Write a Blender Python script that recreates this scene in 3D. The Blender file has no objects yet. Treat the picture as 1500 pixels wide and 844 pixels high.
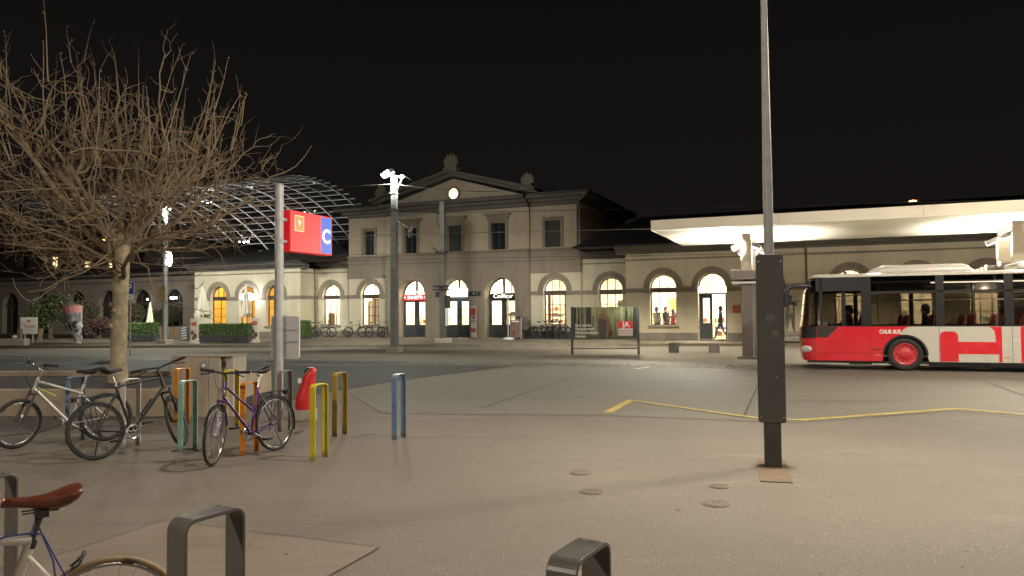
import bpy, bmesh, math, random
from mathutils import Vector, Matrix, Euler
random.seed(7)
SC = bpy.context.scene
COL = SC.collection
PI = math.pi
def R(a): return math.radians(a)

# ------------------------------------------------------------------ camera model (real distances from the photo)
FPX, EYE, PITCH, ROLL = 1090.0, 1.72, 2.0, -0.45
CAMR = Matrix.Rotation(R(90 + PITCH), 3, 'X') @ Matrix.Rotation(R(ROLL), 3, 'Z')
CAMP = Vector((0, 0, EYE))
def ray(px, py): return CAMR @ Vector(((px - 750) / FPX, (422 - py) / FPX, -1.0))
def G(px, py, z=0.0):
    d = ray(px, py); t = (z - EYE) / d.z
    return CAMP + d * t
A = R(22.7)
UU = Vector((math.cos(A), -math.sin(A), 0)); NN = Vector((math.sin(A), math.cos(A), 0))
P0 = Vector((0, 46.3, 0))
FM = Matrix.Translation(P0) @ Matrix.Rotation(-A, 4, 'Z')
def FP(px, py, off=0.0):            # a point of the plane that lies `off` behind the facade line: (u, z)
    d = ray(px, py); t = ((P0 - CAMP).dot(NN) + off) / d.dot(NN)
    p = CAMP + d * t
    return (p - P0).dot(UU), p.z
def FL(p):                          # world point -> facade coordinates
    q = p - P0
    return q.dot(UU), q.dot(NN)

# ------------------------------------------------------------------ materials
MATS = {}
def mat(name, col, rough=0.6, metal=0.0, ns=0.0, na=0.0, bump=0.0, bs=None, emit=None, es=0.0, spec=0.5, det=4.0, coat=0.0):
    if name in MATS: return MATS[name]
    m = bpy.data.materials.new(name); m.use_nodes = True
    nt = m.node_tree; b = nt.nodes['Principled BSDF']
    b.inputs['Base Color'].default_value = (*col, 1); b.inputs['Roughness'].default_value = rough
    b.inputs['Metallic'].default_value = metal; b.inputs['Specular IOR Level'].default_value = spec
    if coat: b.inputs['Coat Weight'].default_value = coat
    if ns:
        tc = nt.nodes.new('ShaderNodeTexCoord')
        n1 = nt.nodes.new('ShaderNodeTexNoise'); n1.inputs['Scale'].default_value = ns; n1.inputs['Detail'].default_value = det
        nt.links.new(tc.outputs['Object'], n1.inputs['Vector'])
        mr = nt.nodes.new('ShaderNodeMapRange'); mr.inputs[1].default_value = 0.25; mr.inputs[2].default_value = 0.75
        mr.inputs[3].default_value = 1 - na; mr.inputs[4].default_value = 1 + na
        nt.links.new(n1.outputs['Fac'], mr.inputs[0])
        mx = nt.nodes.new('ShaderNodeVectorMath'); mx.operation = 'SCALE'; mx.inputs[0].default_value = col
        nt.links.new(mr.outputs[0], mx.inputs['Scale']); nt.links.new(mx.outputs[0], b.inputs['Base Color'])
        r2 = nt.nodes.new('ShaderNodeMapRange'); r2.inputs[1].default_value = 0.3; r2.inputs[2].default_value = 0.7
        r2.inputs[3].default_value = max(0.02, rough - 0.1); r2.inputs[4].default_value = min(1, rough + 0.1)
        nt.links.new(n1.outputs['Fac'], r2.inputs[0]); nt.links.new(r2.outputs[0], b.inputs['Roughness'])
        if bump:
            n2 = nt.nodes.new('ShaderNodeTexNoise'); n2.inputs['Scale'].default_value = bs or ns * 6; n2.inputs['Detail'].default_value = 3
            nt.links.new(tc.outputs['Object'], n2.inputs['Vector'])
            bp = nt.nodes.new('ShaderNodeBump'); bp.inputs['Strength'].default_value = bump; bp.inputs['Distance'].default_value = 0.01
            nt.links.new(n2.outputs['Fac'], bp.inputs['Height']); nt.links.new(bp.outputs[0], b.inputs['Normal'])
    if emit:
        b.inputs['Emission Color'].default_value = (*emit, 1); b.inputs['Emission Strength'].default_value = es
    MATS[name] = m
    return m
def glass_mat(name, tint=(1, 1, 1), refl=0.12, rough=0.02):
    if name in MATS: return MATS[name]
    m = bpy.data.materials.new(name); m.use_nodes = True; nt = m.node_tree
    nt.nodes.remove(nt.nodes['Principled BSDF']); out = nt.nodes['Material Output']
    tr = nt.nodes.new('ShaderNodeBsdfTransparent'); tr.inputs[0].default_value = (*tint, 1)
    gl = nt.nodes.new('ShaderNodeBsdfGlossy'); gl.inputs['Roughness'].default_value = rough
    lw_ = nt.nodes.new('ShaderNodeLayerWeight'); lw_.inputs[0].default_value = 0.5
    pw = nt.nodes.new('ShaderNodeMath'); pw.operation = 'POWER'; pw.inputs[1].default_value = 5.0; nt.links.new(lw_.outputs['Facing'], pw.inputs[0])
    ad = nt.nodes.new('ShaderNodeMath'); ad.operation = 'MULTIPLY_ADD'; ad.inputs[1].default_value = 0.9; ad.inputs[2].default_value = refl; ad.use_clamp = True
    nt.links.new(pw.outputs[0], ad.inputs[0])
    mx = nt.nodes.new('ShaderNodeMixShader')
    nt.links.new(ad.outputs[0], mx.inputs[0]); nt.links.new(tr.outputs[0], mx.inputs[1]); nt.links.new(gl.outputs[0], mx.inputs[2])
    nt.links.new(mx.outputs[0], out.inputs[0])
    MATS[name] = m
    return m
def lamp_mat(name, col, s):
    return mat(name, (0.8, 0.8, 0.8), 0.4, emit=col, es=s)

# ------------------------------------------------------------------ mesh builder
class MB:
    def __init__(s): s.v = []; s.f = []; s.mi = []; s.sm = []; s.i = 0; s.M = None
    def add(s, vs, fs, smooth=False):
        o = len(s.v)
        for p in vs:
            p = Vector(p)
            if s.M is not None: p = s.M @ p
            s.v.append(p)
        for f in fs:
            s.f.append([o + k for k in f]); s.mi.append(s.i); s.sm.append(smooth)
        return s
    def quad(s, a, b, c, d): return s.add([a, b, c, d], [(0, 1, 2, 3)])
    def ngon(s, pts): return s.add(pts, [tuple(range(len(pts)))])
    def box(s, x0, x1, y0, y1, z0, z1):
        v = [(x0, y0, z0), (x1, y0, z0), (x1, y1, z0), (x0, y1, z0), (x0, y0, z1), (x1, y0, z1), (x1, y1, z1), (x0, y1, z1)]
        return s.add(v, [(0, 3, 2, 1), (4, 5, 6, 7), (0, 1, 5, 4), (1, 2, 6, 5), (2, 3, 7, 6), (3, 0, 4, 7)])
    def loft(s, rings, smooth=True, cap=True, closed=True):
        n = len(rings[0]); vs = [p for r in rings for p in r]; fs = []
        for a in range(len(rings) - 1):
            for k in range(n if closed else n - 1):
                k2 = (k + 1) % n
                fs.append((a * n + k, a * n + k2, (a + 1) * n + k2, (a + 1) * n + k))
        s.add(vs, fs, smooth)
        if cap and closed:
            s.add(rings[0], [tuple(range(n - 1, -1, -1))]); s.add(rings[-1], [tuple(range(n))])
        return s
    def tube(s, pts, r, n=8, cap=True):
        pts = [Vector(p) for p in pts]; m = len(pts)
        rs = list(r) if isinstance(r, (list, tuple)) else [r] * m
        tan = []
        for k in range(m):
            t = pts[min(k + 1, m - 1)] - pts[max(k - 1, 0)]
            tan.append(t.normalized() if t.length > 1e-9 else Vector((0, 0, 1)))
        up = Vector((0, 0, 1)) if abs(tan[0].z) < 0.9 else Vector((1, 0, 0))
        a = tan[0].cross(up).normalized(); rings = []
        for k in range(m):
            a = (a - tan[k] * a.dot(tan[k]))
            a = a.normalized() if a.length > 1e-6 else tan[k].orthogonal().normalized()
            b = tan[k].cross(a)
            rings.append([pts[k] + (a * math.cos(2 * PI * q / n) + b * math.sin(2 * PI * q / n)) * rs[k] for q in range(n)])
        return s.loft(rings, n > 4, cap)
    def lathe(s, prof, n=16, c=(0, 0, 0), cap=True):
        c = Vector(c)
        rings = [[c + Vector((r * math.cos(2 * PI * q / n), r * math.sin(2 * PI * q / n), z)) for q in range(n)] for r, z in prof]
        return s.loft(rings, True, cap)
    def prism(s, poly, d0, d1, ax='y'):
        f = {'y': lambda a, b, d: (a, d, b), 'z': lambda a, b, d: (a, b, d), 'x': lambda a, b, d: (d, a, b)}[ax]
        n = len(poly); vs = [f(a, b, d0) for a, b in poly] + [f(a, b, d1) for a, b in poly]
        fs = [tuple(range(n)), tuple(range(2 * n - 1, n - 1, -1))] + [(k, n + k, n + (k + 1) % n, (k + 1) % n) for k in range(n)]
        return s.add(vs, fs)
    def ball(s, c, rx, ry=None, rz=None, n=10, m=6):
        ry = ry or rx; rz = rz or rx; c = Vector(c); rings = []
        for a in range(m + 1):
            th = PI * (a / m) ; th = min(max(th, 0.03), PI - 0.03)
            rings.append([c + Vector((rx * math.sin(th) * math.cos(2 * PI * q / n), ry * math.sin(th) * math.sin(2 * PI * q / n), -rz * math.cos(th))) for q in range(n)])
        return s.loft(rings, True, True)
    def torus(s, c, Rr, r, n=36, m=8, ry=None):      # wheel-like ring in the xz plane
        c = Vector(c); ry = ry or r; vs = []; fs = []
        for a in range(n):
            t = 2 * PI * a / n; d = Vector((math.cos(t), 0, math.sin(t)))
            for b in range(m):
                p = 2 * PI * b / m
                vs.append(c + d * (Rr + r * math.cos(p)) + Vector((0, ry * math.sin(p), 0)))
        for a in range(n):
            for b in range(m):
                fs.append((a * m + b, ((a + 1) % n) * m + b, ((a + 1) % n) * m + (b + 1) % m, a * m + (b + 1) % m))
        return s.add(vs, fs, True)
    def build(s, name, mats, parent=None, bevel=0.0, seg=2):
        me = bpy.data.meshes.new(name)
        me.from_pydata([tuple(p) for p in s.v], [], s.f)
        if not isinstance(mats, (list, tuple)): mats = [mats]
        for m in mats: me.materials.append(m)
        me.polygons.foreach_set('material_index', s.mi); me.polygons.foreach_set('use_smooth', s.sm)
        me.update()
        bm = bmesh.new(); bm.from_mesh(me); bmesh.ops.recalc_face_normals(bm, faces=bm.faces) if len(s.f) < 20000 else None
        bm.to_mesh(me); bm.free()
        o = bpy.data.objects.new(name, me); COL.objects.link(o)
        if parent: o.parent = parent
        if bevel:
            b = o.modifiers.new('bevel', 'BEVEL'); b.width = bevel; b.segments = seg; b.limit_method = 'ANGLE'; b.angle_limit = R(40)
        return o
def tag(o, label=None, cat=None, group=None, kind=None):
    if label: o['label'] = label
    if cat: o['category'] = cat
    if group: o['group'] = group
    if kind: o['kind'] = kind
    return o
def thing(name, label, cat, loc=(0, 0, 0), rz=0.0, group=None):
    o = bpy.data.objects.new(name, None); COL.objects.link(o); o.empty_display_size = 0.2
    o.location = loc; o.rotation_euler = (0, 0, rz)
    return tag(o, label, cat, group)
def fthing(name, label, cat, u, t, z=0.0, group=None, rz=0.0):
    return thing(name, label, cat, FM @ Vector((u, t, z)), -A + rz, group)
def copy_tree(o, parent=None):
    c = o.copy(); COL.objects.link(c)
    if parent: c.parent = parent
    for ch in [q for q in bpy.data.objects if q.parent == o]: copy_tree(ch, c)
    return c
def struct(name, mb, m, **k):
    return tag(mb.build(name, m, **k), kind='structure')
def text_part(name, body, size, m, parent, loc, rot=(PI / 2, 0, 0), ext=0.004, fat=0.0, align='CENTER', sx=1.0, shear=0.0):
    cu = bpy.data.curves.new(name, 'FONT'); cu.body = body; cu.size = size; cu.extrude = ext; cu.offset = fat
    cu.align_x = align; cu.align_y = 'CENTER'; cu.resolution_u = 3; cu.shear = shear
    o = bpy.data.objects.new(name, cu); COL.objects.link(o)
    dg = bpy.context.evaluated_depsgraph_get()
    me = bpy.data.meshes.new_from_object(o.evaluated_get(dg))
    bpy.data.objects.remove(o); bpy.data.curves.remove(cu)
    me.transform(Matrix.Diagonal((sx, 1, 1, 1)))
    me.materials.clear(); me.materials.append(m)
    for p in me.polygons: p.material_index = 0
    t = bpy.data.objects.new(name, me); COL.objects.link(t); t.parent = parent
    t.location = loc; t.rotation_euler = rot
    return t
def light(name, kind, loc, energy, col=(1, 1, 1), parent=None, size=0.1, rot=(0, 0, 0), sy=None, spot=None, blend=0.3):
    d = bpy.data.lights.new(name, kind); d.energy = energy; d.color = col
    if kind == 'AREA':
        d.size = size
        if sy: d.shape = 'RECTANGLE'; d.size_y = sy
    else: d.shadow_soft_size = size
    if kind == 'SPOT': d.spot_size = R(spot); d.spot_blend = blend
    o = bpy.data.objects.new(name, d); COL.objects.link(o); o.location = loc; o.rotation_euler = rot
    if parent: o.parent = parent
    return o
def fl(u, t, z): return FM @ Vector((u, t, z))

def weathered(name, col, streak=0.28, blocks=None):
    if name in MATS: return MATS[name]
    m = mat(name, col, 0.9); nt = m.node_tree; b = nt.nodes['Principled BSDF']; L = nt.links.new
    tc = nt.nodes.new('ShaderNodeTexCoord')
    def noise(sc, det, scl=(1, 1, 1)):
        mp = nt.nodes.new('ShaderNodeMapping'); mp.inputs['Scale'].default_value = scl; L(tc.outputs['Object'], mp.inputs[0])
        n = nt.nodes.new('ShaderNodeTexNoise'); n.inputs['Scale'].default_value = sc; n.inputs['Detail'].default_value = det; n.inputs['Roughness'].default_value = 0.62; L(mp.outputs[0], n.inputs['Vector']); return n.outputs['Fac']
    def rng(src, a, b_, lo, hi):
        r = nt.nodes.new('ShaderNodeMapRange'); r.inputs[1].default_value = a; r.inputs[2].default_value = b_; r.inputs[3].default_value = lo; r.inputs[4].default_value = hi; L(src, r.inputs[0]); return r.outputs[0]
    def mul(x, y):
        q = nt.nodes.new('ShaderNodeMath'); q.operation = 'MULTIPLY'; L(x, q.inputs[0]); L(y, q.inputs[1]); return q.outputs[0]
    f = mul(rng(noise(1.6, 6, (1, 1, 0.09)), 0.42, 0.72, 1.0, 1 - streak), rng(noise(0.55, 5), 0.3, 0.7, 0.88, 1.1))
    f = mul(f, rng(noise(5.0, 4), 0.60, 0.72, 1.0, 0.90))
    if blocks:
        br = nt.nodes.new('ShaderNodeTexBrick'); br.inputs['Scale'].default_value = 1.0; br.inputs['Brick Width'].default_value = blocks[0]; br.inputs['Row Height'].default_value = blocks[1]; br.inputs['Mortar Size'].default_value = 0.009
        br.inputs['Color1'].default_value = (1, 1, 1, 1); br.inputs['Color2'].default_value = (0.95, 0.95, 0.95, 1); br.inputs['Mortar'].default_value = (0.84, 0.84, 0.84, 1)
        mp = nt.nodes.new('ShaderNodeMapping'); mp.inputs['Rotation'].default_value = (-PI / 2, 0, 0); L(tc.outputs['Object'], mp.inputs[0]); L(mp.outputs[0], br.inputs['Vector'])
        sp = nt.nodes.new('ShaderNodeSeparateColor'); L(br.outputs['Color'], sp.inputs[0]); f = mul(f, sp.outputs[0])
    sc_ = nt.nodes.new('ShaderNodeVectorMath'); sc_.operation = 'SCALE'; sc_.inputs[0].default_value = col; L(f, sc_.inputs['Scale']); L(sc_.outputs[0], b.inputs['Base Color'])
    n2 = noise(40, 3); bp = nt.nodes.new('ShaderNodeBump'); bp.inputs['Strength'].default_value = 0.2; bp.inputs['Distance'].default_value = 0.01; L(n2, bp.inputs['Height']); L(bp.outputs[0], b.inputs['Normal'])
    return m
def paint_mat(name, col):
    if name in MATS: return MATS[name]
    m = mat(name, col, 0.34, ns=3, na=0.12); nt = m.node_tree; b = nt.nodes['Principled BSDF']; L = nt.links.new
    src = b.inputs['Base Color'].links[0].from_socket
    tc = nt.nodes.new('ShaderNodeTexCoord'); n = nt.nodes.new('ShaderNodeTexNoise'); n.inputs['Scale'].default_value = 16; n.inputs['Detail'].default_value = 7; n.inputs['Roughness'].default_value = 0.7; L(tc.outputs['Object'], n.inputs['Vector'])
    r = nt.nodes.new('ShaderNodeMapRange'); r.inputs[1].default_value = 0.63; r.inputs[2].default_value = 0.67; L(n.outputs['Fac'], r.inputs[0])
    sx = nt.nodes.new('ShaderNodeSeparateXYZ'); L(tc.outputs['Object'], sx.inputs[0])
    n3 = nt.nodes.new('ShaderNodeTexNoise'); n3.inputs['Scale'].default_value = 22; L(tc.outputs['Object'], n3.inputs['Vector'])
    a = nt.nodes.new('ShaderNodeMath'); a.operation = 'MULTIPLY_ADD'; a.inputs[1].default_value = 0.14; L(n3.outputs['Fac'], a.inputs[0]); a.inputs[2].default_value = -0.01
    g_ = nt.nodes.new('ShaderNodeMath'); g_.operation = 'LESS_THAN'; L(sx.outputs['Z'], g_.inputs[0]); L(a.outputs[0], g_.inputs[1])
    mx = nt.nodes.new('ShaderNodeMix'); mx.data_type = 'RGBA'; L(r.outputs[0], mx.inputs[0]); L(src, mx.inputs[6]); mx.inputs[7].default_value = (0.10, 0.07, 0.05, 1)
    h = nt.nodes.new('ShaderNodeMath'); h.operation = 'MULTIPLY'; h.inputs[1].default_value = 0.55; L(g_.outputs[0], h.inputs[0])
    m2 = nt.nodes.new('ShaderNodeMix'); m2.data_type = 'RGBA'; L(h.outputs[0], m2.inputs[0]); L(mx.outputs[2], m2.inputs[6]); m2.inputs[7].default_value = (0.11, 0.085, 0.06, 1)
    L(m2.outputs[2], b.inputs['Base Color'])
    return m
# palette -----------------------------------------------------------------
WARM = (1.0, 0.86, 0.66); NEUT = (1.0, 0.93, 0.82); COOL = (0.92, 0.97, 1.0)
M_cream = weathered('cream_plaster', (0.57, 0.52, 0.39), 0.12)
M_cream_up = weathered('upper_plaster', (0.47, 0.385, 0.285), 0.12)
M_stone = weathered('sandstone', (0.265, 0.222, 0.172), 0.22, (1.1, 0.42))
M_plinth = weathered('plinth_stone', (0.24, 0.22, 0.19), 0.3, (1.4, 0.33))
M_cornice = weathered('cornice_paint', (0.135, 0.122, 0.105), 0.3)
M_slate = mat('slate_roof', (0.028, 0.027, 0.027), 0.7, ns=3, na=0.3, bump=0.3, bs=12)
M_winframe = mat('window_frame_brown', (0.075, 0.055, 0.04), 0.5, ns=4, na=0.1)
M_doorpaint = mat('door_paint', (0.045, 0.055, 0.06), 0.45, ns=2, na=0.15)
M_glass = glass_mat('window_glass', (0.95, 0.95, 0.93), 0.08)
M_darkglass = mat('night_glass', (0.02, 0.025, 0.03), 0.08, spec=0.6)
M_blind = mat('dark_blind', (0.05, 0.052, 0.05), 0.8, ns=3, na=0.1)
M_room = mat('room_paint', (0.78, 0.74, 0.64), 0.9, ns=0.8, na=0.06)
M_galv = mat('galvanised_steel', (0.36, 0.36, 0.355), 0.5, 0.2, ns=9, na=0.2)
M_mast = mat('mast_steel', (0.24, 0.26, 0.26), 0.5, 0.3, ns=3, na=0.2)
M_dark = mat('dark_steel', (0.055, 0.055, 0.055), 0.5, 0.3, ns=4, na=0.15)
M_concrete = mat('cast_concrete', (0.36, 0.32, 0.27), 0.85, ns=1.6, na=0.16, bump=0.25, bs=30)
M_rubber = mat('rubber', (0.018, 0.017, 0.016), 0.75, ns=20, na=0.2)
M_black = mat('black_plastic', (0.015, 0.015, 0.016), 0.4, ns=8, na=0.1)
M_chrome = mat('bare_metal', (0.55, 0.54, 0.52), 0.28, 0.9, ns=12, na=0.1)
M_white = mat('white_paint', (0.72, 0.71, 0.68), 0.5, ns=3, na=0.05)
M_red = mat('red_paint', (0.62, 0.02, 0.025), 0.35, ns=2, na=0.06)
# ------------------------------------------------------------------ ground
def ground_mat(name, base, spk, dark=(0.12, 0.095, 0.075), fine=90, warmpatch=0.18):
    m = bpy.data.materials.new(name); m.use_nodes = True; nt = m.node_tree; b = nt.nodes['Principled BSDF']
    L = nt.links.new
    tc = nt.nodes.new('ShaderNodeTexCoord')
    def noise(sc, det=4, rough=0.55):
        n = nt.nodes.new('ShaderNodeTexNoise'); n.inputs['Scale'].default_value = sc; n.inputs['Detail'].default_value = det
        n.inputs['Roughness'].default_value = rough; L(tc.outputs['Object'], n.inputs['Vector']); return n
    def ramp(src, a, b_):
        r = nt.nodes.new('ShaderNodeMapRange'); r.inputs[1].default_value = a; r.inputs[2].default_value = b_; L(src, r.inputs[0]); return r.outputs[0]
    def mixc(fac, c1, c2):
        x = nt.nodes.new('ShaderNodeMix'); x.data_type = 'RGBA'
        L(fac, x.inputs[0])
        for s_, c in ((6, c1), (7, c2)):
            if isinstance(c, tuple): x.inputs[s_].default_value = (*c, 1)
            else: L(c, x.inputs[s_])
        return x.outputs[2]
    big = noise(0.35, 5)
    c = mixc(ramp(big.outputs['Fac'], 0.3, 0.7), tuple(v * (1 - warmpatch) for v in base), tuple(v * (1 + warmpatch) for v in base))
    mid = noise(2.3, 6, 0.65)
    c = mixc(ramp(mid.outputs['Fac'], 0.56, 0.78), c, tuple(v * 0.72 for v in base))
    st = noise(0.9, 8, 0.7)
    c = mixc(ramp(st.outputs['Fac'], 0.66, 0.74), c, tuple(v * 0.6 for v in base))
    f1 = noise(fine, 2)
    c = mixc(ramp(f1.outputs['Fac'], 0.36, 0.68), tuple(v * 0.6 for v in base), c)
    vo = nt.nodes.new('ShaderNodeTexVoronoi'); vo.inputs['Scale'].default_value = fine * 0.75; L(tc.outputs['Object'], vo.inputs['Vector'])
    sp = nt.nodes.new('ShaderNodeMath'); sp.operation = 'MULTIPLY'
    L(ramp(vo.outputs['Distance'], 0.34, 0.2), sp.inputs[0])
    sel = nt.nodes.new('ShaderNodeSeparateColor'); L(vo.outputs['Color'], sel.inputs[0])
    dens = noise(0.8, 3)
    th = nt.nodes.new('ShaderNodeMath'); th.operation = 'ADD'; L(sel.outputs[0], th.inputs[0]); L(dens.outputs['Fac'], th.inputs[1])
    L(ramp(th.outputs[0], 1.2, 1.45), sp.inputs[1])
    c = mixc(sp.outputs[0], c, spk)
    mpS = nt.nodes.new('ShaderNodeMapping'); mpS.inputs['Rotation'].default_value = (0, 0, R(14)); mpS.inputs['Scale'].default_value = (0.22, 1.1, 1); L(tc.outputs['Object'], mpS.inputs[0])
    sw = nt.nodes.new('ShaderNodeTexNoise'); sw.inputs['Scale'].default_value = 1.0; sw.inputs['Detail'].default_value = 7; sw.inputs['Roughness'].default_value = 0.68; L(mpS.outputs[0], sw.inputs['Vector'])
    c = mixc(ramp(sw.outputs['Fac'], 0.60, 0.85), c, tuple(min(0.8, v * 1.55) for v in base))
    mpT = nt.nodes.new('ShaderNodeMapping'); mpT.inputs['Rotation'].default_value = (0, 0, R(-24)); mpT.inputs['Scale'].default_value = (0.10, 2.4, 1); L(tc.outputs['Object'], mpT.inputs[0])
    ty = nt.nodes.new('ShaderNodeTexNoise'); ty.inputs['Scale'].default_value = 0.9; ty.inputs['Detail'].default_value = 5; L(mpT.outputs[0], ty.inputs['Vector'])
    c = mixc(ramp(ty.outputs['Fac'], 0.58, 0.82), c, tuple(v * 0.62 for v in base))
    vd = nt.nodes.new('ShaderNodeTexVoronoi'); vd.inputs['Scale'].default_value = 1.3; L(tc.outputs['Object'], vd.inputs['Vector'])
    c = mixc(ramp(vd.outputs['Distance'], 0.03, 0.015), c, dark)
    L(c, b.inputs['Base Color'])
    b.inputs['Roughness'].default_value = 0.75; b.inputs['Specular IOR Level'].default_value = 0.35
    bp = nt.nodes.new('ShaderNodeBump'); bp.inputs['Strength'].default_value = 0.35; bp.inputs['Distance'].default_value = 0.006
    L(f1.outputs['Fac'], bp.inputs['Height']); L(bp.outputs[0], b.inputs['Normal'])
    return m
M_plaza = ground_mat('chipped_asphalt', (0.202, 0.171, 0.136), (0.42, 0.37, 0.31))
M_asphalt = ground_mat('dark_asphalt', (0.058, 0.061, 0.052), (0.11, 0.11, 0.1), dark=(0.05, 0.05, 0.045), fine=70)
M_conc = ground_mat('lane_concrete', (0.185, 0.168, 0.138), (0.28, 0.25, 0.21), dark=(0.16, 0.13, 0.1), fine=60, warmpatch=0.1)
M_pave = ground_mat('pavement_asphalt', (0.185, 0.155, 0.115), (0.28, 0.23, 0.18), fine=50)
M_gravel = ground_mat('grey_gravel', (0.12, 0.115, 0.105), (0.3, 0.28, 0.25), fine=60)
M_kerb = mat('kerb_granite', (0.13, 0.108, 0.083), 0.8, ns=2, na=0.25, bump=0.2)
M_yellow_line = mat('yellow_marking', (0.46, 0.34, 0.08), 0.7, ns=5, na=0.35, det=8)
M_white_line = mat('worn_white_marking', (0.42, 0.41, 0.38), 0.75, ns=4, na=0.4, det=8)
M_joint = mat('joint_tar', (0.05, 0.043, 0.036), 0.8, ns=3, na=0.2)
M_rust = mat('rusty_iron', (0.135, 0.107, 0.08), 0.8, ns=18, na=0.35, bump=0.4, bs=60)

def sheet(name, pts, z, m):
    mb = MB(); mb.ngon([(p[0], p[1], z) for p in pts]); return struct(name, mb, m)
g = MB()
N = 12
for i in range(N):
    for j in range(N):
        x0, x1 = -260 + 520 * i / N, -260 + 520 * (i + 1) / N; y0, y1 = -60 + 500 * j / N, -60 + 500 * (j + 1) / N
        g.quad((x0, y0, 0), (x1, y0, 0), (x1, y1, 0), (x0, y1, 0))
struct('ground', g, M_plaza)
# kerb line of the station pavement (nearly square to the view) and the lighter carriageway along it
KA, KB = G(0, 510.5), G(1000, 507.5); KD = (KB - KA).normalized(); KN = Vector((-KD.y, KD.x, 0))
def K(s, d, z=0.0): return KA + KD * s + KN * d + Vector((0, 0, z))
cw = [K(-60, 0), K(110, 0), G(1900, 566), G(1500, 556), G(1100, 546.5), G(745, 537.5), G(300, 531), G(-420, 531)]
mb = MB(); mb.ngon([(p.x, p.y, 0.004) for p in cw]); struct('carriageway', mb, M_conc)
asph = [G(-420, 527), G(0, 526.5), G(350, 528), G(550, 530.5), G(745, 534.5), G(745, 537.5), G(680, 545.5), G(620, 553), G(560, 561.5), G(503, 571), G(455, 581), G(345, 598), G(250, 596), G(20, 596), G(-420, 600)]
sheet('road', asph, 0.008, M_asphalt)
bay = [G(505, 572.5), G(620, 554), G(745, 538.5), G(1100, 547), G(1500, 556.5), G(1900, 566.5), G(1900, 655), G(1398, 602.5), G(1170, 620), G(890, 609), G(560, 606)]
sheet('bus_bay', bay, 0.006, ground_mat('bay_concrete', (0.205, 0.188, 0.148), (0.3, 0.28, 0.23), dark=(0.12, 0.1, 0.08), fine=60, warmpatch=0.12))
gr = [G(-200, 640), G(0, 640), G(60, 634), G(105, 618), G(240, 612), G(245, 590), G(20, 590), G(-200, 596)]
sheet('gravel_bed', gr, 0.012, M_gravel)
mb = MB(); NK = 34
for k in range(NK):
    pa_, pb_ = K(-60 + 5 * k, 0.3, 0.15), K(-55 + 5 * k, 0.3, 0.15)
    def back(p):
        q = p + Vector((0, 1, 0)) * 0; s_ = (P0 - p).dot(NN) + 2.5; r_ = p + Vector((0, s_ / NN.y, 0)); r_.z = 0.27; return r_
    qa, qb = back(pa_), back(pb_)
    if (qa - pa_).y > 1.0 and (qb - pb_).y > 1.0: mb.quad(tuple(pa_), tuple(pb_), tuple(qb), tuple(qa))
struct('pavement', mb, M_pave)
mb = MB(); mb.M = Matrix.Translation(KA) @ Matrix.Rotation(math.atan2(KD.y, KD.x), 4, 'Z')
for k in range(100):
    mb.box(-50 + k + 0.006, -49 + k - 0.006, 0.0, 0.3, -0.1, 0.15)
struct('kerb', mb, M_kerb, bevel=0.02)
# painted zigzag
def band(pts, w, z, name, m):
    mb = MB(); P = [Vector((p[0], p[1], z)) for p in pts]
    off = []
    for k, p in enumerate(P):
        d = (P[min(k + 1, len(P) - 1)] - P[max(k - 1, 0)]).normalized(); nrm = Vector((-d.y, d.x, 0)); off.append(nrm * w / 2)
    for k in range(len(P) - 1): mb.quad(P[k] - off[k], P[k + 1] - off[k + 1], P[k + 1] + off[k + 1], P[k] + off[k])
    return struct(name, mb, m)
band([G(890, 605), G(923, 587.5)], 0.15, 0.012, 'yellow_marking', M_yellow_line)
band([G(921, 587), G(1085, 610.5), G(1120, 614.5), G(1170, 616.5)], 0.12, 0.016, 'yellow_marking', M_yellow_line)
band([G(1170, 616.5), G(1225, 612.5), G(1400, 599.5)], 0.13, 0.012, 'yellow_marking', M_yellow_line)
band([G(1398, 599.5), G(1500, 608.5), G(1620, 620)], 0.12, 0.016, 'yellow_marking', M_yellow_line)
band([G(380, 533), G(480, 535.5), G(620, 534), G(740, 536)], 0.10, 0.013, 'white_marking', M_white_line)
band([G(15, 533), G(110, 532.5)], 0.12, 0.013, 'white_marking', M_white_line)
band([G(930, 541), G(955, 537.5)], 0.14, 0.013, 'white_marking', M_white_line)
# rails of the street railway in dark grooves
r0, r1 = G(550, 532.2), G(1000, 538.4); rd = (r1 - r0).normalized(); rn = Vector((-rd.y, rd.x, 0))
for k, off in enumerate((0.0, 1.0)):
    a = r0 - rd * 45 + rn * off; b = r1 + rd * 30 + rn * off
    band([a, b], 0.22, 0.013, 'rail_groove', M_joint)
    band([a, b], 0.06, 0.018, 'tram_rail', M_chrome)
# expansion joints
for p in ([(1118, 548), (1089, 613)], [(705, 599), (852, 548)], [(1445, 560), (1560, 603)], [(560, 566), (1110, 563)], [(1150, 588), (1330, 589)]):
    if p[0][0] == 560: continue
    band([G(*p[0]), G(*p[1])], 0.035, 0.013, 'expansion_joint', M_joint)
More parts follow.
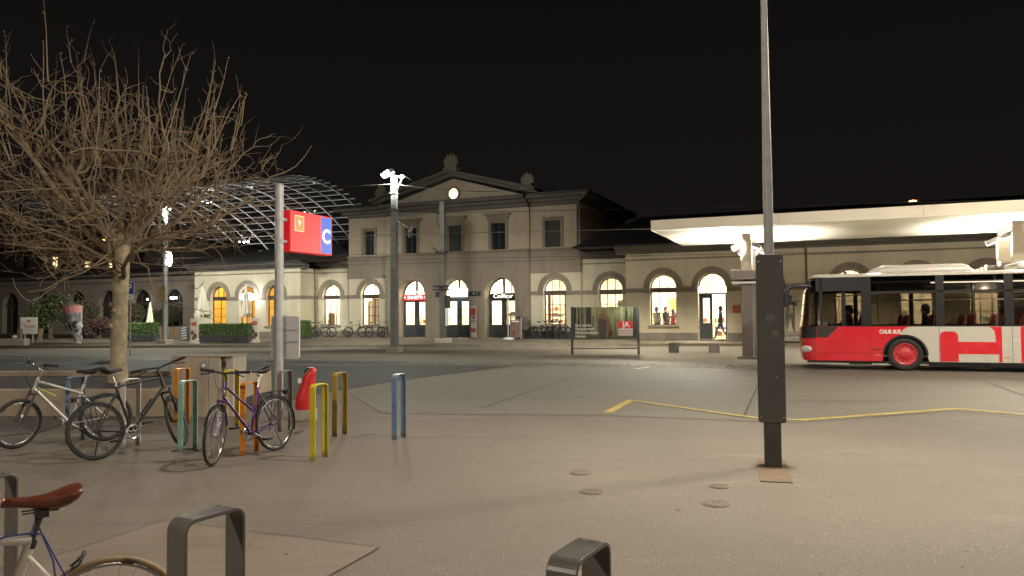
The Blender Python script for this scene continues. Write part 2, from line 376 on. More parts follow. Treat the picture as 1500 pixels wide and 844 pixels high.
# slab patch in the foreground
def planks_mat():
    m = bpy.data.materials.new('sawn_slabs'); m.use_nodes = True; nt = m.node_tree; b = nt.nodes['Principled BSDF']; L = nt.links.new
    tc = nt.nodes.new('ShaderNodeTexCoord'); mp = nt.nodes.new('ShaderNodeMapping'); mp.inputs['Rotation'].default_value = (0, 0, R(-23)); L(tc.outputs['Object'], mp.inputs[0])
    br = nt.nodes.new('ShaderNodeTexBrick'); br.inputs['Scale'].default_value = 1.0; br.inputs['Brick Width'].default_value = 1.6; br.inputs['Row Height'].default_value = 0.21
    br.inputs['Mortar Size'].default_value = 0.006; br.inputs['Color1'].default_value = (0.19, 0.148, 0.112, 1); br.inputs['Color2'].default_value = (0.178, 0.14, 0.106, 1); br.inputs['Mortar'].default_value = (0.155, 0.118, 0.087, 1)
    L(mp.outputs[0], br.inputs['Vector'])
    n = nt.nodes.new('ShaderNodeTexNoise'); n.inputs['Scale'].default_value = 3.0; n.inputs['Detail'].default_value = 8; n.inputs['Roughness'].default_value = 0.7
    mp2 = nt.nodes.new('ShaderNodeMapping'); mp2.inputs['Rotation'].default_value = (0, 0, R(-23)); mp2.inputs['Scale'].default_value = (0.35, 2.2, 1); L(tc.outputs['Object'], mp2.inputs[0]); L(mp2.outputs[0], n.inputs['Vector'])
    r = nt.nodes.new('ShaderNodeMapRange'); r.inputs[1].default_value = 0.54; r.inputs[2].default_value = 0.72; r.inputs[4].default_value = 0.8; L(n.outputs['Fac'], r.inputs[0])
    x = nt.nodes.new('ShaderNodeMix'); x.data_type = 'RGBA'; L(r.outputs[0], x.inputs[0]); L(br.outputs['Color'], x.inputs[6]); x.inputs[7].default_value = (0.16, 0.085, 0.055, 1)
    L(x.outputs[2], b.inputs['Base Color']); b.inputs['Roughness'].default_value = 0.7
    return m
M_planks = planks_mat()
p1, p2 = G(240, 763), G(556, 803); p0 = G(0, 842)
sheet('slab_paving', [p1, p2, p2 + (p0 - p1) * 2.2, p1 + (p0 - p1) * 2.2], 0.006, M_planks)
fr = MB()
for a, b_ in ((p1, p2), (p2, p2 + (p0 - p1) * 2.2), (p1, p1 + (p0 - p1) * 2.2)):
    d = (b_ - a).normalized(); nn_ = Vector((-d.y, d.x, 0)) * 0.006; z = Vector((0, 0, 0.010))
    fr.quad(a - nn_ + z, b_ - nn_ + z, b_ + nn_ + z, a + nn_ + z)
struct('paving_edge', fr, M_rust)
# drain covers and pits
for px, py, rr, nm in ((1048, 738.5, 0.125, 'drain cover with a rusty rim closest to the tall lamp post foot'), (866, 721, 0.115, 'drain cover out on the open plaza, nearer the viewer of two in line'), (850, 693, 0.12, 'drain cover out on the open plaza, farther of two in line'), (1053, 713, 0.10, 'faint drain cover just behind the rusty-rimmed one')):
    p = G(px, py); mb = MB()
    mb.lathe([(0.001, 0.006), (rr * 0.35, 0.006), (rr * 0.38, 0.009), (rr * 0.8, 0.009), (rr * 0.84, 0.005), (rr * 0.93, 0.005), (rr * 0.95, 0.009), (rr, 0.007), (rr, 0.0)], 24)
    for k in range(8):
        a = k * PI / 4; mb.box(-0.01 + rr * 0.6 * math.cos(a), 0.01 + rr * 0.6 * math.cos(a), -0.01 + rr * 0.6 * math.sin(a), 0.01 + rr * 0.6 * math.sin(a), 0.0085, 0.0115)
    o = mb.build('drain_cover', M_rust); o.location = p
    tag(o, 'round ' + nm, 'drain cover', 'drain covers in the plaza')

# blown leaves and scraps, too many and too small to count
rnd = random.Random(12); mb = MB()
for k in range(260):
    x, y = rnd.uniform(-7, 8), rnd.uniform(3.2, 17)
    if rnd.random() < 0.5:
        q = rnd.choice(((3.0, 7.6), (-5.0, 10.2), (-3.4, 9.0), (1.2, 6.8), (5.5, 8.2), (-2.2, 6.2))); x, y = q[0] + rnd.gauss(0, 0.9), q[1] + rnd.gauss(0, 0.6)
    s_ = rnd.uniform(0.008, 0.024); a = rnd.uniform(0, 6.28); d = Vector((math.cos(a), math.sin(a), rnd.uniform(-.1, .25))) * s_; e = Vector((-math.sin(a), math.cos(a), rnd.uniform(-.1, .3))) * s_ * 0.45; p = Vector((x, y, 0.013 + s_ * 0.2)); mb.i = rnd.randrange(2)
    mb.quad(p - d, p + e, p + d, p - e)
o = mb.build('leaf_litter', [mat('dead_leaf', (0.07, 0.045, 0.028), 0.9), mat('scrap_grey', (0.11, 0.095, 0.08), 0.9)]); tag(o, 'small dead leaves and scraps scattered over the plaza', 'leaf litter', kind='stuff')
# ------------------------------------------------------------------ station building (facade coordinates u, t, z)
ST = thing('station_building', 'long plaster railway station with arched lit windows, pediment and clock', 'station', P0, -A)
def wall(mb, u0, u1, z0, z1, t, ops, depth=0.3, rv=None):
    """front plane at t with openings (uc, w, z_sill, z_spring, arched) and their reveals"""
    ops = sorted(ops, key=lambda o: o[0]); x = u0
    base = mb.i
    for (uc, w, zs, zp, arch) in ops:
        a, b = uc - w / 2, uc + w / 2
        if a > x: mb.quad((x, t, z0), (a, t, z0), (a, t, z1), (x, t, z1))
        if zs > z0: mb.quad((a, t, z0), (b, t, z0), (b, t, zs), (a, t, zs))
        if arch:
            K = 20; P = [(uc - w / 2 * math.cos(PI * k / K), zp + w / 2 * math.sin(PI * k / K)) for k in range(K + 1)]
        else: P = [(a, zp), (b, zp)]
        for k in range(len(P) - 1):
            mb.quad((P[k][0], t, P[k][1]), (P[k + 1][0], t, P[k + 1][1]), (P[k + 1][0], t, z1), (P[k][0], t, z1))
        if rv is not None: mb.i = rv
        ring = [(a, zs)] + P + [(b, zs)]
        for k in range(len(ring)):
            p, q = ring[k], ring[(k + 1) % len(ring)]
            if (Vector(p) - Vector(q)).length < 1e-6: continue
            mb.quad((p[0], t, p[1]), (q[0], t, q[1]), (q[0], t + depth, q[1]), (p[0], t + depth, p[1]))
        mb.i = base; x = b
    if x < u1: mb.quad((x, t, z0), (u1, t, z0), (u1, t, z1), (x, t, z1))
def arch_ring(mb, uc, zp, r0, r1, t0, t1, K=20, a0=0.0):
    for k in range(K):
        q0, q1 = PI * k / K, PI * (k + 1) / K
        c = lambda r, q, t: (uc - r * math.cos(q), t, zp + r * math.sin(q))
        mb.quad(c(r0, q0, t0), c(r0, q1, t0), c(r1, q1, t0), c(r1, q0, t0))
        mb.quad(c(r1, q0, t0), c(r1, q1, t0), c(r1, q1, t1), c(r1, q0, t1))
        mb.quad(c(r0, q0, t0), c(r0, q1, t0), c(r0, q1, t1), c(r0, q0, t1))
def lunette(mb, uc, r, z, t, K=20):
    mb.ngon([(uc - r * math.cos(PI * k / K), t, z + r * math.sin(PI * k / K)) for k in range(K + 1)])
def arch_window(uc, w, zs, zp, t, fm=None, glass=None, cols=3, rows=(0.36, 0.68), trans=True, sill=True, lun=2):
    fm = fm or M_winframe; glass = glass or M_glass; a, b = uc - w / 2, uc + w / 2; d = 0.035; T0, T1 = t - 0.03, t + 0.04
    f = MB()
    for x in (a, b - 0.06): f.box(x, x + 0.06, T0, T1, zs, zp)
    f.box(a, b, T0, T1, zs, zs + 0.06)
    arch_ring(f, uc, zp, w / 2 - 0.06, w / 2, T0, T1)
    zt0 = zp - 0.28
    for k in range(1, cols):
        x = a + w * k / cols
        f.box(x - d / 2, x + d / 2, T0 + 0.004, T1 - 0.004, zs + 0.06, zt0)
    for q in rows:
        z = zs + (zt0 - zs) * q; f.box(a + 0.06, b - 0.06, T0 + 0.012, T1 - 0.012, z - d / 2, z + d / 2)
    for k in range(1, lun + 1):
        x = a + w * k / (lun + 1); h = math.sqrt(max(0, (w / 2) ** 2 - (x - uc) ** 2)) - 0.05
        f.box(x - d / 2, x + d / 2, T0 + 0.004, T1 - 0.004, zp, zp + h)
    o = f.build('window', fm, ST)
    if trans:
        m = MB(); m.box(a + 0.003, b - 0.003, T0 - 0.05, T1 + 0.01, zt0, zp - 0.003); m.box(a + 0.003, b - 0.003, T0 - 0.09, T0 - 0.052, zp - 0.07, zp - 0.012); m.build('transom', M_winframe, o)
    g_ = MB(); g_.quad((a, t + 0.02, zs), (b, t + 0.02, zs), (b, t + 0.02, zp), (a, t + 0.02, zp)); lunette(g_, uc, w / 2, zp + 0.0015, t + 0.02); g_.build('pane', glass, o)
    if sill:
        s_ = MB(); s_.box(a - 0.12, b + 0.12, t - 0.36, t - 0.02, zs - 0.14, zs - 0.004); s_.build('sill', M_stone, o, bevel=0.02)
    return o
def string_course(mb, u0, u1, z0, z1, t, p, gaps=()):
    x = u0
    for a, b in sorted(gaps):
        if a > x: mb.box(x, a, t - p, t, z0, z1)
        x = max(x, b)
    if x < u1: mb.box(x, u1, t - p, t, z0, z1)

WT = -1.4                                   # the wings stand forward of the middle block
uR = FP(917, 440, WT)[0]; uL = FP(440, 440, WT)[0]; uLL = FP(285, 440, WT)[0]
ZT = 5.0; ZSP = 3.13; WW = 1.46; ZSI = 1.02
def uc_at(px, off): return FP(px, 430, off)[0]
rw = [uc_at(971, WT), None]
right_windows = [uc_at(971, WT)]
door_u = uc_at(1043, WT)
right_windows += [door_u + (door_u - rw[0]) * 1.0]
u1245 = uc_at(1246, WT)
right_windows += [u1245 + 2.95 * k for k in range(0, 6)]
uEnd = 44.0
left_windows = [uc_at(320, WT), uc_at(362, WT), uc_at(402, WT)]
link_l = [uc_at(485, 0.3)]; link_r = [uc_at(894, 0.3)]
cl, cr = uc_at(542, 0), uc_at(812.5, 0)
PC = [-7.0, -3.85, -0.70]; PW = 2.06; PSP = 2.98; PT = -0.35; PU0, PU1 = -9.0, 1.25
CU0, CU1 = -12.12, 4.45

w = MB(); w.i = 0
win = lambda c, zs=ZSI: (c, WW, zs, ZSP, True)
# wings and links -------------------------------------------------
wall(w, uLL, uL, 0.0, ZT, WT, [win(c) for c in left_windows])
wall(w, uL, CU0, 0.0, ZT, 0.3, [win(c) for c in link_l])
w.quad((uL, WT, 0), (uL, 0.3, 0), (uL, 0.3, ZT), (uL, WT, ZT))
w.quad((CU0, 0.0, 0), (CU0, 0.3, 0), (CU0, 0.3, ZT), (CU0, 0.0, ZT))
w.quad((uLL, WT, 0), (uLL, 4, 0), (uLL, 4, ZT), (uLL, WT, ZT))
wall(w, CU1, uR, 0.0, ZT, 0.3, [win(c) for c in link_r])
w.quad((uR, WT, 0), (uR, 0.3, 0), (uR, 0.3, ZT), (uR, WT, ZT))
wall(w, uR, uEnd, 0.0, ZT + 0.05, WT, [win(c) for c in right_windows] + [(door_u, WW + 0.05, 0.0, ZSP, True)])
# middle block, ground floor
wall(w, CU0, PU0, 0.0, 4.2, 0.0, [win(cl)])
wall(w, PU1, CU1, 0.0, 4.2, 0.0, [win(cr)])
w.quad((CU1, 0.0, 0), (CU1, 11, 0), (CU1, 11, 5.6), (CU1, 0.0, 5.6))
w.build('wall', [M_cream], ST)
# upper floor
w = MB()
UPW = [(uc_at(541, 0), 0.82), (FP(604, 350)[0], 0.92), (FP(668, 350)[0], 1.0), (FP(732, 350)[0], 0.96), (FP(810, 350)[0], 0.98)]
wall(w, CU0, PU0, 5.7, 8.4, 0.0, [(UPW[0][0], UPW[0][1], 5.78, 7.4, False)], 0.22)
wall(w, PU0, PU1, 5.7, 8.4, PT + 0.15, [(c, ww, 5.76, 7.42, False) for c, ww in UPW[1:4]], 0.22)
wall(w, PU1, CU1, 5.7, 8.4, 0.0, [(UPW[4][0], UPW[4][1], 5.78, 7.4, False)], 0.22)
w.quad((CU1, 0.0, 5.6), (CU1, 11, 5.6), (CU1, 11, 8.6), (CU1, 0.0, 8.6))
w.quad((CU0, 0.0, 4.0), (CU0, 11, 4.0), (CU0, 11, 8.6), (CU0, 0.0, 8.6))
w.quad((PU1, PT + 0.15, 5.7), (PU1, 0.0, 5.7), (PU1, 0.0, 8.4), (PU1, PT + 0.15, 8.4))
w.quad((PU0, PT + 0.15, 5.7), (PU0, 0.0, 5.7), (PU0, 0.0, 8.4), (PU0, PT + 0.15, 8.4))
w.build('upper_wall', M_cream_up, ST)
# stone portal, bands, courses
p = MB()
wall(p, PU0, PU1, 0.0, 5.6, PT, [(c, PW, 0.0, PSP, True) for c in PC], 0.95)
p.quad((PU1, PT, 0), (PU1, 0, 0), (PU1, 0, 5.6), (PU1, PT, 5.6)); p.quad((PU0, PT, 0), (PU0, 0, 0), (PU0, 0, 5.6), (PU0, PT, 5.6))
for c in PC:
    arch_ring(p, c, PSP, PW / 2 + 0.005, PW / 2 + 0.17, PT - 0.05, PT); arch_ring(p, c, PSP, PW / 2 + 0.172, PW / 2 + 0.36, PT - 0.09, PT)
for c in [(PU0 + PC[0] - PW / 2) / 2, (PC[0] + PC[1]) / 2, (PC[1] + PC[2]) / 2, (PC[2] + PW / 2 + PU1) / 2]:
    p.box(c - 0.42, c + 0.42, PT - 0.07, PT - 0.001, 0.0, 0.62)
for c in [PU0 + 0.36, (PC[0] + PC[1]) / 2, (PC[1] + PC[2]) / 2, PU1 - 0.36]:
    p.box(c - 0.34, c + 0.34, PT - 0.04, PT - 0.002, 0.622, 4.34); 
p.box(PU0 - 0.02, PU1 + 0.02, PT - 0.10, PT - 0.003, 4.345, 4.5)
p.build('portal', M_stone, ST)
b = MB()
b.box(CU0 - 0.03, PU0 - 0.022, -0.05, 0.2, 4.2, 5.598); b.box(PU1 + 0.022, CU1 + 0.03, -0.05, 0.3, 4.2, 5.598)
b.box(CU0 - 0.08, PU0 - 0.045, -0.14, 0.2, 5.602, 5.72); b.box(PU1 + 0.045, CU1 + 0.08, -0.14, 0.3, 5.602, 5.72)
b.box(PU0 - 0.04, PU1 + 0.04, PT - 0.14, PT + 0.3, 5.602, 5.72)
b.build('stone_band', M_stone, ST)
c_ = MB(); hw = WW / 2 + 0.3
string_course(c_, uLL, uL + 0.04, 2.86, 3.1, WT, 0.04, [(x - hw, x + hw) for x in left_windows])
string_course(c_, uL + 0.05, CU0, 2.86, 3.1, 0.3, 0.04, [(x - hw, x + hw) for x in link_l])
string_course(c_, CU0, PU0, 2.86, 3.1, 0.0, 0.04, [(cl - hw, cl + hw)])
string_course(c_, PU1, CU1, 2.86, 3.1, 0.0, 0.04, [(cr - hw, cr + hw)])
string_course(c_, CU1, uR, 2.86, 3.1, 0.3, 0.04, [(x - hw, x + hw) for x in link_r])
string_course(c_, uR, uEnd, 2.86, 3.1, WT, 0.04, [(x - hw, x + hw) for x in right_windows + [door_u]])
for u0, u1, t in ((uLL, uL + 0.05, WT), (uL + 0.06, CU0, 0.3), (CU1 + 0.04, uR, 0.3), (uR - 0.04, uEnd, WT)): string_course(c_, u0, u1, 4.66, 4.74, t, 0.05)
c_.box(uL, uL + 0.04, WT + 0.01, 0.29, 2.86, 3.1); c_.box(uL, uL + 0.05, WT + 0.01, 0.29, 4.66, 4.74)
c_.build('string_course', M_stone, ST)
s_ = MB()
for cs, t in ((left_windows, WT), (link_l, 0.3), ([cl, cr], 0.0), (link_r, 0.3), (right_windows + [door_u], WT)):
    for x in cs:
        arch_ring(s_, x, ZSP, WW / 2 + 0.03, WW / 2 + 0.36, t - 0.05, t)
        for sg in (-1, 1):
            a, b_ = sorted((x + sg * (WW / 2 + 0.03), x + sg * (WW / 2 + 0.36))); s_.box(a, b_, t - 0.06, t - 0.001, 2.84, 3.128)
s_.build('arch_surround', M_stone, ST)
pl = MB()
for u0, u1, t, gaps in ((uLL, uL + 0.06, WT, []), (uL + 0.07, CU0, 0.3, []), (CU0, PU0, 0.0, []), (PU1, CU1, 0.0, []), (CU1, uR, 0.3, []), (uR - 0.03, uEnd, WT, [(door_u - 0.8, door_u + 0.8)])):
    string_course(pl, u0, u1, 0.0, 0.62, t, 0.06, gaps)
pl.box(uL, uL + 0.06, WT + 0.01, 0.23, 0.0, 0.62)
pl.build('plinth', M_plinth, ST)
# cornices of the single-storey parts, set under the roofs
co = MB()
def eave(u0, u1, t, z=ZT):
    co.box(u0, u1, t - 0.14, t + 0.3, z - 0.02, z + 0.14); co.box(u0 - 0.0, u1 + 0.0, t - 0.42, t + 0.3, z + 0.142, z + 0.26); co.box(u0, u1, t - 0.62, t + 0.3, z + 0.262, z + 0.42)
eave(uLL - 0.4, uL + 0.5, WT); eave(uL + 0.502, CU0 - 0.002, 0.3); eave(CU1 + 0.002, uR - 0.502, 0.3); eave(uR - 0.5, uEnd, WT, ZT + 0.05)
for u0, u1, t in ((CU0 - 0.7, PU0 - 0.003, 0.0), (PU0, PU1, PT), (PU1 + 0.003, CU1 + 0.7, 0.0)):
    co.box(max(u0, CU0 - 0.06), min(u1, CU1 + 0.06), t - 0.1, t + 0.3, 8.32, 8.55); co.box(max(u0, CU0 - 0.3), min(u1, CU1 + 0.3), t - 0.35, t + 0.3, 8.552, 8.74); co.box(u0, u1, t - 0.8, t + 0.3, 8.742, 8.98)
co.box(CU1, CU1 + 0.06, 0.302, 11, 8.32, 8.55); co.box(CU1, CU1 + 0.3, 0.302, 11, 8.552, 8.74); co.box(CU1, CU1 + 0.7, 0.302, 11.7, 8.742, 8.98)
co.build('cornice', M_cornice, ST)
gt = MB()
for u0, u1, t, z in ((uLL - 0.4, uL + 0.5, WT - 0.68, ZT + 0.42), (CU1 + 0.72, uEnd, WT - 0.68, ZT + 0.47), (CU0 - 0.7, PU0 - 0.1, -0.86, 9.0), (PU1 + 0.1, CU1 + 0.75, -0.86, 9.0)):
    if t == WT - 0.68 and u0 > 0: u0 = uR - 0.5
    gt.tube([(u0, t, z), (u1, t, z)], 0.075, 8)
gt.tube([(CU1 + 0.76, -0.86, 9.0), (CU1 + 0.76, 11.6, 9.0)], 0.075, 8)
gt.build('gutter', M_dark, ST)
# pediment
pd = MB(); AX, AZ = -3.85, 10.42
pd.ngon([(PU0, PT, 8.98), (PU1, PT, 8.98), (AX, PT, AZ)])
pd.build('tympanum', M_cream_up, ST)
rk = MB()
for (x0, sgn) in ((PU0 - 0.75, 1), (PU1 + 0.75, -1)):
    e = Vector((AX - x0, AZ + 0.12 - 8.99)); nrm = Vector((-e.y, e.x)).normalized() * (1 if sgn > 0 else -1)
    if nrm.y < 0: nrm = -nrm
    for w0, w1, pr in ((0.0, 0.16, 0.42), (0.162, 0.34, 0.85)):
        q = [(x0 + nrm.x * 0, 8.99 + w0 * 1.05), (AX, AZ + 0.12 + w0 * 1.05), (AX, AZ + 0.12 + w1 * 1.05), (x0, 8.99 + w1 * 1.05)]
        rk.prism(q, PT - pr, PT + 6.0)
rk.build('raking_cornice', M_cornice, ST)
# clock
ck = MB(); ck.M = Matrix.Translation((FP(665, 284, PT)[0], PT - 0.02, FP(665, 284, PT)[1])) @ Matrix.Rotation(PI / 2, 4, 'X')
ck.lathe([(0.30, 0.0), (0.47, 0.0), (0.47, 0.06), (0.41, 0.10), (0.34, 0.10), (0.325, 0.05), (0.30, 0.05)], 32)
cko = ck.build('clock', mat('clock_rim', (0.30, 0.20, 0.11), 0.6), ST)
cf = MB(); cf.M = ck.M; cf.lathe([(0.001, 0.052), (0.325, 0.052)], 32, cap=False); cf.build('clock_face', lamp_mat('clock_glow', (1.0, 0.80, 0.50), 1.15), cko)
ch = MB(); ch.M = ck.M
for k in range(12):
    a = k * PI / 6; ch.M = ck.M @ Matrix.Rotation(a, 4, 'Z'); ch.box(-0.012, 0.012, 0.25, 0.31, 0.054, 0.060)
for ang, ln, wd in ((-198, 0.19, 0.016), (-35 - 180, 0.0, 0.0), (-178, 0.27, 0.011)):
    if ln: ch.M = ck.M @ Matrix.Rotation(R(ang), 4, 'Z'); ch.box(-wd, wd, -0.05, ln, 0.062, 0.068)
ch.build('clock_hand', M_black, cko)
# acroteria: palmette leaves on blocks
def acroterion(u, z, s, t):
    m = MB(); m.box(u - 0.52 * s, u + 0.52 * s, t - 0.3 * s, t + 0.35 * s, z, z + 0.30 * s); m.box(u - 0.40 * s, u + 0.40 * s, t - 0.22 * s, t + 0.27 * s, z + 0.30 * s, z + 0.44 * s)
    ctr = Vector((u, t, z + 0.55 * s))
    for k in range(-4, 5):
        a = k * R(21); L = (0.80 - 0.06 * abs(k)) * s; d = Vector((math.sin(a), 0, math.cos(a))); sd = Vector((d.z, 0, -d.x))
        rings = []
        for q in range(6):
            f = q / 5; wd = 0.5 * s * (0.16 + 0.26 * math.sin(PI * min(1, f * 0.95) ** 0.8)) * (1 if q < 5 else 0.5)
            cc = ctr + d * L * f + Vector((0, -0.10 * s * f * f - 0.004 * abs(k), 0))
            rings.append([cc + sd * wd * math.cos(2 * PI * j / 6) * 0.75 + Vector((0, 0.07 * s * math.sin(2 * PI * j / 6), 0)) for j in range(6)])
        m.loft(rings)
    for sg in (-1, 1): m.torus((u + sg * 0.27 * s, t, z + 0.55 * s), 0.12 * s, 0.055 * s, 14, 6, 0.12 * s)
    return m.build('acroterion', M_stone, ST)
acroterion(AX, 10.78, 0.92, PT - 0.3); acroterion(PU1 + 0.1, 9.28, 0.80, PT - 0.3); acroterion(PU0 - 0.1, 9.28, 0.80, PT - 0.3)
# roofs
rf = MB()
def hip(u0, u1, t0, t1, z0, z1, hl, hr):
    tm = (t0 + t1) / 2; a, b_, c, d = (u0, t0, z0), (u1, t0, z0), (u1, t1, z0), (u0, t1, z0); r0, r1 = (u0 + hl, tm, z1), (u1 - hr, tm, z1)
    rf.quad(a, b_, r1, r0); rf.quad(c, d, r0, r1); rf.ngon([b_, c, r1]); rf.ngon([d, a, r0]); rf.quad(a, d, c, b_)
hip(uLL - 0.5, CU0 - 0.01, WT - 0.7, 9.5, ZT + 0.43, ZT + 2.1, 4.5, 1.0)
hip(CU1 + 0.08, uEnd + 8, WT - 0.7, 11.5, ZT + 0.48, ZT + 2.9, 2.6, 3.0)
hip(CU0 - 0.75, CU1 + 0.75, -0.82, 11.75, 8.99, 9.75, 5, 5)
rfo = rf.build('roof', M_slate, ST)
sg = MB()
for k in range(30):
    u = uR + 1 + k * 1.1; sg.box(u, u + 0.03, WT + 1.2, WT + 1.24, ZT + 0.95, ZT + 1.12)
sg.tube([(uR + 0.5, WT + 1.22, ZT + 1.12), (uEnd, WT + 1.22, ZT + 1.12)], 0.02, 5)
for k in range(14):
    u = PU1 + 0.6 + k * 0.22; sg.box(u, u + 0.03, 1.0, 1.03, 9.15, 9.34)
sg.tube([(PU1 + 0.4, 1.02, 9.34), (CU1, 1.02, 9.34)], 0.018, 5)
sg.build('snow_guard', M_dark, rfo)
# downpipes
def downpipe(pts):
    m = MB(); m.tube(pts, 0.055, 10)
    for k in range(1, 4):
        z = pts[-1][2] + (pts[-2][2] - pts[-1][2]) * k / 4; m.tube([(pts[-1][0], pts[-1][1], z - 0.03), (pts[-1][0], pts[-1][1], z + 0.03)], 0.075, 10)
    m.build('downpipe', mat('pipe_copper', (0.20, 0.135, 0.10), 0.6, 0.2, ns=3, na=0.2), ST)
downpipe([(CU1 + 0.6, -0.82, 8.95), (CU1 + 0.6, -0.75, 8.75), (CU1 - 0.1, -0.16, 8.42), (CU1 - 0.12, -0.12, 8.2), (CU1 - 0.12, -0.12, 5.8)])
ud = FP(462, 430, 0.2)[0]; downpipe([(ud, 0.1, 5.1), (ud, 0.12, 4.7), (ud, 0.2, 0.3)])
up = uc_at(1182, WT); downpipe([(up, WT - 0.6, 5.35), (up, WT - 0.5, 5.2), (up, WT - 0.10, 4.85), (up, WT - 0.10, 0.3)])
# windows
M_curtain = mat('curtain_cloth', (0.6, 0.52, 0.36), 0.9)
orange_glass = glass_mat('amber_glass', (0.95, 0.72, 0.28), 0.06)
for c in left_windows: arch_window(c, WW, ZSI, ZSP, WT + 0.28, glass=orange_glass, cols=2 if c == left_windows[0] else 3)
for c in link_l + link_r: arch_window(c, WW, ZSI, ZSP, 0.3 + 0.28)
arch_window(cl, WW, ZSI, ZSP, 0.28); arch_window(cr, WW, ZSI, ZSP, 0.28)
for c in right_windows: arch_window(c, WW, ZSI, ZSP, WT + 0.28)
# upper windows with frames, hoods, blinds
for k, (c, ww) in enumerate(UPW):
    t = PT + 0.15 if 0 < k < 4 else 0.0; z0, z1 = (5.76, 7.42) if 0 < k < 4 else (5.78, 7.4)
    f = MB(); fw = 0.2
    f.box(c - ww / 2 - fw, c - ww / 2, t - 0.06, t + 0.1, z0, z1); f.box(c + ww / 2, c + ww / 2 + fw, t - 0.06, t + 0.1, z0, z1); f.box(c - ww / 2 - fw, c + ww / 2 + fw, t - 0.062, t + 0.1, z1 + 0.002, z1 + 0.24)
    if 0 < k < 4:
        f.box(c - ww / 2 - fw - 0.06, c + ww / 2 + fw + 0.06, t - 0.12, t + 0.1, z1 + 0.242, z1 + 0.42); f.box(c - ww / 2 - fw - 0.14, c + ww / 2 + fw + 0.14, t - 0.22, t + 0.1, z1 + 0.422, z1 + 0.5)
        f.box(c - ww / 2 - fw - 0.22, c + ww / 2 + fw + 0.22, t - 0.30, t + 0.1, z1 + 0.502, z1 + 0.58)
    o = f.build('window', M_stone, ST)
    g_ = MB(); g_.quad((c - ww / 2, t + 0.2, z0), (c + ww / 2, t + 0.2, z0), (c + ww / 2, t + 0.2, z1), (c - ww / 2, t + 0.2, z1)); g_.build('pane', M_darkglass if k in (0, 1, 3) else M_blind, o)
    s2 = MB()
    if k in (0, 1, 3):
        s2.box(c - 0.03, c + 0.03, t + 0.14, t + 0.197, z0, z1); s2.box(c - ww / 2, c + ww / 2, t + 0.15, t + 0.196, z0 + 1.1, z0 + 1.16)
        for x in (c - ww / 2, c + ww / 2 - 0.05): s2.box(x, x + 0.05, t + 0.145, t + 0.196, z0, z1)
    else:
        for q in range(26): s2.box(c - ww / 2 + 0.01, c + ww / 2 - 0.01, t + 0.17, t + 0.196, z0 + 0.01 + q * (z1 - z0 - 0.02) / 26, z0 + 0.045 + q * (z1 - z0 - 0.02) / 26)
    s2.build('sash' if k in (0, 1, 3) else 'roller_blind', M_blind, o)
# portal doors
def portal_door(c, t, w=PW, open_leaf=False):
    a, b_ = c - w / 2 + 0.02, c + w / 2 - 0.02; d = MB(); T0, T1 = t - 0.04, t + 0.04
    d.box(a, a + 0.16, T0, T1, 0.25, 2.72); d.box(b_ - 0.16, b_, T0, T1, 0.25, 2.72); d.box(c - 0.17, c + 0.17, T0, T1, 0.25, 2.72)
    for x0, x1 in ((a + 0.16, c - 0.17), (c + 0.17, b_ - 0.16)):
        d.box(x0, x1, T0, T1, 0.25, 1.05); d.box(x0, x1, T0, T1, 2.55, 2.72)
        d.box(x0 + 0.06, x1 - 0.06, T0 - 0.015, T0 - 0.001, 0.38, 0.93)
        for q in (1.52, 2.03): d.box(x0, x1, T0 + 0.02, T1 - 0.02, q, q + 0.025)
    d.box(c - 0.008, c + 0.008, T0 - 0.012, T0 - 0.001, 0.25, 2.7)
    d.box(a, b_, T0 - 0.04, T1, 2.722, 2.976)
    o = d.build('door', M_doorpaint, ST)
    g_ = MB(); 
    for x0, x1 in ((a + 0.16, c - 0.17), (c + 0.17, b_ - 0.16)): g_.quad((x0, t, 1.05), (x1, t, 1.05), (x1, t, 2.55), (x0, t, 2.55))
    g_.build('pane', M_glass, o)
    h = MB(); h.tube([(c + 0.06, T0 - 0.06, 1.1), (c + 0.06, T0 - 0.06, 1.5)], 0.014, 8); h.box(c + 0.05, c + 0.07, T0 - 0.055, T0 - 0.014, 1.15, 1.17); h.box(c + 0.05, c + 0.07, T0 - 0.055, T0 - 0.014, 1.43, 1.45); h.build('handle', M_chrome, o)
    f = MB(); arch_ring(f, c, PSP, w / 2 - 0.07, w / 2, T0, T1); f.box(c - 0.07, c + 0.07, T0 + 0.002, T1 - 0.002, PSP, PSP + w / 2 - 0.06)
    for sg_ in (-0.5, 0.5): f.box(c + sg_ * w / 2 - 0.018, c + sg_ * w / 2 + 0.018, T0 + 0.01, T1 - 0.01, PSP, PSP + w / 2 * 0.84)
    fo = f.build('fanlight', M_doorpaint, ST)
    g2 = MB(); lunette(g2, c, w / 2, PSP, t); g2.build('pane', M_glass, fo)
for c in PC: portal_door(c, PT + 0.75)
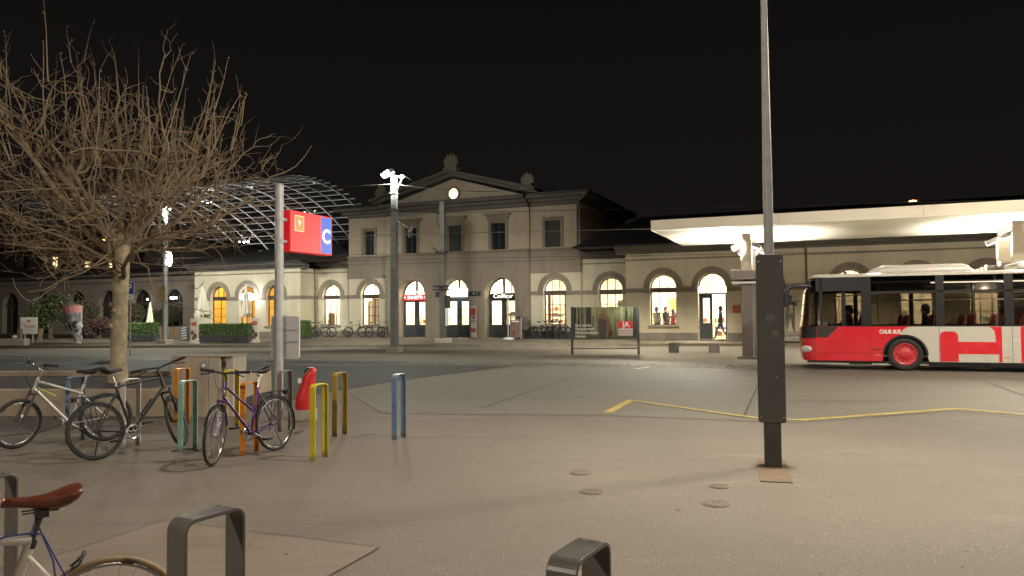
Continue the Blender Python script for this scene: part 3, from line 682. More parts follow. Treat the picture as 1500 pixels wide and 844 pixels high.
# shop door in the wing, one leaf open
c = door_u; t = WT + 0.2; d = MB(); a, b_ = c - WW / 2, c + WW / 2
d.box(a, a + 0.07, t, t + 0.08, 0.27, 2.7); d.box(b_ - 0.07, b_, t, t + 0.08, 0.27, 2.7); d.box(a, b_, t, t + 0.09, 2.702, 2.78)
x0, x1 = a + 0.072, c - 0.02
d.box(x0, x0 + 0.14, t + 0.01, t + 0.07, 0.27, 2.7); d.box(x1 - 0.14, x1, t + 0.01, t + 0.07, 0.27, 2.7); d.box(x0 + 0.14, x1 - 0.14, t + 0.01, t + 0.07, 0.27, 1.15); d.box(x0 + 0.14, x1 - 0.14, t + 0.01, t + 0.07, 2.5, 2.7)
for q in (1.5, 2.0): d.box(x0 + 0.14, x1 - 0.14, t + 0.03, t + 0.05, q, q + 0.03)
do = d.build('door', M_doorpaint, ST)
g_ = MB(); g_.quad((x0 + 0.14, t + 0.04, 1.15), (x1 - 0.14, t + 0.04, 1.15), (x1 - 0.14, t + 0.04, 2.5), (x0 + 0.14, t + 0.04, 2.5)); g_.build('pane', M_glass, do)
f = MB(); arch_ring(f, c, ZSP, WW / 2 - 0.05, WW / 2 + 0.02, t, t + 0.08); f.box(c - 0.35, c - 0.31, t + 0.01, t + 0.07, 2.782, ZSP + 0.62); fo = f.build('fanlight', M_doorpaint, ST)
g_ = MB(); lunette(g_, c, WW / 2, ZSP, t + 0.04); g_.quad((a, t + 0.04, 2.78), (b_, t + 0.04, 2.78), (b_, t + 0.04, ZSP - 0.001), (a, t + 0.04, ZSP - 0.001)); g_.build('pane', M_glass, fo)
# lit rooms behind the windows
M_floor = mat('room_floor', (0.3, 0.24, 0.17), 0.5, ns=2, na=0.1)
M_tube = lamp_mat('ceiling_lamp_glow', (1.0, 0.92, 0.78), 9)
M_tubeo = lamp_mat('ceiling_lamp_amber', (1.0, 0.72, 0.30), 5)
rooms = [(uLL + 0.1, uL - 0.1, WT, 'amber'), (uL + 0.1, CU0 - 0.1, 0.3, 'w'), (CU0 + 0.05, PU0 - 0.05, 0.0, 'w'), (PC[0] - 1.5, PC[0] + 1.5, PT + 0.7, 'w'), (PC[1] - 1.5, PC[1] + 1.5, PT + 0.7, 'w'), (PC[2] - 1.5, PC[2] + 1.5, PT + 0.7, 'w'), (PU1 + 0.05, CU1 - 0.05, 0.0, 'w'), (CU1 + 0.1, uR - 0.1, 0.3, 'w'), (uR + 0.1, door_u + 1.6, WT, 'w'), (door_u + 1.7, uc_at(1182, WT), WT, 'w'), (uc_at(1182, WT) + 0.1, u1245 + 1.6, WT, 'w'), (u1245 + 1.7, u1245 + 7.5, WT, 'w'), (u1245 + 7.6, uEnd - 0.3, WT, 'w')]
for u0, u1, t, kind in rooms:
    m = MB(); T0, T1 = t + 0.02, t + 5.2; zc = 4.55; z0 = 0.26
    m.i = 0
    m.quad((u0, T1, z0), (u1, T1, z0), (u1, T1, zc), (u0, T1, zc)); m.quad((u0, T0, z0), (u0, T1, z0), (u0, T1, zc), (u0, T0, zc)); m.quad((u1, T0, z0), (u1, T1, z0), (u1, T1, zc), (u1, T0, zc)); m.quad((u0, T0, zc), (u1, T0, zc), (u1, T1, zc), (u0, T1, zc))
    m.i = 1; m.quad((u0, T0, z0), (u1, T0, z0), (u1, T1, z0), (u0, T1, z0))
    ro = m.build('interior', [M_room, M_floor], ST)
    lm = MB(); nl = max(1, round((u1 - u0) / 2.2))
    for k in range(nl):
        x = u0 + (u1 - u0) * (k + 0.5) / nl
        for tt in (T0 + 1.2, T0 + 3.2): lm.box(x - 0.55, x + 0.55, tt - 0.1, tt + 0.1, zc - 0.22, zc - 0.16)
    lm.build('ceiling_lamp', M_tube if kind == 'w' else M_tubeo, ro)
    # shop shelves and goods at the back of the room
    sh = MB(); M_goods = [mat('goods_cream', (0.6, 0.5, 0.3), 0.6), mat('goods_red', (0.5, 0.06, 0.05), 0.5), mat('goods_green', (0.12, 0.3, 0.08), 0.6), mat('goods_brown', (0.22, 0.12, 0.06), 0.6), mat('goods_blue', (0.1, 0.16, 0.4), 0.6), mat('shelf_white', (0.6, 0.56, 0.48), 0.6)]
    rnd = random.Random(int(u0 * 100))
    x = u0 + 0.3
    while x < u1 - 0.9:
        wd = rnd.uniform(0.7, 1.3); dd = rnd.uniform(0.3, 0.5); off = rnd.choice((0.05, 0.05, 1.6, 2.6)); nsh = rnd.choice((3, 4, 5)); tb = T1 - off - dd
        if rnd.random() < 0.25: x += wd; continue
        sh.i = 5; sh.box(x, x + 0.03, tb, tb + dd, z0, z0 + nsh * 0.38 + 0.1); sh.box(x + wd - 0.03, x + wd, tb, tb + dd, z0, z0 + nsh * 0.38 + 0.1)
        for q in range(nsh):
            zz = z0 + 0.1 + q * 0.38; sh.i = 5; sh.box(x + 0.03, x + wd - 0.03, tb, tb + dd, zz, zz + 0.025)
            xx = x + 0.06
            while xx < x + wd - 0.18:
                gw = rnd.uniform(0.06, 0.16); sh.i = rnd.choice((0, 0, 1, 2, 3, 3, 4)); sh.box(xx, xx + gw - 0.01, tb + 0.04, tb + dd - 0.06, zz + 0.027, zz + rnd.uniform(0.12, 0.31)); xx += gw
        x += wd + rnd.uniform(0.1, 0.7)
    if kind == 'w': sh.build('display_shelf', M_goods, ro)

# blinds and curtains that tell the rooms apart
def blind(uc, t, z0, z1, col, x0=-0.7, x1=0.7, nm='curtain'):
    m = MB(); n = 14
    for k in range(n):
        a, b_ = uc + x0 + (x1 - x0) * k / n, uc + x0 + (x1 - x0) * (k + 1) / n
        m.quad((a, t + 0.03 * (k % 2), z0), (b_, t + 0.03 * ((k + 1) % 2), z0), (b_, t + 0.03 * ((k + 1) % 2), z1), (a, t + 0.03 * (k % 2), z1))
    mt = mat('curtain_' + col[0], col[1], 0.9); b = mt.node_tree.nodes['Principled BSDF']; b.inputs['Transmission Weight'].default_value = 0.0
    m.build(nm, mt, ST)
blind(cl, 0.62, ZSI, 2.85, ('peach', (0.62, 0.47, 0.36)), -0.25, 0.7)
blind(cl, 0.8, ZSI, 2.7, ('cream', (0.7, 0.64, 0.5)), -0.7, -0.3)
blind(link_l[0], 0.95, ZSI, 1.9, ('brown', (0.25, 0.15, 0.09)), -0.7, -0.15)
blind(link_l[0], 1.1, ZSI, 3.6, ('olive', (0.30, 0.27, 0.08)), 0.15, 0.7)
blind(cr, 0.7, ZSI, 3.0, ('tan', (0.42, 0.26, 0.15)), -0.7, -0.5)
blind(cr, 0.9, ZSI, 3.0, ('grey', (0.34, 0.32, 0.27)), 0.32, 0.7)
blind(link_r[0], 1.2, 1.6, 2.5, ('grey', (0.34, 0.32, 0.27)), 0.2, 0.7)
blind(right_windows[0], WT + 2.6, 1.9, 2.6, ('yellow', (0.68, 0.55, 0.15)), -0.1, 0.4, 'shop_banner')
# ------------------------------------------------------------------ signs on the facade
M_signred = mat('sign_red', (0.6, 0.02, 0.02), 0.4, emit=(1.0, 0.03, 0.03), es=0.30)
M_letter = lamp_mat('letter_glow', (1.0, 0.97, 0.92), 0.6)
M_signdark = mat('sign_black', (0.02, 0.02, 0.022), 0.5)
t0 = PT + 0.36
o = thing('restaurant_sign', 'red backlit sign with white capitals above the first portal door', 'sign', fl(FP(608.5, 432, t0)[0], t0, 2.86), -A)
m = MB(); m.box(-0.86, 0.86, -0.08, 0.06, -0.2, 0.18); m.build('sign_box', M_signred, o, bevel=0.05)
text_part('letters', 'ZANETTI', 0.30, M_letter, o, (0.0, -0.085, -0.02), fat=0.006, sx=0.94)
text_part('script_letters', 'Ristorante', 0.30, M_letter, o, (0.02, -0.06, 0.36), fat=0.006, shear=0.3)
m = MB()
for x in (-0.74, 0.74): m.ball((x, -0.085, -0.01), 0.09, 0.02, 0.09)
m.build('emblem', lamp_mat('emblem_glow', (1.0, 0.25, 0.25), 0.35), o)
o = thing('hairdresser_sign', 'long black fascia sign with white lit letters above the third portal door', 'sign', fl(FP(738.5, 432, t0)[0], t0 + 0.02, 2.84), -A)
m = MB(); m.box(-0.9, 0.9, -0.05, 0.05, -0.19, 0.19); m.build('sign_box', M_signdark, o, bevel=0.01)
text_part('letters', 'Coiffeur', 0.36, M_letter, o, (-0.06, -0.056, 0.0), fat=0.003, sx=1.12)
o = thing('lit_transom_sign', 'blank white glowing sign box over the middle portal door', 'sign', fl(FP(670, 430, t0)[0], t0 + 0.02, 3.12), -A)
m = MB(); m.box(-0.70, 0.70, -0.06, 0.06, -0.27, 0.27); m.build('sign_box', lamp_mat('sign_white_glow', (1.0, 0.96, 0.88), 1.2), o, bevel=0.02)
o = thing('platform_sign', 'small black projecting sign on the pier between middle and third doors', 'sign', fl((PC[1] + PC[2]) / 2 - 0.1, PT - 0.10, 3.02), -A)
m = MB(); m.box(-0.42, 0.42, -0.12, 0.0, -0.14, 0.14); m.box(-0.05, 0.05, 0.0, 0.06, -0.05, 0.05); m.build('sign_box', M_signdark, o, bevel=0.01)
m = MB(); m.box(-0.02, 0.02, -0.127, -0.122, -0.07, 0.07); m.box(-0.07, 0.07, -0.1275, -0.1225, -0.02, 0.02); m.box(0.18, 0.3, -0.127, -0.122, -0.06, -0.03); m.box(0.18, 0.3, -0.127, -0.122, 0.03, 0.06); m.build('symbol', mat('dim_white', (0.35, 0.35, 0.33), 0.5), o)
u_, z_ = FP(694, 490, PT - 0.4)
o = fthing('information_pillar', 'slim white pillar with red panels beside the middle portal door', 'information pillar', FP(694, 470, PT - 0.4)[0], PT - 0.4, 0.25)
m = MB(); m.box(-0.19, 0.19, -0.06, 0.06, 0.0, 2.0); m.build('panel', mat('pillar_grey', (0.32, 0.28, 0.25), 0.5, ns=3, na=0.1), o, bevel=0.02)
m = MB(); m.box(-0.17, 0.17, -0.066, -0.061, 1.4, 1.85); m.box(-0.17, 0.17, -0.066, -0.061, 0.35, 0.6); m.box(-0.17, 0.17, -0.066, -0.061, 0.98, 1.03); m.build('red_panel', mat('pillar_red', (0.26, 0.03, 0.03), 0.5), o)
m = MB(); m.box(-0.05, 0.08, -0.0665, -0.061, 1.18, 1.34); m.box(-0.12, 0.12, -0.0665, -0.061, 1.08, 1.11); m.box(-0.02, 0.02, -0.0665, -0.061, 1.25, 1.4 - 0.005); m.build('pictogram', M_signdark, o)
o = fthing('letter_box', 'small red square notice on the plaster beside the open shop door', 'notice', FP(1079, 453, WT)[0], WT - 0.012, FP(1079, 453, WT)[1])
m = MB(); m.box(-0.2, 0.2, -0.03, 0.01, -0.2, 0.2); m.build('panel', mat('notice_red', (0.36, 0.06, 0.045), 0.5, ns=4, na=0.1), o, bevel=0.01)
o['label'] = 'small red square notice on the plaster beside the open shop door'; o.name = 'wall_notice'
o = fthing('vending_machine', 'orange vending machine against the wall behind the canopy columns', 'vending machine', FP(1107, 470, WT)[0], WT - 0.45, 0.25)
m = MB(); m.box(-0.35, 0.35, -0.3, 0.35, 0.0, 1.75); m.build('cabinet', mat('machine_orange', (0.55, 0.14, 0.06), 0.4, ns=3, na=0.05), o, bevel=0.03)
m = MB(); m.box(-0.26, 0.26, -0.306, -0.301, 0.9, 1.6); m.build('window', lamp_mat('machine_glow', (1.0, 0.8, 0.5), 1.0), o)
m = MB(); m.box(-0.2, 0.2, -0.31, -0.301, 0.25, 0.45); m.build('tray', M_black, o)
# restaurant wall lamps: the blown-out oval lamp of the middle left window, the small ones further off
u_, z_ = FP(363, 435, WT - 0.5)
o = fthing('wall_lamp', 'glaring white oval lamp on the restaurant wall behind a folded parasol', 'lamp', u_, WT - 0.5, z_)
m = MB(); m.ball((0, 0, 0), 0.72, 0.12, 0.27, 20, 10); m.build('lamp_glass', lamp_mat('oval_lamp_glow', (0.95, 0.97, 1.0), 7.0), o)
m = MB(); m.tube([(0, 0.1, 0), (0, 0.55, 0.0)], 0.03, 8); m.box(-0.1, 0.1, 0.44, 0.5, -0.1, 0.1); m.build('bracket', M_dark, o)
# ------------------------------------------------------------------ bus-stop canopy
CP = Vector((4.9, 26.0, 0)); CM = Matrix.Translation(CP) @ Matrix.Rotation(-A, 4, 'Z')
M_slab = mat('canopy_concrete', (0.76, 0.72, 0.62), 0.85, ns=0.6, na=0.06, bump=0.1, bs=30)
M_fascia = mat('canopy_fascia', (0.60, 0.56, 0.46), 0.8, ns=0.9, na=0.1)
M_colg = mat('column_grey', (0.15, 0.13, 0.12), 0.7, ns=3, na=0.08)
CA = thing('bus_stop_canopy', 'long flat white concrete canopy over the bus stop on paired columns', 'canopy', CP, -A)
m = MB(); m.box(0, 46, 0, 6.7, 4.62, 4.94); m.build('slab', M_slab, CA, bevel=0.015)
m = MB(); m.box(-0.012, 46, -0.012, 0.0, 4.60, 4.96); m.box(-0.012, -0.0, 0.0, 6.71, 4.60, 4.96); m.build('fascia', M_fascia, CA)
m = MB()
for k in range(1, 11): m.box(k * 4.2 - 0.006, k * 4.2 + 0.006, -0.0145, -0.0125, 4.605, 4.955)
m.build('fascia_joint', mat('joint_grey', (0.22, 0.2, 0.17), 0.8), CA)
m = MB(); m.box(0.5, 46, 0.5, 6.2, 4.943, 4.975); 
for k in range(6): m.box(3 + k * 7, 5.2 + k * 7, 2.6, 4.2, 4.99, 5.22)
m.build('roof_sheet', M_slate, CA)
M_colup = mat('column_upper', (0.42, 0.37, 0.29), 0.8, ns=2, na=0.06)
M_lampglow = lamp_mat('uplight_glow', (1.0, 0.95, 0.86), 9.0)
def canopy_column(s, t):
    m = MB(); m.box(s - 0.36, s + 0.36, t - 0.26, t + 0.26, 0.0, 0.10); m.box(s - 0.195, s + 0.195, t - 0.16, t + 0.16, 0.10, 2.9); o = m.build('column', M_colg, CA, bevel=0.01)
    m = MB(); m.box(s - 0.19, s + 0.19, t - 0.15, t + 0.15, 3.24, 4.3); m.box(s - 0.15, s + 0.15, t - 0.12, t + 0.12, 4.302, 4.618); m.build('shaft', M_colup, o, bevel=0.01)
    m = MB()
    for q in range(-9, 10):
        if abs(q) < 3: continue
        m.box(s + q * 0.06 - 0.012, s + q * 0.06 + 0.012, t - 0.2, t + 0.2, 3.245, 3.31)
    m.build('louvre', M_colup, o)
    for sg in (-1, 1):
        h = MB(); h.M = Matrix.Translation((s + sg * 0.33, t, 4.14)) @ Matrix.Rotation(sg * R(24), 4, 'Y'); h.box(-0.2, 0.2, -0.11, 0.11, -0.055, 0.1); ho = h.build('floodlight', M_colg, o, bevel=0.02)
        g_ = MB(); g_.M = h.M; g_.box(-0.17, 0.17, -0.09, 0.09, -0.066, -0.057); g_.build('lamp_glass', M_lampglow, ho)
    return o
def canopy_pair(s):
    for t in (2.75, 4.95): canopy_column(s, t)
    m = MB(); m.box(s - 0.55, s + 0.42, 2.3, 5.4, 2.902, 3.238); m.build('cross_beam', M_colg, CA, bevel=0.015)
    m = MB(); m.box(s - 0.52, s + 0.5, 2.45, 2.57, 2.76, 2.84); m.build('strip_lamp', M_white, CA, bevel=0.01)
    for t, e in ((2.75, 260), (4.95, 260)):
        for sg in (-1, 1):
            light('canopy_uplight', 'SPOT', CM @ Vector((s + sg * 0.75, t, 3.15)), e * 1.25, (1.0, 0.93, 0.80), size=0.12, rot=(PI, 0, 0), spot=150, blend=0.9)
    light('canopy_downlight', 'SPOT', CM @ Vector((s + 4.2, 1.6, 4.5)), 130, (1.0, 0.9, 0.72), size=0.2, spot=140, blend=0.6)
for s in (2.93, 11.4, 19.9, 28.4): canopy_pair(s)
# bench under the canopy
p = G(985, 516.5); q = G(1048, 516.5)
B = thing('park_bench', 'low backless bench with pale slab seat on two dark block feet', 'bench', (p + q) / 2, math.atan2(q.y - p.y, q.x - p.x))
m = MB(); m.box(-1.12, 1.12, -0.26, 0.26, 0.402, 0.49); m.build('seat', mat('bench_slab', (0.55, 0.5, 0.4), 0.7, ns=4, na=0.1), B, bevel=0.012)
for x in (-0.85, 0.85):
    m = MB(); m.box(x - 0.21, x + 0.21, -0.2, 0.2, 0, 0.398); m.build('leg', mat('bench_block', (0.14, 0.125, 0.11), 0.8, ns=4, na=0.15), B, bevel=0.015)

# ------------------------------------------------------------------ poster board
pa, pb = G(838.5, 519), G(935.5, 519); pb = Vector((pb.x, pb.y, 0)); dv = pb - pa; LW = dv.length
PB = thing('poster_board', 'low framed billboard with a forest embrace picture and a red yes box', 'billboard', pa, math.atan2(dv.y, dv.x))
zt, zb = 1.98, 0.62
m = MB()
for x in (0, LW): m.box(x - 0.05, x + 0.05, -0.04, 0.04, 0, zt + 0.02)
m.box(0.05, LW - 0.05, -0.02, 0.02, 0.22, 0.27)
m.build('frame', M_dark, PB, bevel=0.008)
m = MB(); m.box(0.052, LW - 0.052, -0.03, 0.03, zb, zt); po = m.build('poster', mat('poster_ground', (0.15, 0.16, 0.07), 0.5, ns=2.2, na=0.7, det=8), PB)
rnd = random.Random(3); m = MB(); W0 = 0.06; W1 = LW - 0.06
for k in range(46):
    m.i = rnd.choice((0, 0, 1, 2, 2)); x = rnd.uniform(W0, W1 - 0.1); wd = rnd.uniform(0.02, 0.10)
    if 1.0 < x < 1.75: continue
    z1 = zt - 0.01 - (0 if rnd.random() < 0.6 else rnd.uniform(0.1, 0.5)); z0 = zb + rnd.uniform(0.1, 0.6); yy = -0.0305 - 0.0001 * k
    m.ngon([(x, yy, z0), (x + wd, yy, z0), (x + wd * rnd.uniform(0.7, 1), yy, z1), (x + wd * rnd.uniform(0, 0.2), yy, z1)])
m.i = 0; m.quad((W0, -0.036, zb), (W0 + 0.14, -0.036, zb), (W0 + 0.12, -0.036, zt), (W0, -0.036, zt)); m.quad((W1 - 0.2, -0.036, zb), (W1, -0.036, zb), (W1, -0.036, zt), (W1 - 0.16, -0.036, zt))
m.quad((0.58, -0.036, zb + 0.3), (0.80, -0.036, zb + 0.3), (0.80, -0.036, zt), (0.60, -0.036, zt))
m.i = 1; m.quad((W0, -0.0362, zb), (W1, -0.0362, zb), (W1, -0.0362, zb + 0.10), (W0, -0.0362, zb + 0.22))
m.build('forest_print', [mat('print_dark', (0.02, 0.024, 0.02), 0.5), mat('print_green', (0.06, 0.075, 0.035), 0.5), mat('print_light', (0.30, 0.30, 0.18), 0.5)], po)
m = MB(); cx = 1.34; zz = lambda f: zb + (zt - zb) * f; y = -0.037
m.i = 0; m.ngon([(cx - .18, y, zz(0.02)), (cx + .06, y, zz(0.02)), (cx + .10, y, zz(0.35)), (cx + .26, y, zz(0.50)), (cx + .2, y, zz(0.66)), (cx + .02, y, zz(.78)), (cx - .14, y, zz(.74)), (cx - .25, y, zz(0.55)), (cx - .24, y, zz(.25))])
m.i = 1; y = -0.0375; m.ngon([(cx + .10, y, zz(0.03)), (cx + .18, y, zz(.03)), (cx + .22, y, zz(0.3)), (cx + .19, y, zz(0.34)), (cx + .32, y, zz(.16)), (cx + .38, y, zz(.18)), (cx + .27, y, zz(.55)), (cx + .12, y, zz(.6)), (cx + .10, y, zz(.4))])
y = -0.038; m.ngon([(cx - .2, y, zz(.66)), (cx + .2, y, zz(.58)), (cx + .22, y, zz(.65)), (cx - .1, y, zz(.8)), (cx - .2, y, zz(.76))])
m.i = 2; y = -0.0385; m.ngon([(cx + 0.0 + .13 * math.cos(a), y, zz(.86) + .14 * math.sin(a)) for a in [k * PI / 7 for k in range(14)]])
m.build('embracing_couple_print', [mat('print_brown', (0.055, 0.04, 0.035), 0.5), mat('print_skin', (0.15, 0.085, 0.055), 0.5), mat('print_hair', (0.15, 0.085, 0.045), 0.5)], po)
M_ptext = mat('print_white', (0.62, 0.6, 0.55), 0.5)
for k, s in enumerate(('Eine starke', 'Partnerschaft', 'für nachhaltigen', 'Handel.')):
    text_part('print_text', s, 0.15, M_ptext, po, (0.13, -0.0395, zb + 0.60 - k * 0.155), fat=0.006, align='LEFT', ext=0.0008)
m = MB(); m.box(1.92, 2.53, -0.0395, -0.031, zz(.34), zz(.56)); m.build('red_box', mat('print_red', (0.5, 0.02, 0.035), 0.5), po)
text_part('print_text', 'JA', 0.30, M_ptext, po, (2.25, -0.0405, zz(.45)), fat=0.012, ext=0.0008)
m = MB(); m.box(1.94, 2.53, -0.0393, -0.031, zz(.12), zz(.335)); m.build('white_box', M_ptext, po)
m = MB()
for f in (.17, .22, .27): m.box(1.97, 2.5, -0.0398, -0.0394, zz(f), zz(f + .022))
m.build('fine_print', mat('print_pinkgrey', (0.32, 0.2, 0.2), 0.5), po)

# ------------------------------------------------------------------ masts
def mast(px, pyb, z0, top, r0, r1, label, block=0.42, rings=(), octa=False):
    p = G(px, pyb, z0); o = thing('catenary_mast', label, 'mast', p, -A)
    m = MB(); m.box(-block, block, -block * 0.8, block * 0.8, 0, 0.26); m.build('footing', M_concrete, o, bevel=0.02)
    m = MB()
    if octa: m.lathe([(r0, 0.26), (r1, top)], 12)
    else:
        m.loft([[(-r, -r * 0.75, z), (r, -r * 0.75, z), (r, r * 0.75, z), (-r, r * 0.75, z)] for r, z in ((r0, 0.26), (r1, top))], smooth=False)
    m.build('pole', mat('mast_' + ('pale' if not octa and block > 0.35 else 'steel'), (0.135, 0.13, 0.115) if not octa and block > 0.35 else (0.24, 0.26, 0.26), 0.55, 0.2, ns=3, na=0.25), o, bevel=0.012)
    m = MB()
    for z in rings:
        rr = r0 + (r1 - r0) * z / top; m.box(-rr - 0.03, rr + 0.03, -rr * .75 - 0.025, rr * .75 + 0.025, z, z + 0.03)
    if rings: m.build('clamp', M_galv, o)
    return o, p
M_flood = lamp_mat('floodlight_glow', (0.97, 0.99, 1.0), 14.0)
MA, mp_ = mast(578, 516.5, 0.0, 8.15, 0.165, 0.125, 'tall tapered mast with glaring floodlights on the road edge', 0.32, (0.9, 1.9, 2.9, 3.6, 4.0, 4.9, 5.8, 6.6, 7.3))
m = MB(); m.M = Matrix.Translation((-0.28, -0.05, 8.25)) @ Matrix.Rotation(R(20), 4, 'X') @ Matrix.Rotation(R(-25), 4, 'Y'); m.box(-0.26, 0.22, -0.2, 0.2, -0.06, 0.16); fo = m.build('floodlight', M_mast, MA, bevel=0.02)
g_ = MB(); g_.M = m.M; g_.box(-0.24, 0.20, -0.18, 0.18, -0.075, -0.062); g_.box(-0.24, 0.20, -0.215, -0.203, -0.04, 0.14); g_.build('lamp_glass', M_flood, fo)
m = MB(); m.box(-0.03, 0.03, -0.03, 0.03, 7.9, 8.2); m.tube([(-0.28, -0.05, 8.2), (0, 0, 7.95), (0.5, -0.05, 8.1)], 0.025, 6); m.tube([(0.14, 0, 7.5), (0.42, 0, 7.95)], 0.05, 8); m.tube([(0.5, 0, 8.1), (1.1, 0, 7.75)], 0.012, 5); m.build('bracket', M_dark, MA)
m = MB(); m.ball((0.42, -0.05, 8.05), 0.13, 0.1, 0.08); m.build('lamp', M_flood, MA)
m = MB(); m.tube([(0.15, 0, 6.05), (0.95, -0.1, 5.55), (1.0, -0.1, 5.55)], 0.022, 6); m.tube([(0.95, -0.1, 5.75), (0.95, -0.1, 5.3)], 0.02, 6)
m.ball((0.85, -0.1, 5.5), 0.08); m.ball((0.98, -0.1, 5.62), 0.06); m.ball((0.85, -0.1, 5.28), 0.05); m.build('cantilever', M_galv, MA)
MB_, mp2 = mast(649, 502.5, 0.165, 7.75, 0.158, 0.148, 'square grey mast on a concrete block in front of the middle portal door', 0.40, ())
m = MB()
m.tube([(-0.18, -0.05, 7.1), (-0.75, -0.05, 7.35)], 0.05, 8); m.ball((-0.78, -0.05, 7.33), 0.1); m.tube([(-0.2, 0, 6.3), (-0.36, 0, 6.7), (-0.3, 0, 7.0)], 0.03, 6)
for z in (2.92, 3.1): m.tube([(-0.5, -0.2, z), (0.5, -0.2, z)], 0.05, 8)
m.box(-0.3, -0.1, -0.3, -0.2, 2.5, 2.8); m.box(0.22, 0.42, -0.14, 0.12, 1.9, 2.6); m.box(-0.32, 0.3, -0.25, 0.0, 4.9, 5.05); m.tube([(-0.3, 0, 5.05), (-0.6, 0, 5.25)], 0.03, 6)
m.build('insulator_bracket', M_dark, MB_)
m = MB(); m.box(0.23, 0.42, -0.16, -0.142, 0.95, 1.9); m.build('timetable', M_white, MB_)
ML, mp3 = mast(241.5, 504, 0.16, 7.9, 0.17, 0.11, 'slim round lamp mast beside the left restaurant hedge', 0.36, (0.8, 2.2, 4.5, 5.4), octa=True)
ML['label'] = 'round mast with white lamps on top between the two restaurant hedges'
m = MB(); m.box(-0.42, 0.02, -0.12, 0.12, 7.95, 8.08); fo = m.build('floodlight', M_mast, ML, bevel=0.02)
g_ = MB(); g_.box(-0.4, 0.0, -0.1, 0.1, 7.935, 7.948); g_.box(-0.4, 0.0, -0.135, -0.122, 7.96, 8.06); g_.build('lamp_glass', lamp_mat('mast_glow', (0.97, 0.99, 1.0), 12.0), fo)
m = MB(); m.ball((0.30, -0.05, 7.75), 0.08); m.ball((0.05, -0.18, 7.55), 0.12, 0.05, 0.25); m.build('lamp', lamp_mat('mast_glow', (1, 1, 1), 12.0), ML)
m = MB(); m.box(-0.26, 0.26, -0.24, -0.18, 2.55, 2.9); m.box(-0.2, 0.24, -0.24, -0.18, 3.0, 3.3); m.build('small_plate', mat('plate_yellow', (0.3, 0.22, 0.08), 0.6), ML)
m = MB(); m.ball((0.40, -0.1, 4.85), 0.17, 0.14, 0.42); m.tube([(0.0, 0, 5.3), (0.4, -0.1, 5.25)], 0.025, 6); m.build('lantern', lamp_mat('lantern_glow', (1.0, 0.98, 0.95), 9.0), ML)
# overhead wires
M_wire = mat('wire', (0.05, 0.045, 0.04), 0.5, 0.6); M_wirel = mat('bare_copper_wire', (0.35, 0.33, 0.3), 0.35, 0.9)
def wire(name, label, pts, sag, r, m_):
    mb = MB(); P = [Vector(q) for q in pts]; out = []
    for a, b_ in zip(P[:-1], P[1:]):
        for k in range(10):
            f = k / 10; q = a.lerp(b_, f); q.z -= sag * 4 * f * (1 - f); out.append(q)
    out.append(P[-1]); mb.tube(out, r, 5)
    return tag(mb.build(name, m_), label, 'wire', 'overhead tram wires')
top = mp_ + Vector((0, 0, 7.75))
wire('overhead_wire', 'bright span wire from the floodlit mast top towards the glass roof', [top + Vector((-26, 3, 0.4)), top], 0.25, 0.022, M_wirel)
wire('overhead_wire', 'bright span wire from the floodlit mast top across the pediment', [top, fl(1.6, -0.6, 9.35)], 0.25, 0.018, M_wirel)
cz = mp_ + Vector((0.95, 0.0, 5.42)); WD = Vector((1, -0.17, 0))
wire('overhead_wire', 'thin contact wire held by the mast arm in front of the upper windows', [cz - WD * 45, cz, cz + WD * 60], 0.06, 0.012, M_wirel)
wire('overhead_wire', 'dark upper carrier wire above the contact wire', [cz - WD * 45 + Vector((0, 0, 0.9)), cz + Vector((0, 0.2, 1.0)), cz + WD * 60 + Vector((0, 0, 0.9))], 0.2, 0.010, M_wire)
for k, (z, lab) in enumerate(((4.62, 'topmost of three dark wires in front of the band below the windows'), (4.4, 'middle of three dark wires in front of the band below the windows'), (4.95, 'dark wire running just under the upper window sills'))):
    q = mp2 + Vector((0, -0.2, z)); wire('overhead_wire', lab, [q - WD * 40 + Vector((0, 0, 0.2)), q, q + Vector((11, -2.5, 0.1))] if k else [q - WD * 40, q, q + WD * 40], 0.08, 0.010, M_wire)

# ------------------------------------------------------------------ tall lamp post with the sleeve in the foreground
pp = G(1132.5, 684); FPOST = thing('lamp_post', 'tall grey lamp post with thick square sleeve rising from a brown patch', 'lamp post', pp, R(-17))
m = MB(); m.box(-0.09, 0.09, -0.07, 0.07, 0, 0.6); m.build('foot', mat('post_foot', (0.065, 0.06, 0.055), 0.6, 0.2, ns=5, na=0.15), FPOST, bevel=0.008)
m = MB(); m.box(-0.132, 0.132, -0.10, 0.10, 0.50, 2.36); m.box(-0.145, 0.145, -0.06, 0.06, 0.505, 2.345); m.box(-0.10, 0.10, -0.1035, -0.1005, 1.05, 1.62) if False else None; m.build('sleeve', mat('sleeve_grey', (0.085, 0.08, 0.075), 0.6, 0.2, ns=4, na=0.1), FPOST, bevel=0.006)
m = MB(); m.lathe([(0.054, 2.36), (0.052, 3.2), (0.036, 5.0), (0.034, 7.9)], 16); m.build('pole', M_galv, FPOST)
m = MB(); m.box(-0.155, 0.155, -0.80, 0.42, 0.004, 0.010); m.build('ground_patch', mat('brown_patch', (0.15, 0.105, 0.06), 0.85, ns=7, na=0.3), FPOST)  # flat brown rectangle on the ground, reaching from the foot towards the camera
def lamp_head(par, z, ang=0.0):
    h = MB(); h.M = Matrix.Rotation(ang, 4, 'Z'); h.box(-0.35, 0.35, -0.22, 0.22, z, z + 0.14); h.tube([(0, 0, z - 0.2), (0, 0, z + 0.02)], 0.05, 8); ho = h.build('lamp_head', M_mast, par, bevel=0.03)
    g_ = MB(); g_.M = h.M; g_.box(-0.3, 0.3, -0.18, 0.18, z - 0.014, z - 0.002); g_.build('lamp_glass', M_flood, ho)
lamp_head(FPOST, 8.0)
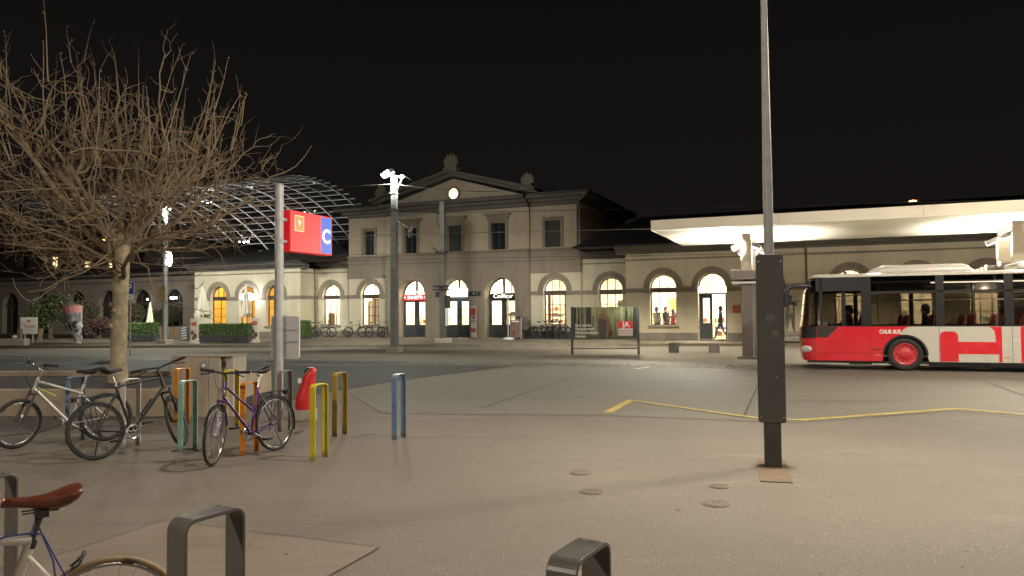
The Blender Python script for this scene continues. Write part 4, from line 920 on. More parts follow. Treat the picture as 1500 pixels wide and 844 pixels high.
m = MB(); m.box(-0.078, 0.078, -0.1035, -0.1005, 0.78, 1.22); sd_ = m.build('access_door', mat('sleeve_door', (0.078, 0.073, 0.068), 0.55, 0.2, ns=5, na=0.15), FPOST, bevel=0.004)
m = MB(); m.ball((0.055, -0.106, 1.0), 0.009, 0.005, 0.009, 8, 4); m.build('lock', M_galv, sd_)
m = MB()
for x in (-0.118, 0.118):
    for z in (0.56, 2.28): m.ball((x, -0.102, z), 0.008, 0.005, 0.008, 8, 4)
m.build('bolt', M_galv, FPOST)
m = MB(); m.quad((-0.05, -0.1012, 1.62), (0.045, -0.1012, 1.625), (0.043, -0.1012, 1.70), (-0.05, -0.1012, 1.695)); m.quad((0.01, -0.1012, 1.45), (0.08, -0.1012, 1.44), (0.082, -0.1012, 1.51), (0.012, -0.1012, 1.52)); m.build('torn_sticker', mat('sticker_remains', (0.13, 0.125, 0.115), 0.7, ns=30, na=0.5), FPOST)
def street_post(x, y, label):
    o = thing('lamp_post', label, 'lamp post', (x, y, 0)); m = MB(); m.lathe([(0.16, 0), (0.16, 0.03), (0.07, 0.04), (0.065, 3), (0.045, 8.0)], 16); m.build('pole', M_galv, o); lamp_head(o, 8.0, 0.5); return o
LPOSTS = [((-10.5, -3.5), 'plain round lamp post behind the bicycle hoops, set back from the square'), ((9.5, -4.0), 'plain round lamp post at the open rear edge of the square'), ((-21.0, 16.0), 'plain round lamp post past the second bare tree'), ((13.2, 13.6), 'added unseen lamp post that brightens the middle of the square')]  # all out of view; the last one is added to brighten the mid plaza
for (x, y), lab in LPOSTS: street_post(x, y, lab)

# ------------------------------------------------------------------ bus stop sign on its steel pole
sp = G(408.3, 603); SG = thing('bus_stop_sign', 'red box sign with blue letter C panel on a galvanised pole', 'bus stop sign', sp, -A)
m = MB(); m.lathe([(0.077, 0), (0.077, 4.08), (0.06, 4.12), (0.001, 4.13)], 18); m.build('pole', M_galv, SG)
n0, n1 = 0.17, 1.42; zb_, zt_ = 2.90, 3.66
m = MB(); m.box(-0.11, 0.11, n0, n1, zb_, zt_); bx = m.build('sign_box', mat('lit_red', (0.50, 0.01, 0.016), 0.4, emit=(1.0, 0.02, 0.03), es=0.11), SG, bevel=0.006)
m = MB(); m.box(0.1105, 0.113, n0 + 0.90, n1 - 0.025, zb_ + 0.035, zt_ - 0.03); m.build('blue_panel', mat('lit_blue', (0.02, 0.08, 0.5), 0.4, emit=(0.03, 0.11, 0.75), es=0.14), bx)
m = MB(); m.box(0.1105, 0.1125, n0 + 0.885, n0 + 0.899, zb_ + 0.03, zt_ - 0.025); m.build('divider', mat('sign_pink', (0.6, 0.1, 0.15), 0.5, emit=(1, .15, .2), es=0.3), bx)
m = MB(); m.box(0.1105, 0.113, n0 + 0.12, n0 + 0.385, zb_ + 0.385, zb_ + 0.68); m.build('number_border', mat('tan_border', (0.6, 0.42, 0.2), 0.5, emit=(1, .6, .25), es=0.35), bx)
m = MB(); m.box(0.1135, 0.1145, n0 + 0.135, n0 + 0.37, zb_ + 0.40, zb_ + 0.665); m.build('number_panel', mat('lit_tan', (0.35, 0.18, 0.07), 0.5, emit=(1.0, 0.45, 0.13), es=0.13), bx)
M_sletter = mat('sign_white_letter', (0.7, 0.72, 0.75), 0.5, emit=(0.85, 0.92, 1), es=0.15)
rot = (PI / 2, 0, PI / 2)
text_part('letter', '9', 0.16, M_sletter, bx, (0.1155, n0 + 0.25, zb_ + 0.535), rot, ext=0.001, fat=0.0)
text_part('letter', 'C', 0.38, M_sletter, bx, (0.1145, n0 + 1.06, zb_ + 0.35), rot, ext=0.001, fat=0.014)
m = MB()
for z in (3.05, 3.45): m.box(-0.04, 0.04, 0.07, n0, z, z + 0.05); m.tube([(0, 0, z), (0, 0, z + 0.05)], 0.085, 16)
m.build('clamp', M_galv, SG)
m = MB(); P = []
for cx_, cz_, a0 in ((0.215, 1.66, 0), (-0.215, 1.66, 1), (-0.215, 1.0, 2), (0.215, 1.0, 3)):
    for k in range(5): a = (a0 + k / 4) * PI / 2; P.append((cx_ + 0.055 * math.cos(a), cz_ + 0.055 * math.sin(a)))
m.M = Matrix.Rotation(A - R(10), 4, 'Z') @ Matrix.Translation((0.07, 0, 0)); m.prism(P, 0.10, 0.125)
bp = m.build('sign_panel', mat('panel_back', (0.46, 0.44, 0.46), 0.5, 0.1, ns=2, na=0.08), SG, bevel=0.004)
m2 = MB(); m2.M = m.M; m2.tube([(a, 0.112, b_) for a, b_ in P + P[:1]], 0.012, 6); m2.build('rim', M_white, bp)
m2 = MB(); m2.M = m.M; m2.box(-0.26, 0.26, 0.085, 0.099, 1.24, 1.27); m2.box(-0.26, 0.26, 0.085, 0.099, 1.46, 1.475); m2.box(-0.14, 0.0, 0.06, 0.085, 1.235, 1.275); m2.build('rail', M_galv, bp)

# ------------------------------------------------------------------ bicycle hoops
def hoop_mesh(w=0.25, h=0.90, bw=0.085, th=0.011, rc=0.055):
    pts = [(-w / 2, 0), (-w / 2, h - rc)] + [(-w / 2 + rc - rc * math.cos(a), h - rc + rc * math.sin(a)) for a in [R(15 * k) for k in range(1, 7)]] + [(w / 2 - rc + rc * math.sin(a), h - rc + rc * math.cos(a)) for a in [R(15 * k) for k in range(0, 6)]] + [(w / 2, h - rc), (w / 2, 0)]
    P = [Vector((0, a, b_)) for a, b_ in pts]; rings = []
    for k, q in enumerate(P):
        d = (P[min(k + 1, len(P) - 1)] - P[max(k - 1, 0)]).normalized(); nrm = Vector((0, -d.z, d.y))
        rings.append([q + Vector((-bw / 2, 0, 0)), q + Vector((bw / 2, 0, 0)), q + Vector((bw / 2, 0, 0)) - nrm * th, q + Vector((-bw / 2, 0, 0)) - nrm * th])
    return rings
def hoop(px, py, col, label, rz=None, z_off=0.0, w=0.25, bw=0.085, th=0.011, pos=None, h=0.90):
    p = pos if pos is not None else G(px, py) + NN * w / 2
    m = MB(); m.loft(hoop_mesh(w, h, bw, th), smooth=False)
    o = m.build('bicycle_hoop', paint_mat('hoop_' + col[0], col[1]), bevel=0.003)
    o.location = p; o.rotation_euler = (0, 0, -A if rz is None else rz)
    return tag(o, label, 'bike rack', 'steel bicycle hoops on the square')
HP = [(457.5, 675, ('yellow', (0.62, 0.50, 0.03)), 'bright yellow flat-steel hoop standing alone just past the purple bicycle'),
      (577.5, 644.5, ('blue', (0.17, 0.27, 0.42)), 'slate blue flat-steel hoop standing farthest out on the open square'),
      (490, 640, ('mustard', (0.42, 0.28, 0.035)), 'dull mustard flat-steel hoop behind the bright yellow one'),
      (355, 667.5, ('orange', (0.72, 0.25, 0.02)), 'orange flat-steel hoop that the purple bicycle leans on'),
      (263.5, 662, ('teal', (0.27, 0.47, 0.39)), 'pale teal flat-steel hoop at the black bicycle front wheel'),
      (179, 656, ('white', (0.62, 0.56, 0.52)), 'white flat-steel hoop behind the black bicycle frame'),
      (98, 648, ('blue', (0.17, 0.27, 0.42)), 'slate blue flat-steel hoop behind the silver bicycle frame'),
      (257, 624, ('orange', (0.68, 0.28, 0.03)), 'orange flat-steel hoop behind the teal one, before the concrete block'),
      (330, 629, ('yellow', (0.62, 0.50, 0.03)), 'yellow flat-steel hoop behind the purple bicycle handlebar'),
      (409, 633, ('rust', (0.24, 0.19, 0.16)), 'grey brown flat-steel hoop behind the purple bicycle rear wheel')]
for px, py, c, lab in HP: hoop(px, py, c, lab)
GREY = ('grey', (0.10, 0.093, 0.085))
hoop(0, 0, GREY, 'dark grey flat-steel hoop over the slab paving, its arch nearly whole', pos=Vector((-1.318, 3.235, 0)), w=0.31, bw=0.116, th=0.016, h=0.88, rz=-A - R(7))
hoop(0, 0, GREY, 'dark grey flat-steel hoop of which only the top shows, on open asphalt', pos=Vector((0.235, 2.70, 0)), w=0.31, bw=0.116, th=0.016, h=0.88, rz=-A - R(7))
hoop(0, 0, GREY, 'dark grey flat-steel hoop beside the brown bicycle saddle nose', pos=Vector((-2.80, 3.98, 0)), w=0.29, bw=0.098, th=0.014, h=0.88)

# ------------------------------------------------------------------ planter with its end block
M_board = mat('board_marked_concrete', (0.35, 0.28, 0.205), 0.8, ns=2.5, na=0.22, bump=0.3, bs=18)
b0, b1 = G(252, 611), G(306, 611); 
PL = thing('planter_wall', 'low concrete planter wall around the bare tree', 'planter', (b0.x, b0.y, 0), R(-4))
L0 = (G(14, 600) - b0).length
m = MB(); m.box(-L0 - 4.5, -0.003, 0.0, 0.16, 0, 0.47); m.box(-L0 - 4.5, -0.003, 4.2, 4.36, 0, 0.47); m.box(-0.5, -0.003, 0.16, 4.2, 0, 0.47); m.build('wall', M_board, PL, bevel=0.012)
m = MB(); m.box(-L0 - 4.5, -0.5, 0.16, 4.2, 0.05, 0.36); m.build('soil', mat('dark_soil', (0.035, 0.03, 0.024), 0.95, ns=8, na=0.4, bump=0.6), PL)
BL = thing('concrete_block', 'tall square concrete service block at the planter end', 'service block', (b0.x, b0.y, 0), R(-4))
bw_ = (b1 - b0).length
m = MB(); m.box(0, bw_, -0.03, 0.55, 0, 1.02); m.build('body', M_board, BL, bevel=0.01)
m = MB(); m.box(bw_ + 0.003, bw_ + 0.21, -0.02, 0.55, 0, 1.02); m.box(bw_ + 0.213, bw_ + 0.28, 0.06, 0.55, 0.0, 1.0); m.box(bw_ + 0.283, bw_ + 0.42, 0.02, 0.55, 0, 1.02); m.build('pillar', mat('pale_concrete', (0.38, 0.34, 0.28), 0.85, ns=2, na=0.12, bump=0.2), BL, bevel=0.01)
m = MB(); m.box(0.0, bw_ + 0.42, -0.03, 0.56, 1.023, 1.05); m.build('cap', mat('cap_concrete', (0.30, 0.25, 0.19), 0.85, ns=2, na=0.12), BL, bevel=0.008)
m = MB(); m.box(bw_ - 0.13, bw_ - 0.02, -0.043, -0.031, 0.75, 0.94); m.build('plate', M_mast, BL)
m = MB(); m.box(bw_ - 0.10, bw_ - 0.05, -0.047, -0.044, 0.86, 0.91); m.box(bw_ - 0.10, bw_ - 0.05, -0.047, -0.044, 0.79, 0.84); m.build('plate_symbol', M_white, BL)
m = MB(); m.box(bw_ + 0.215, bw_ + 0.28, 0.02, 0.059, 0.85, 0.95); m.box(bw_ + 0.215, bw_ + 0.28, 0.02, 0.059, 0.12, 0.22); m.build('vent', M_black, BL)
# ------------------------------------------------------------------ red moulded thing on a concrete foot
rp = G(446.5, 616); RB = thing('grit_bin', 'red moulded plastic bin leaning to one side on a concrete foot', 'bin', rp, R(-8))
m = MB(); m.box(-0.17, 0.17, -0.14, 0.16, 0, 0.2); m.build('foot', M_concrete, RB, bevel=0.01)
m = MB(); rings = []
for z, cx_, rx, ry in ((0.205, 0.0, 0.16, 0.15), (0.26, 0.0, 0.165, 0.155), (0.40, 0.005, 0.16, 0.15), (0.52, 0.025, 0.14, 0.13), (0.66, 0.055, 0.125, 0.11), (0.78, 0.085, 0.115, 0.10), (0.855, 0.105, 0.10, 0.085), (0.885, 0.115, 0.06, 0.05)):
    rings.append([Vector((cx_ + rx * math.copysign(abs(math.cos(a)) ** 0.8, math.cos(a)), ry * math.copysign(abs(math.sin(a)) ** 0.8, math.sin(a)), z + 0.05 * math.cos(a) * (1 if z > 0.6 else 0))) for a in [2 * PI * k / 20 for k in range(20)]])
RB.scale = (0.92, 0.92, 0.94); m.loft(rings); m.build('body', mat('bin_red', (0.55, 0.02, 0.02), 0.4, ns=2, na=0.1), RB)
m = MB(); m.box(-0.075, -0.01, -0.132, -0.12, 0.66, 0.745); m.M = None; m.build('sticker', M_white, RB)
m = MB(); m.tube([(0.02, -0.05, 0.84), (0.05, -0.06, 0.9), (0.13, -0.03, 0.915), (0.17, 0.0, 0.9)], 0.016, 8); m.build('handle', M_black, RB)
m = MB(); m.box(0.08, 0.17, -0.065, 0.03, 0.917, 0.93); m.build('top_label', M_white, RB)
# ------------------------------------------------------------------ bicycles (local: x forward, y to the rider's left, z up, origin under the rear axle)
M_rim = mat('alloy_rim', (0.42, 0.42, 0.41), 0.3, 0.9, ns=9, na=0.1); M_rimd = mat('dark_rim', (0.05, 0.05, 0.05), 0.4, 0.5)
M_spoke = mat('spoke_steel', (0.5, 0.5, 0.5), 0.3, 0.9)
M_tan = mat('tan_sidewall', (0.30, 0.21, 0.12), 0.7, ns=20, na=0.15)
def wheel(par, c, Rw, tw, M=None, rim=None, tyre=None, nsp=28, seg=40, guard=False):
    m = MB(); m.M = M; c = Vector(c)
    rr = Rw - 2 * tw + 0.004
    m.torus(c, rr - 0.008, 0.011, seg, 8, 0.011)
    for k in range(nsp):
        a = 2 * PI * k / nsp; b_ = a + (0.35 if k % 2 else -0.35); s = 0.022 if k % 4 < 2 else -0.022
        m.tube([c + Vector((0.02 * math.cos(b_), s, 0.02 * math.sin(b_))), c + Vector(((rr - 0.012) * math.cos(a), 0, (rr - 0.012) * math.sin(a)))], 0.0013, 3, False)
    hb = MB(); m2 = Matrix.Translation(c) @ Matrix.Rotation(PI / 2, 4, 'X'); sv = m.M; m.M = (sv @ m2) if sv is not None else m2
    m.lathe([(0.006, -0.055), (0.008, -0.05), (0.022, -0.032), (0.014, -0.02), (0.014, 0.02), (0.022, 0.032), (0.008, 0.05), (0.006, 0.055)], 10); m.M = sv
    o = m.build('wheel', rim or M_rim, par)
    t = MB(); t.M = M; t.torus(c, Rw - tw, tw, seg, 10, tw * 0.95); t.build('tyre', tyre or M_rubber, o)
    return o
def saddle_mesh(L=0.27, Wd=0.15, c=(0, 0, 0), brown=False):
    m = MB(); rings = []; c = Vector(c)
    for f, w, zt, dz in ((0.0, 0.016, -0.004, 0.014), (0.03, 0.028, 0.004, 0.024), (0.12, 0.034, 0.006, 0.030), (0.32, 0.044, 0.002, 0.034), (0.52, 0.080, 0.002, 0.050), (0.70, 0.13, 0.013, 0.066), (0.84, Wd, 0.025, 0.066), (0.94, Wd * 0.96, 0.032, 0.054), (1.0, Wd * 0.72, 0.031, 0.030)):
        x = L * (0.5 - f); r = []
        for k in range(14):
            a = 2 * PI * k / 14; yy = math.cos(a) * w / 2; zz_ = math.sin(a)
            zz2 = zt + (0.012 * zz_ if zz_ > 0 else dz * zz_) - 0.010 * (abs(math.cos(a)) ** 3)
            r.append(c + Vector((x, yy, zz2)))
        rings.append(r)
    m.loft(rings)
    return m
def bike(name, label, rear, head, lean=0.0, steer=0.0, fm=None, fm2=None, style='diamond', Rw=0.343, tw=0.02, wb=1.05, bar='flat', rack=False, guards=False, sus=False, saddle_m=None, hi=0.0, det=1, group='bicycles parked on the square', light_=False, stand=False, barw=0.6, forkm=None, tyre=None, rim=None, saddleL=0.27, bottle=False, cable=None):
    rz = math.atan2(head[1], head[0])
    B = thing(name, label, 'bicycle', (rear[0], rear[1], rear[2] if len(rear) > 2 else 0.0), rz, group); B.rotation_euler = (lean, 0, rz); B.rotation_mode = 'XYZ'
    nsp, seg = (28, 40) if det else (10, 20); n = 8 if det else 6
    BBp = Vector((0.43, 0, 0.28)); ST_ = Vector((0.27, 0, 0.80 + hi)); HT = Vector((wb - 0.235, 0, 0.90 + hi)); HB = Vector((wb - 0.19, 0, 0.76 + hi * 0.5)); RA = Vector((0, 0, Rw)); FA = Vector((wb, 0, Rw))
    m = MB(); r1 = 0.021 if bar == 'drop' else 0.017
    if style == 'diamond':
        m.tube([HT.lerp(HB, 0.15), ST_], r1 * 0.95, n); m.tube([HB.lerp(HT, 0.1), BBp], r1 * 1.15, n)
    elif style == 'mtb':
        m.tube([HT.lerp(HB, 0.2), ST_ + Vector((0.01, 0, -0.13))], r1 * 1.1, n); m.tube([HB.lerp(HT, 0.1), BBp], r1 * 1.35, n)
    else:
        m.tube([HT.lerp(HB, 0.25), Vector((0.335, 0, 0.52))], r1 * 0.9, n); m.tube([HB.lerp(HT, 0.02), BBp], r1 * 1.05, n)
    m.tube([ST_, BBp], r1, n); m.tube([HT + (HT - HB) * 0.12, HB - (HT - HB) * 0.05], 0.022, n)
    for s in (-1, 1):
        m.tube([ST_ + Vector((0.015, s * 0.016, -0.06 if style != 'mtb' else -0.15)), RA + Vector((0, s * 0.062, 0))], 0.0085, n); m.tube([BBp + Vector((0, s * 0.02, 0)), Vector((0.2, s * 0.05, Rw * 0.9)), RA + Vector((0, s * 0.062, 0))], 0.010, n)
    m.tube([BBp + Vector((0, -0.04, 0)), BBp + Vector((0, 0.04, 0))], 0.024, 10)
    m.build('frame', fm, B)
    # steering assembly
    ax = (HT - HB).normalized(); SM = Matrix.Translation(HB) @ Matrix.Rotation(steer, 4, ax) @ Matrix.Translation(-HB)
    f = MB(); f.M = SM; cr = HB - ax * 0.06
    for s in (-1, 1):
        if sus: f.tube([cr + Vector((0, s * 0.06, 0.0)) + ax * 0.05, cr.lerp(FA, 0.45) + Vector((0, s * 0.06, 0))], 0.014, n); f.tube([cr.lerp(FA, 0.35) + Vector((0, s * 0.06, 0)), FA + Vector((0, s * 0.06, 0))], 0.021, n)
        else: f.tube([cr + Vector((0, s * 0.045, 0)), cr.lerp(FA, 0.5) + Vector((-0.012, s * 0.052, 0)), FA + Vector((0, s * 0.055, 0))], [0.014, 0.012, 0.008], n)
    f.tube([cr + Vector((0, -0.065, 0)), cr + Vector((0, 0.065, 0))], 0.017, n)
    if sus: f.tube([cr.lerp(FA, .4) + Vector((0.01, -0.06, 0)), cr.lerp(FA, .36) + Vector((0.05, 0, .05)), cr.lerp(FA, .4) + Vector((0.01, 0.06, 0))], 0.012, n)
    f.build('fork', forkm or fm, B)
    wheel(B, RA, Rw, tw, None, rim, tyre, nsp, seg); wheel(B, FA, Rw, tw, SM, rim, tyre, nsp, seg)
    hbm = MB(); hbm.M = SM; top_ = HT + ax * 0.07
    grips = []
    if bar == 'flat':
        st_ = top_ + Vector((0.09, 0, 0.05)); hbm.tube([HT + ax * 0.02, top_, st_], 0.016, n)
        P = [st_ + Vector((-0.05, -barw / 2, 0.03)), st_ + Vector((-0.015, -barw / 4, 0.02)), st_, st_ + Vector((-0.015, barw / 4, 0.02)), st_ + Vector((-0.05, barw / 2, 0.03))]
    elif bar == 'riser':
        st_ = top_ + Vector((0.05, 0, 0.09)); hbm.tube([HT + ax * 0.02, top_ + ax * 0.05, st_], 0.017, n)
        P = [st_ + Vector((-0.09, -barw / 2, 0.06)), st_ + Vector((-0.02, -barw / 4, 0.055)), st_ + Vector((0, -0.06, 0.01)), st_ + Vector((0, 0.06, 0.01)), st_ + Vector((-0.02, barw / 4, 0.055)), st_ + Vector((-0.09, barw / 2, 0.06))]
    else:
        st_ = top_ + Vector((0.10, 0, 0.0)); hbm.tube([HT, top_, st_], 0.014, n)
        P = [st_ + Vector((-0.04, -0.2, -0.12)), st_ + Vector((0.05, -0.2, -0.1)), st_ + Vector((0.05, -0.2, 0)), st_ + Vector((0, -0.19, 0)), st_ + Vector((0, 0.19, 0)), st_ + Vector((0.05, 0.2, 0)), st_ + Vector((0.05, 0.2, -0.1)), st_ + Vector((-0.04, 0.2, -0.12))]
    hbm.tube(P, 0.0125, n)
    ho = hbm.build('handlebar', M_black if not (fm2) else fm2, B)
    if det:
        for e, q in ((P[0], P[1]), (P[-1], P[-2])): gm = MB(); gm.M = SM; gm.tube([e, e.lerp(q, 0.75)], 0.0185, 10); gm.build('grip', M_black, ho)
        lm = MB(); lm.M = SM
        for e, q in ((P[0], P[1]), (P[-1], P[-2])):
            a = e.lerp(q, 0.95); b_ = e.lerp(q, 0.25); lm.tube([a, a + Vector((0.05, 0, -0.02)), b_ + Vector((0.085, 0, -0.05))], 0.007, 6); lm.box(a.x - 0.015, a.x + 0.03, a.y - 0.02, a.y + 0.02, a.z - 0.02, a.z + 0.02)
        lm.build('brake_lever', M_black, ho)
        cm = MB(); cm.M = SM
        cm.tube([P[-1].lerp(P[-2], 0.9) + Vector((0.03, 0, 0)), st_ + Vector((0.16, 0.08, 0.03)), st_ + Vector((0.15, 0.02, -0.10)), cr + Vector((0.03, 0.02, 0.06))], 0.0028, 5); cm.tube([P[0].lerp(P[1], 0.9) + Vector((0.03, 0, 0)), st_ + Vector((0.17, -0.06, 0.02)), st_ + Vector((0.12, -0.04, -0.14)), HB + Vector((0.02, -0.02, 0.03))], 0.0028, 5)
        cm.build('cable', M_black, ho)
    # saddle, seatpost
    sc = ST_ + (ST_ - BBp).normalized() * (0.13 if style == 'mtb' else 0.118 if bar == 'drop' else 0.16) + Vector((0, 0, 0))
    s_ = MB(); s_.tube([ST_ - (ST_ - BBp).normalized() * 0.02, sc], 0.0135, n); s_.tube([sc + Vector((0.07, 0.022, 0.005)), sc + Vector((-0.06, 0.022, 0.005))], 0.0035, 5); s_.tube([sc + Vector((0.07, -0.022, 0.005)), sc + Vector((-0.06, -0.022, 0.005))], 0.0035, 5); s_.box(sc.x - 0.025, sc.x + 0.025, -0.028, 0.028, sc.z - 0.02, sc.z + 0.008)
    s_.build('seatpost', M_dark if bar == 'drop' else M_chrome, B)
    so = saddle_mesh(saddleL, 0.16, sc + Vector((0.0, 0, 0.055))).build('saddle', saddle_m or M_black, B)
    # drivetrain
    d = MB(); d.M = Matrix.Translation(BBp + Vector((0, -0.045, 0))) @ Matrix.Rotation(PI / 2, 4, 'X'); d.lathe([(0.07, -0.003), (0.092, -0.003), (0.092, 0.003), (0.07, 0.003), (0.07, -0.003)], 28, cap=False)
    for k in range(5): d.M = Matrix.Translation(BBp + Vector((0, -0.045, 0))) @ Matrix.Rotation(k * 2 * PI / 5, 4, 'Y'); d.box(-0.008, 0.008, -0.003, 0.003, 0.0, 0.08)
    d.M = None
    for s, a in ((-1, 0.55), (1, 0.55 + PI)):
        e = BBp + Vector((0.17 * math.cos(a), s * 0.075, 0.17 * math.sin(a))); d.tube([BBp + Vector((0, s * 0.06, 0)), e], [0.013, 0.010], n)
    dm = d.build('crankset', M_chrome if det else M_dark, B)
    pm = MB()
    for s, a in ((-1, 0.55), (1, 0.55 + PI)):
        e = BBp + Vector((0.17 * math.cos(a), s * 0.075, 0.17 * math.sin(a))); pm.box(e.x - 0.045, e.x + 0.045, min(e.y, e.y + s * 0.095), max(e.y, e.y + s * 0.095), e.z - 0.012, e.z + 0.012)
    pm.build('pedal', M_black, dm)
    if det:
        c_ = MB(); y = -0.045; c_.tube([RA + Vector((0, y, 0.035)), BBp + Vector((0, y, 0.09))], 0.005, 5); c_.tube([RA + Vector((0.02, y, -0.075)), BBp + Vector((-0.02, y, -0.088))], 0.005, 5)
        c_.M = Matrix.Translation(RA + Vector((0, y, 0))) @ Matrix.Rotation(PI / 2, 4, 'X'); c_.lathe([(0.02, 0.012), (0.045, 0.008), (0.05, 0.0), (0.03, -0.012)], 18); c_.M = None
        c_.tube([RA + Vector((0.01, y - 0.02, -0.03)), RA + Vector((0.035, y - 0.02, -0.085))], 0.009, 6); c_.build('chain', M_dark, B)
    if guards:
        for c, M_, a0, a1 in ((RA, None, 20, 200), (FA, SM, 25, 170)):
            g_ = MB(); g_.M = M_; rings = []
            for k in range(19):
                a = R(a0 + (a1 - a0) * k / 18) ; 
                rg = Rw + 0.016; d_ = Vector((math.cos(a), 0, math.sin(a)))
                rings.append([c + d_ * (rg + 0.006) + Vector((0, 0.0, 0)), c + d_ * (rg - 0.004) + Vector((0, 0.026, 0)), c + d_ * (rg - 0.007) + Vector((0, 0.026, 0)), c + d_ * (rg + 0.002), c + d_ * (rg - 0.007) + Vector((0, -0.026, 0)), c + d_ * (rg - 0.004) + Vector((0, -0.026, 0))])
            g_.loft(rings, True)
            g_.tube([c + Vector((0, 0.06, 0)), c + Vector((math.cos(R(150)) * (Rw + .01), 0.03, math.sin(R(150)) * (Rw + .01)))], 0.003, 4); g_.tube([c + Vector((0, -0.06, 0)), c + Vector((math.cos(R(150)) * (Rw + .01), -0.03, math.sin(R(150)) * (Rw + .01)))], 0.003, 4)
            g_.build('mudguard', M_black, B)
    if rack:
        k_ = MB(); z = Rw * 2 + 0.06
        for y in (-0.05, 0.0, 0.05): k_.tube([Vector((0.17, y * 0.6, z)), Vector((-0.22, y, z))], 0.006, 6)
        for x in (-0.2, -0.05, 0.1): k_.tube([Vector((x, -0.055, z)), Vector((x, 0.055, z))], 0.005, 6)
        for s in (-1, 1):
            k_.tube([Vector((-0.03, s * 0.055, z)), RA + Vector((0, s * 0.07, 0.02))], 0.005, 6); k_.tube([Vector((-0.2, s * 0.055, z)), RA + Vector((-0.01, s * 0.07, 0.02))], 0.005, 6)
        k_.tube([Vector((0.17, 0, z)), ST_ + Vector((0, 0, -0.12))], 0.005, 6)
        k_.box(-0.25, -0.22, -0.05, 0.05, z - 0.05, z + 0.005)
        k_.build('rack', M_black, B)
    if light_:
        l = MB(); q = HB + ax * 0.06 + Vector((0.07, 0, 0.0)); l.M = SM @ Matrix.Translation(q) @ Matrix.Rotation(PI / 2, 4, 'Y'); l.lathe([(0.015, -0.04), (0.034, -0.02), (0.038, 0.02), (0.036, 0.024)], 14); l.build('headlamp', M_chrome, B)
    if stand:
        s_ = MB(); s_.tube([Vector((0.06, 0.05, Rw - 0.05)), Vector((0.03, 0.13, 0.05))], 0.008, 6); s_.box(0.015, 0.065, 0.115, 0.15, 0.035, 0.05); s_.build('kickstand', M_dark, B)
    if bottle:
        s_ = MB(); a = HB.lerp(BBp, 0.35) + Vector((0, 0, 0.04)); b_ = HB.lerp(BBp, 0.7) + Vector((0, 0, 0.04)); s_.tube([a, b_], 0.03, 10); s_.build('battery', M_black, B)
    if cable:
        s_ = MB(); s_.tube([Vector(q) for q in cable[0]], 0.009, 6); s_.build('lock', cable[1], B)
    return B
P3 = lambda px, py: G(px, py)
# silver mountain bike
r_, f_ = G(155, 646), G(27, 657.5); hd = (f_ - r_)
bike('bicycle', 'silver mountain bicycle with fat tyres and a black suspension fork', r_, hd, lean=R(3), steer=R(34), fm=mat('silver_frame', (0.50, 0.49, 0.46), 0.35, 0.5, ns=5, na=0.06), fm2=M_chrome, style='mtb', Rw=0.332, tw=0.026, wb=1.04, bar='riser', sus=True, forkm=M_dark, barw=0.62, cable=([(0.60, 0.03, 0.66), (0.66, 0.05, 0.70), (0.74, 0.04, 0.74), (0.8, 0.03, 0.78)], mat('lock_green', (0.45, 0.5, 0.05), 0.5)))
# black touring bike
r_ = G(143, 674); f_ = Vector((-4.42, 9.87, 0)); hd = f_ - r_
bike('bicycle', 'black touring bicycle with suspension fork, rear rack and wide flat bar', r_, hd, lean=R(-8), steer=R(42), fm=mat('matt_black_frame', (0.02, 0.02, 0.021), 0.4, 0.2, ns=5, na=0.1), style='diamond', Rw=0.352, tw=0.022, wb=1.08, bar='flat', rack=True, sus=True, hi=0.06, stand=True, barw=0.72, bottle=True, guards=False, rim=M_rimd)
# purple city bike
r_, f_ = G(405, 660), G(318, 681.5); hd = f_ - r_
bike('bicycle', 'purple low-step city bicycle with chrome headlamp and black rack', r_, hd, lean=R(4), steer=R(27), fm=mat('purple_frame', (0.085, 0.03, 0.14), 0.3, 0.4, ns=4, na=0.15, coat=0.4), style='mixte', Rw=0.345, tw=0.019, wb=1.04, bar='flat', rack=True, guards=True, light_=True, barw=0.58, stand=True, hi=0.03)
# white racing bike in the near corner
ra = Vector((-1.80, 3.30, 0)); hd = Vector((-0.80, -0.60, 0))
WB_ = bike('bicycle', 'white racing bicycle with tan tyres and a brown leather saddle', ra, hd, lean=R(-2), steer=R(10), fm=mat('white_frame', (0.66, 0.62, 0.54), 0.35, ns=6, na=0.05, coat=0.3), style='diamond', Rw=0.338, tw=0.014, wb=1.0, bar='drop', saddle_m=mat('brown_leather', (0.115, 0.032, 0.017), 0.32, ns=14, na=0.22, coat=0.25, bump=0.15, bs=70), tyre=M_tan, saddleL=0.285, hi=0.0)
bl = mat('blue_cable', (0.05, 0.06, 0.22), 0.5)
m = MB(); BBp = Vector((0.43, 0, 0.28)); ST_ = Vector((0.27, 0, 0.80))
m.tube([(0.45, 0.03, 0.82), (0.36, 0.05, 0.845), (0.28, 0.04, 0.84), (0.23, 0.01, 0.82), (0.16, 0.03, 0.66), (0.10, 0.055, 0.55)], 0.0042, 6); m.tube([(0.28, 0.04, 0.84), (0.24, -0.03, 0.84), (0.19, 0.0, 0.70), (0.18, 0.05, 0.58), (0.12, 0.075, 0.57)], 0.0042, 6)
m.build('lock', bl, WB_)
m = MB(); m.tube([ST_ + Vector((0.005, 0, -0.03)), ST_ + Vector((-0.003, 0, 0.0))], 0.021, 12); m.tube([(0.125, -0.02, 0.655), (0.095, -0.032, 0.675), (0.07, -0.024, 0.70), (0.078, 0.0, 0.715), (0.085, 0.024, 0.70), (0.10, 0.032, 0.675), (0.125, 0.02, 0.655)], 0.007, 6); m.build('rear_brake', M_dark, WB_)
m = MB(); scp = ST_ + (ST_ - BBp).normalized() * 0.118 + Vector((0, 0, 0.055))
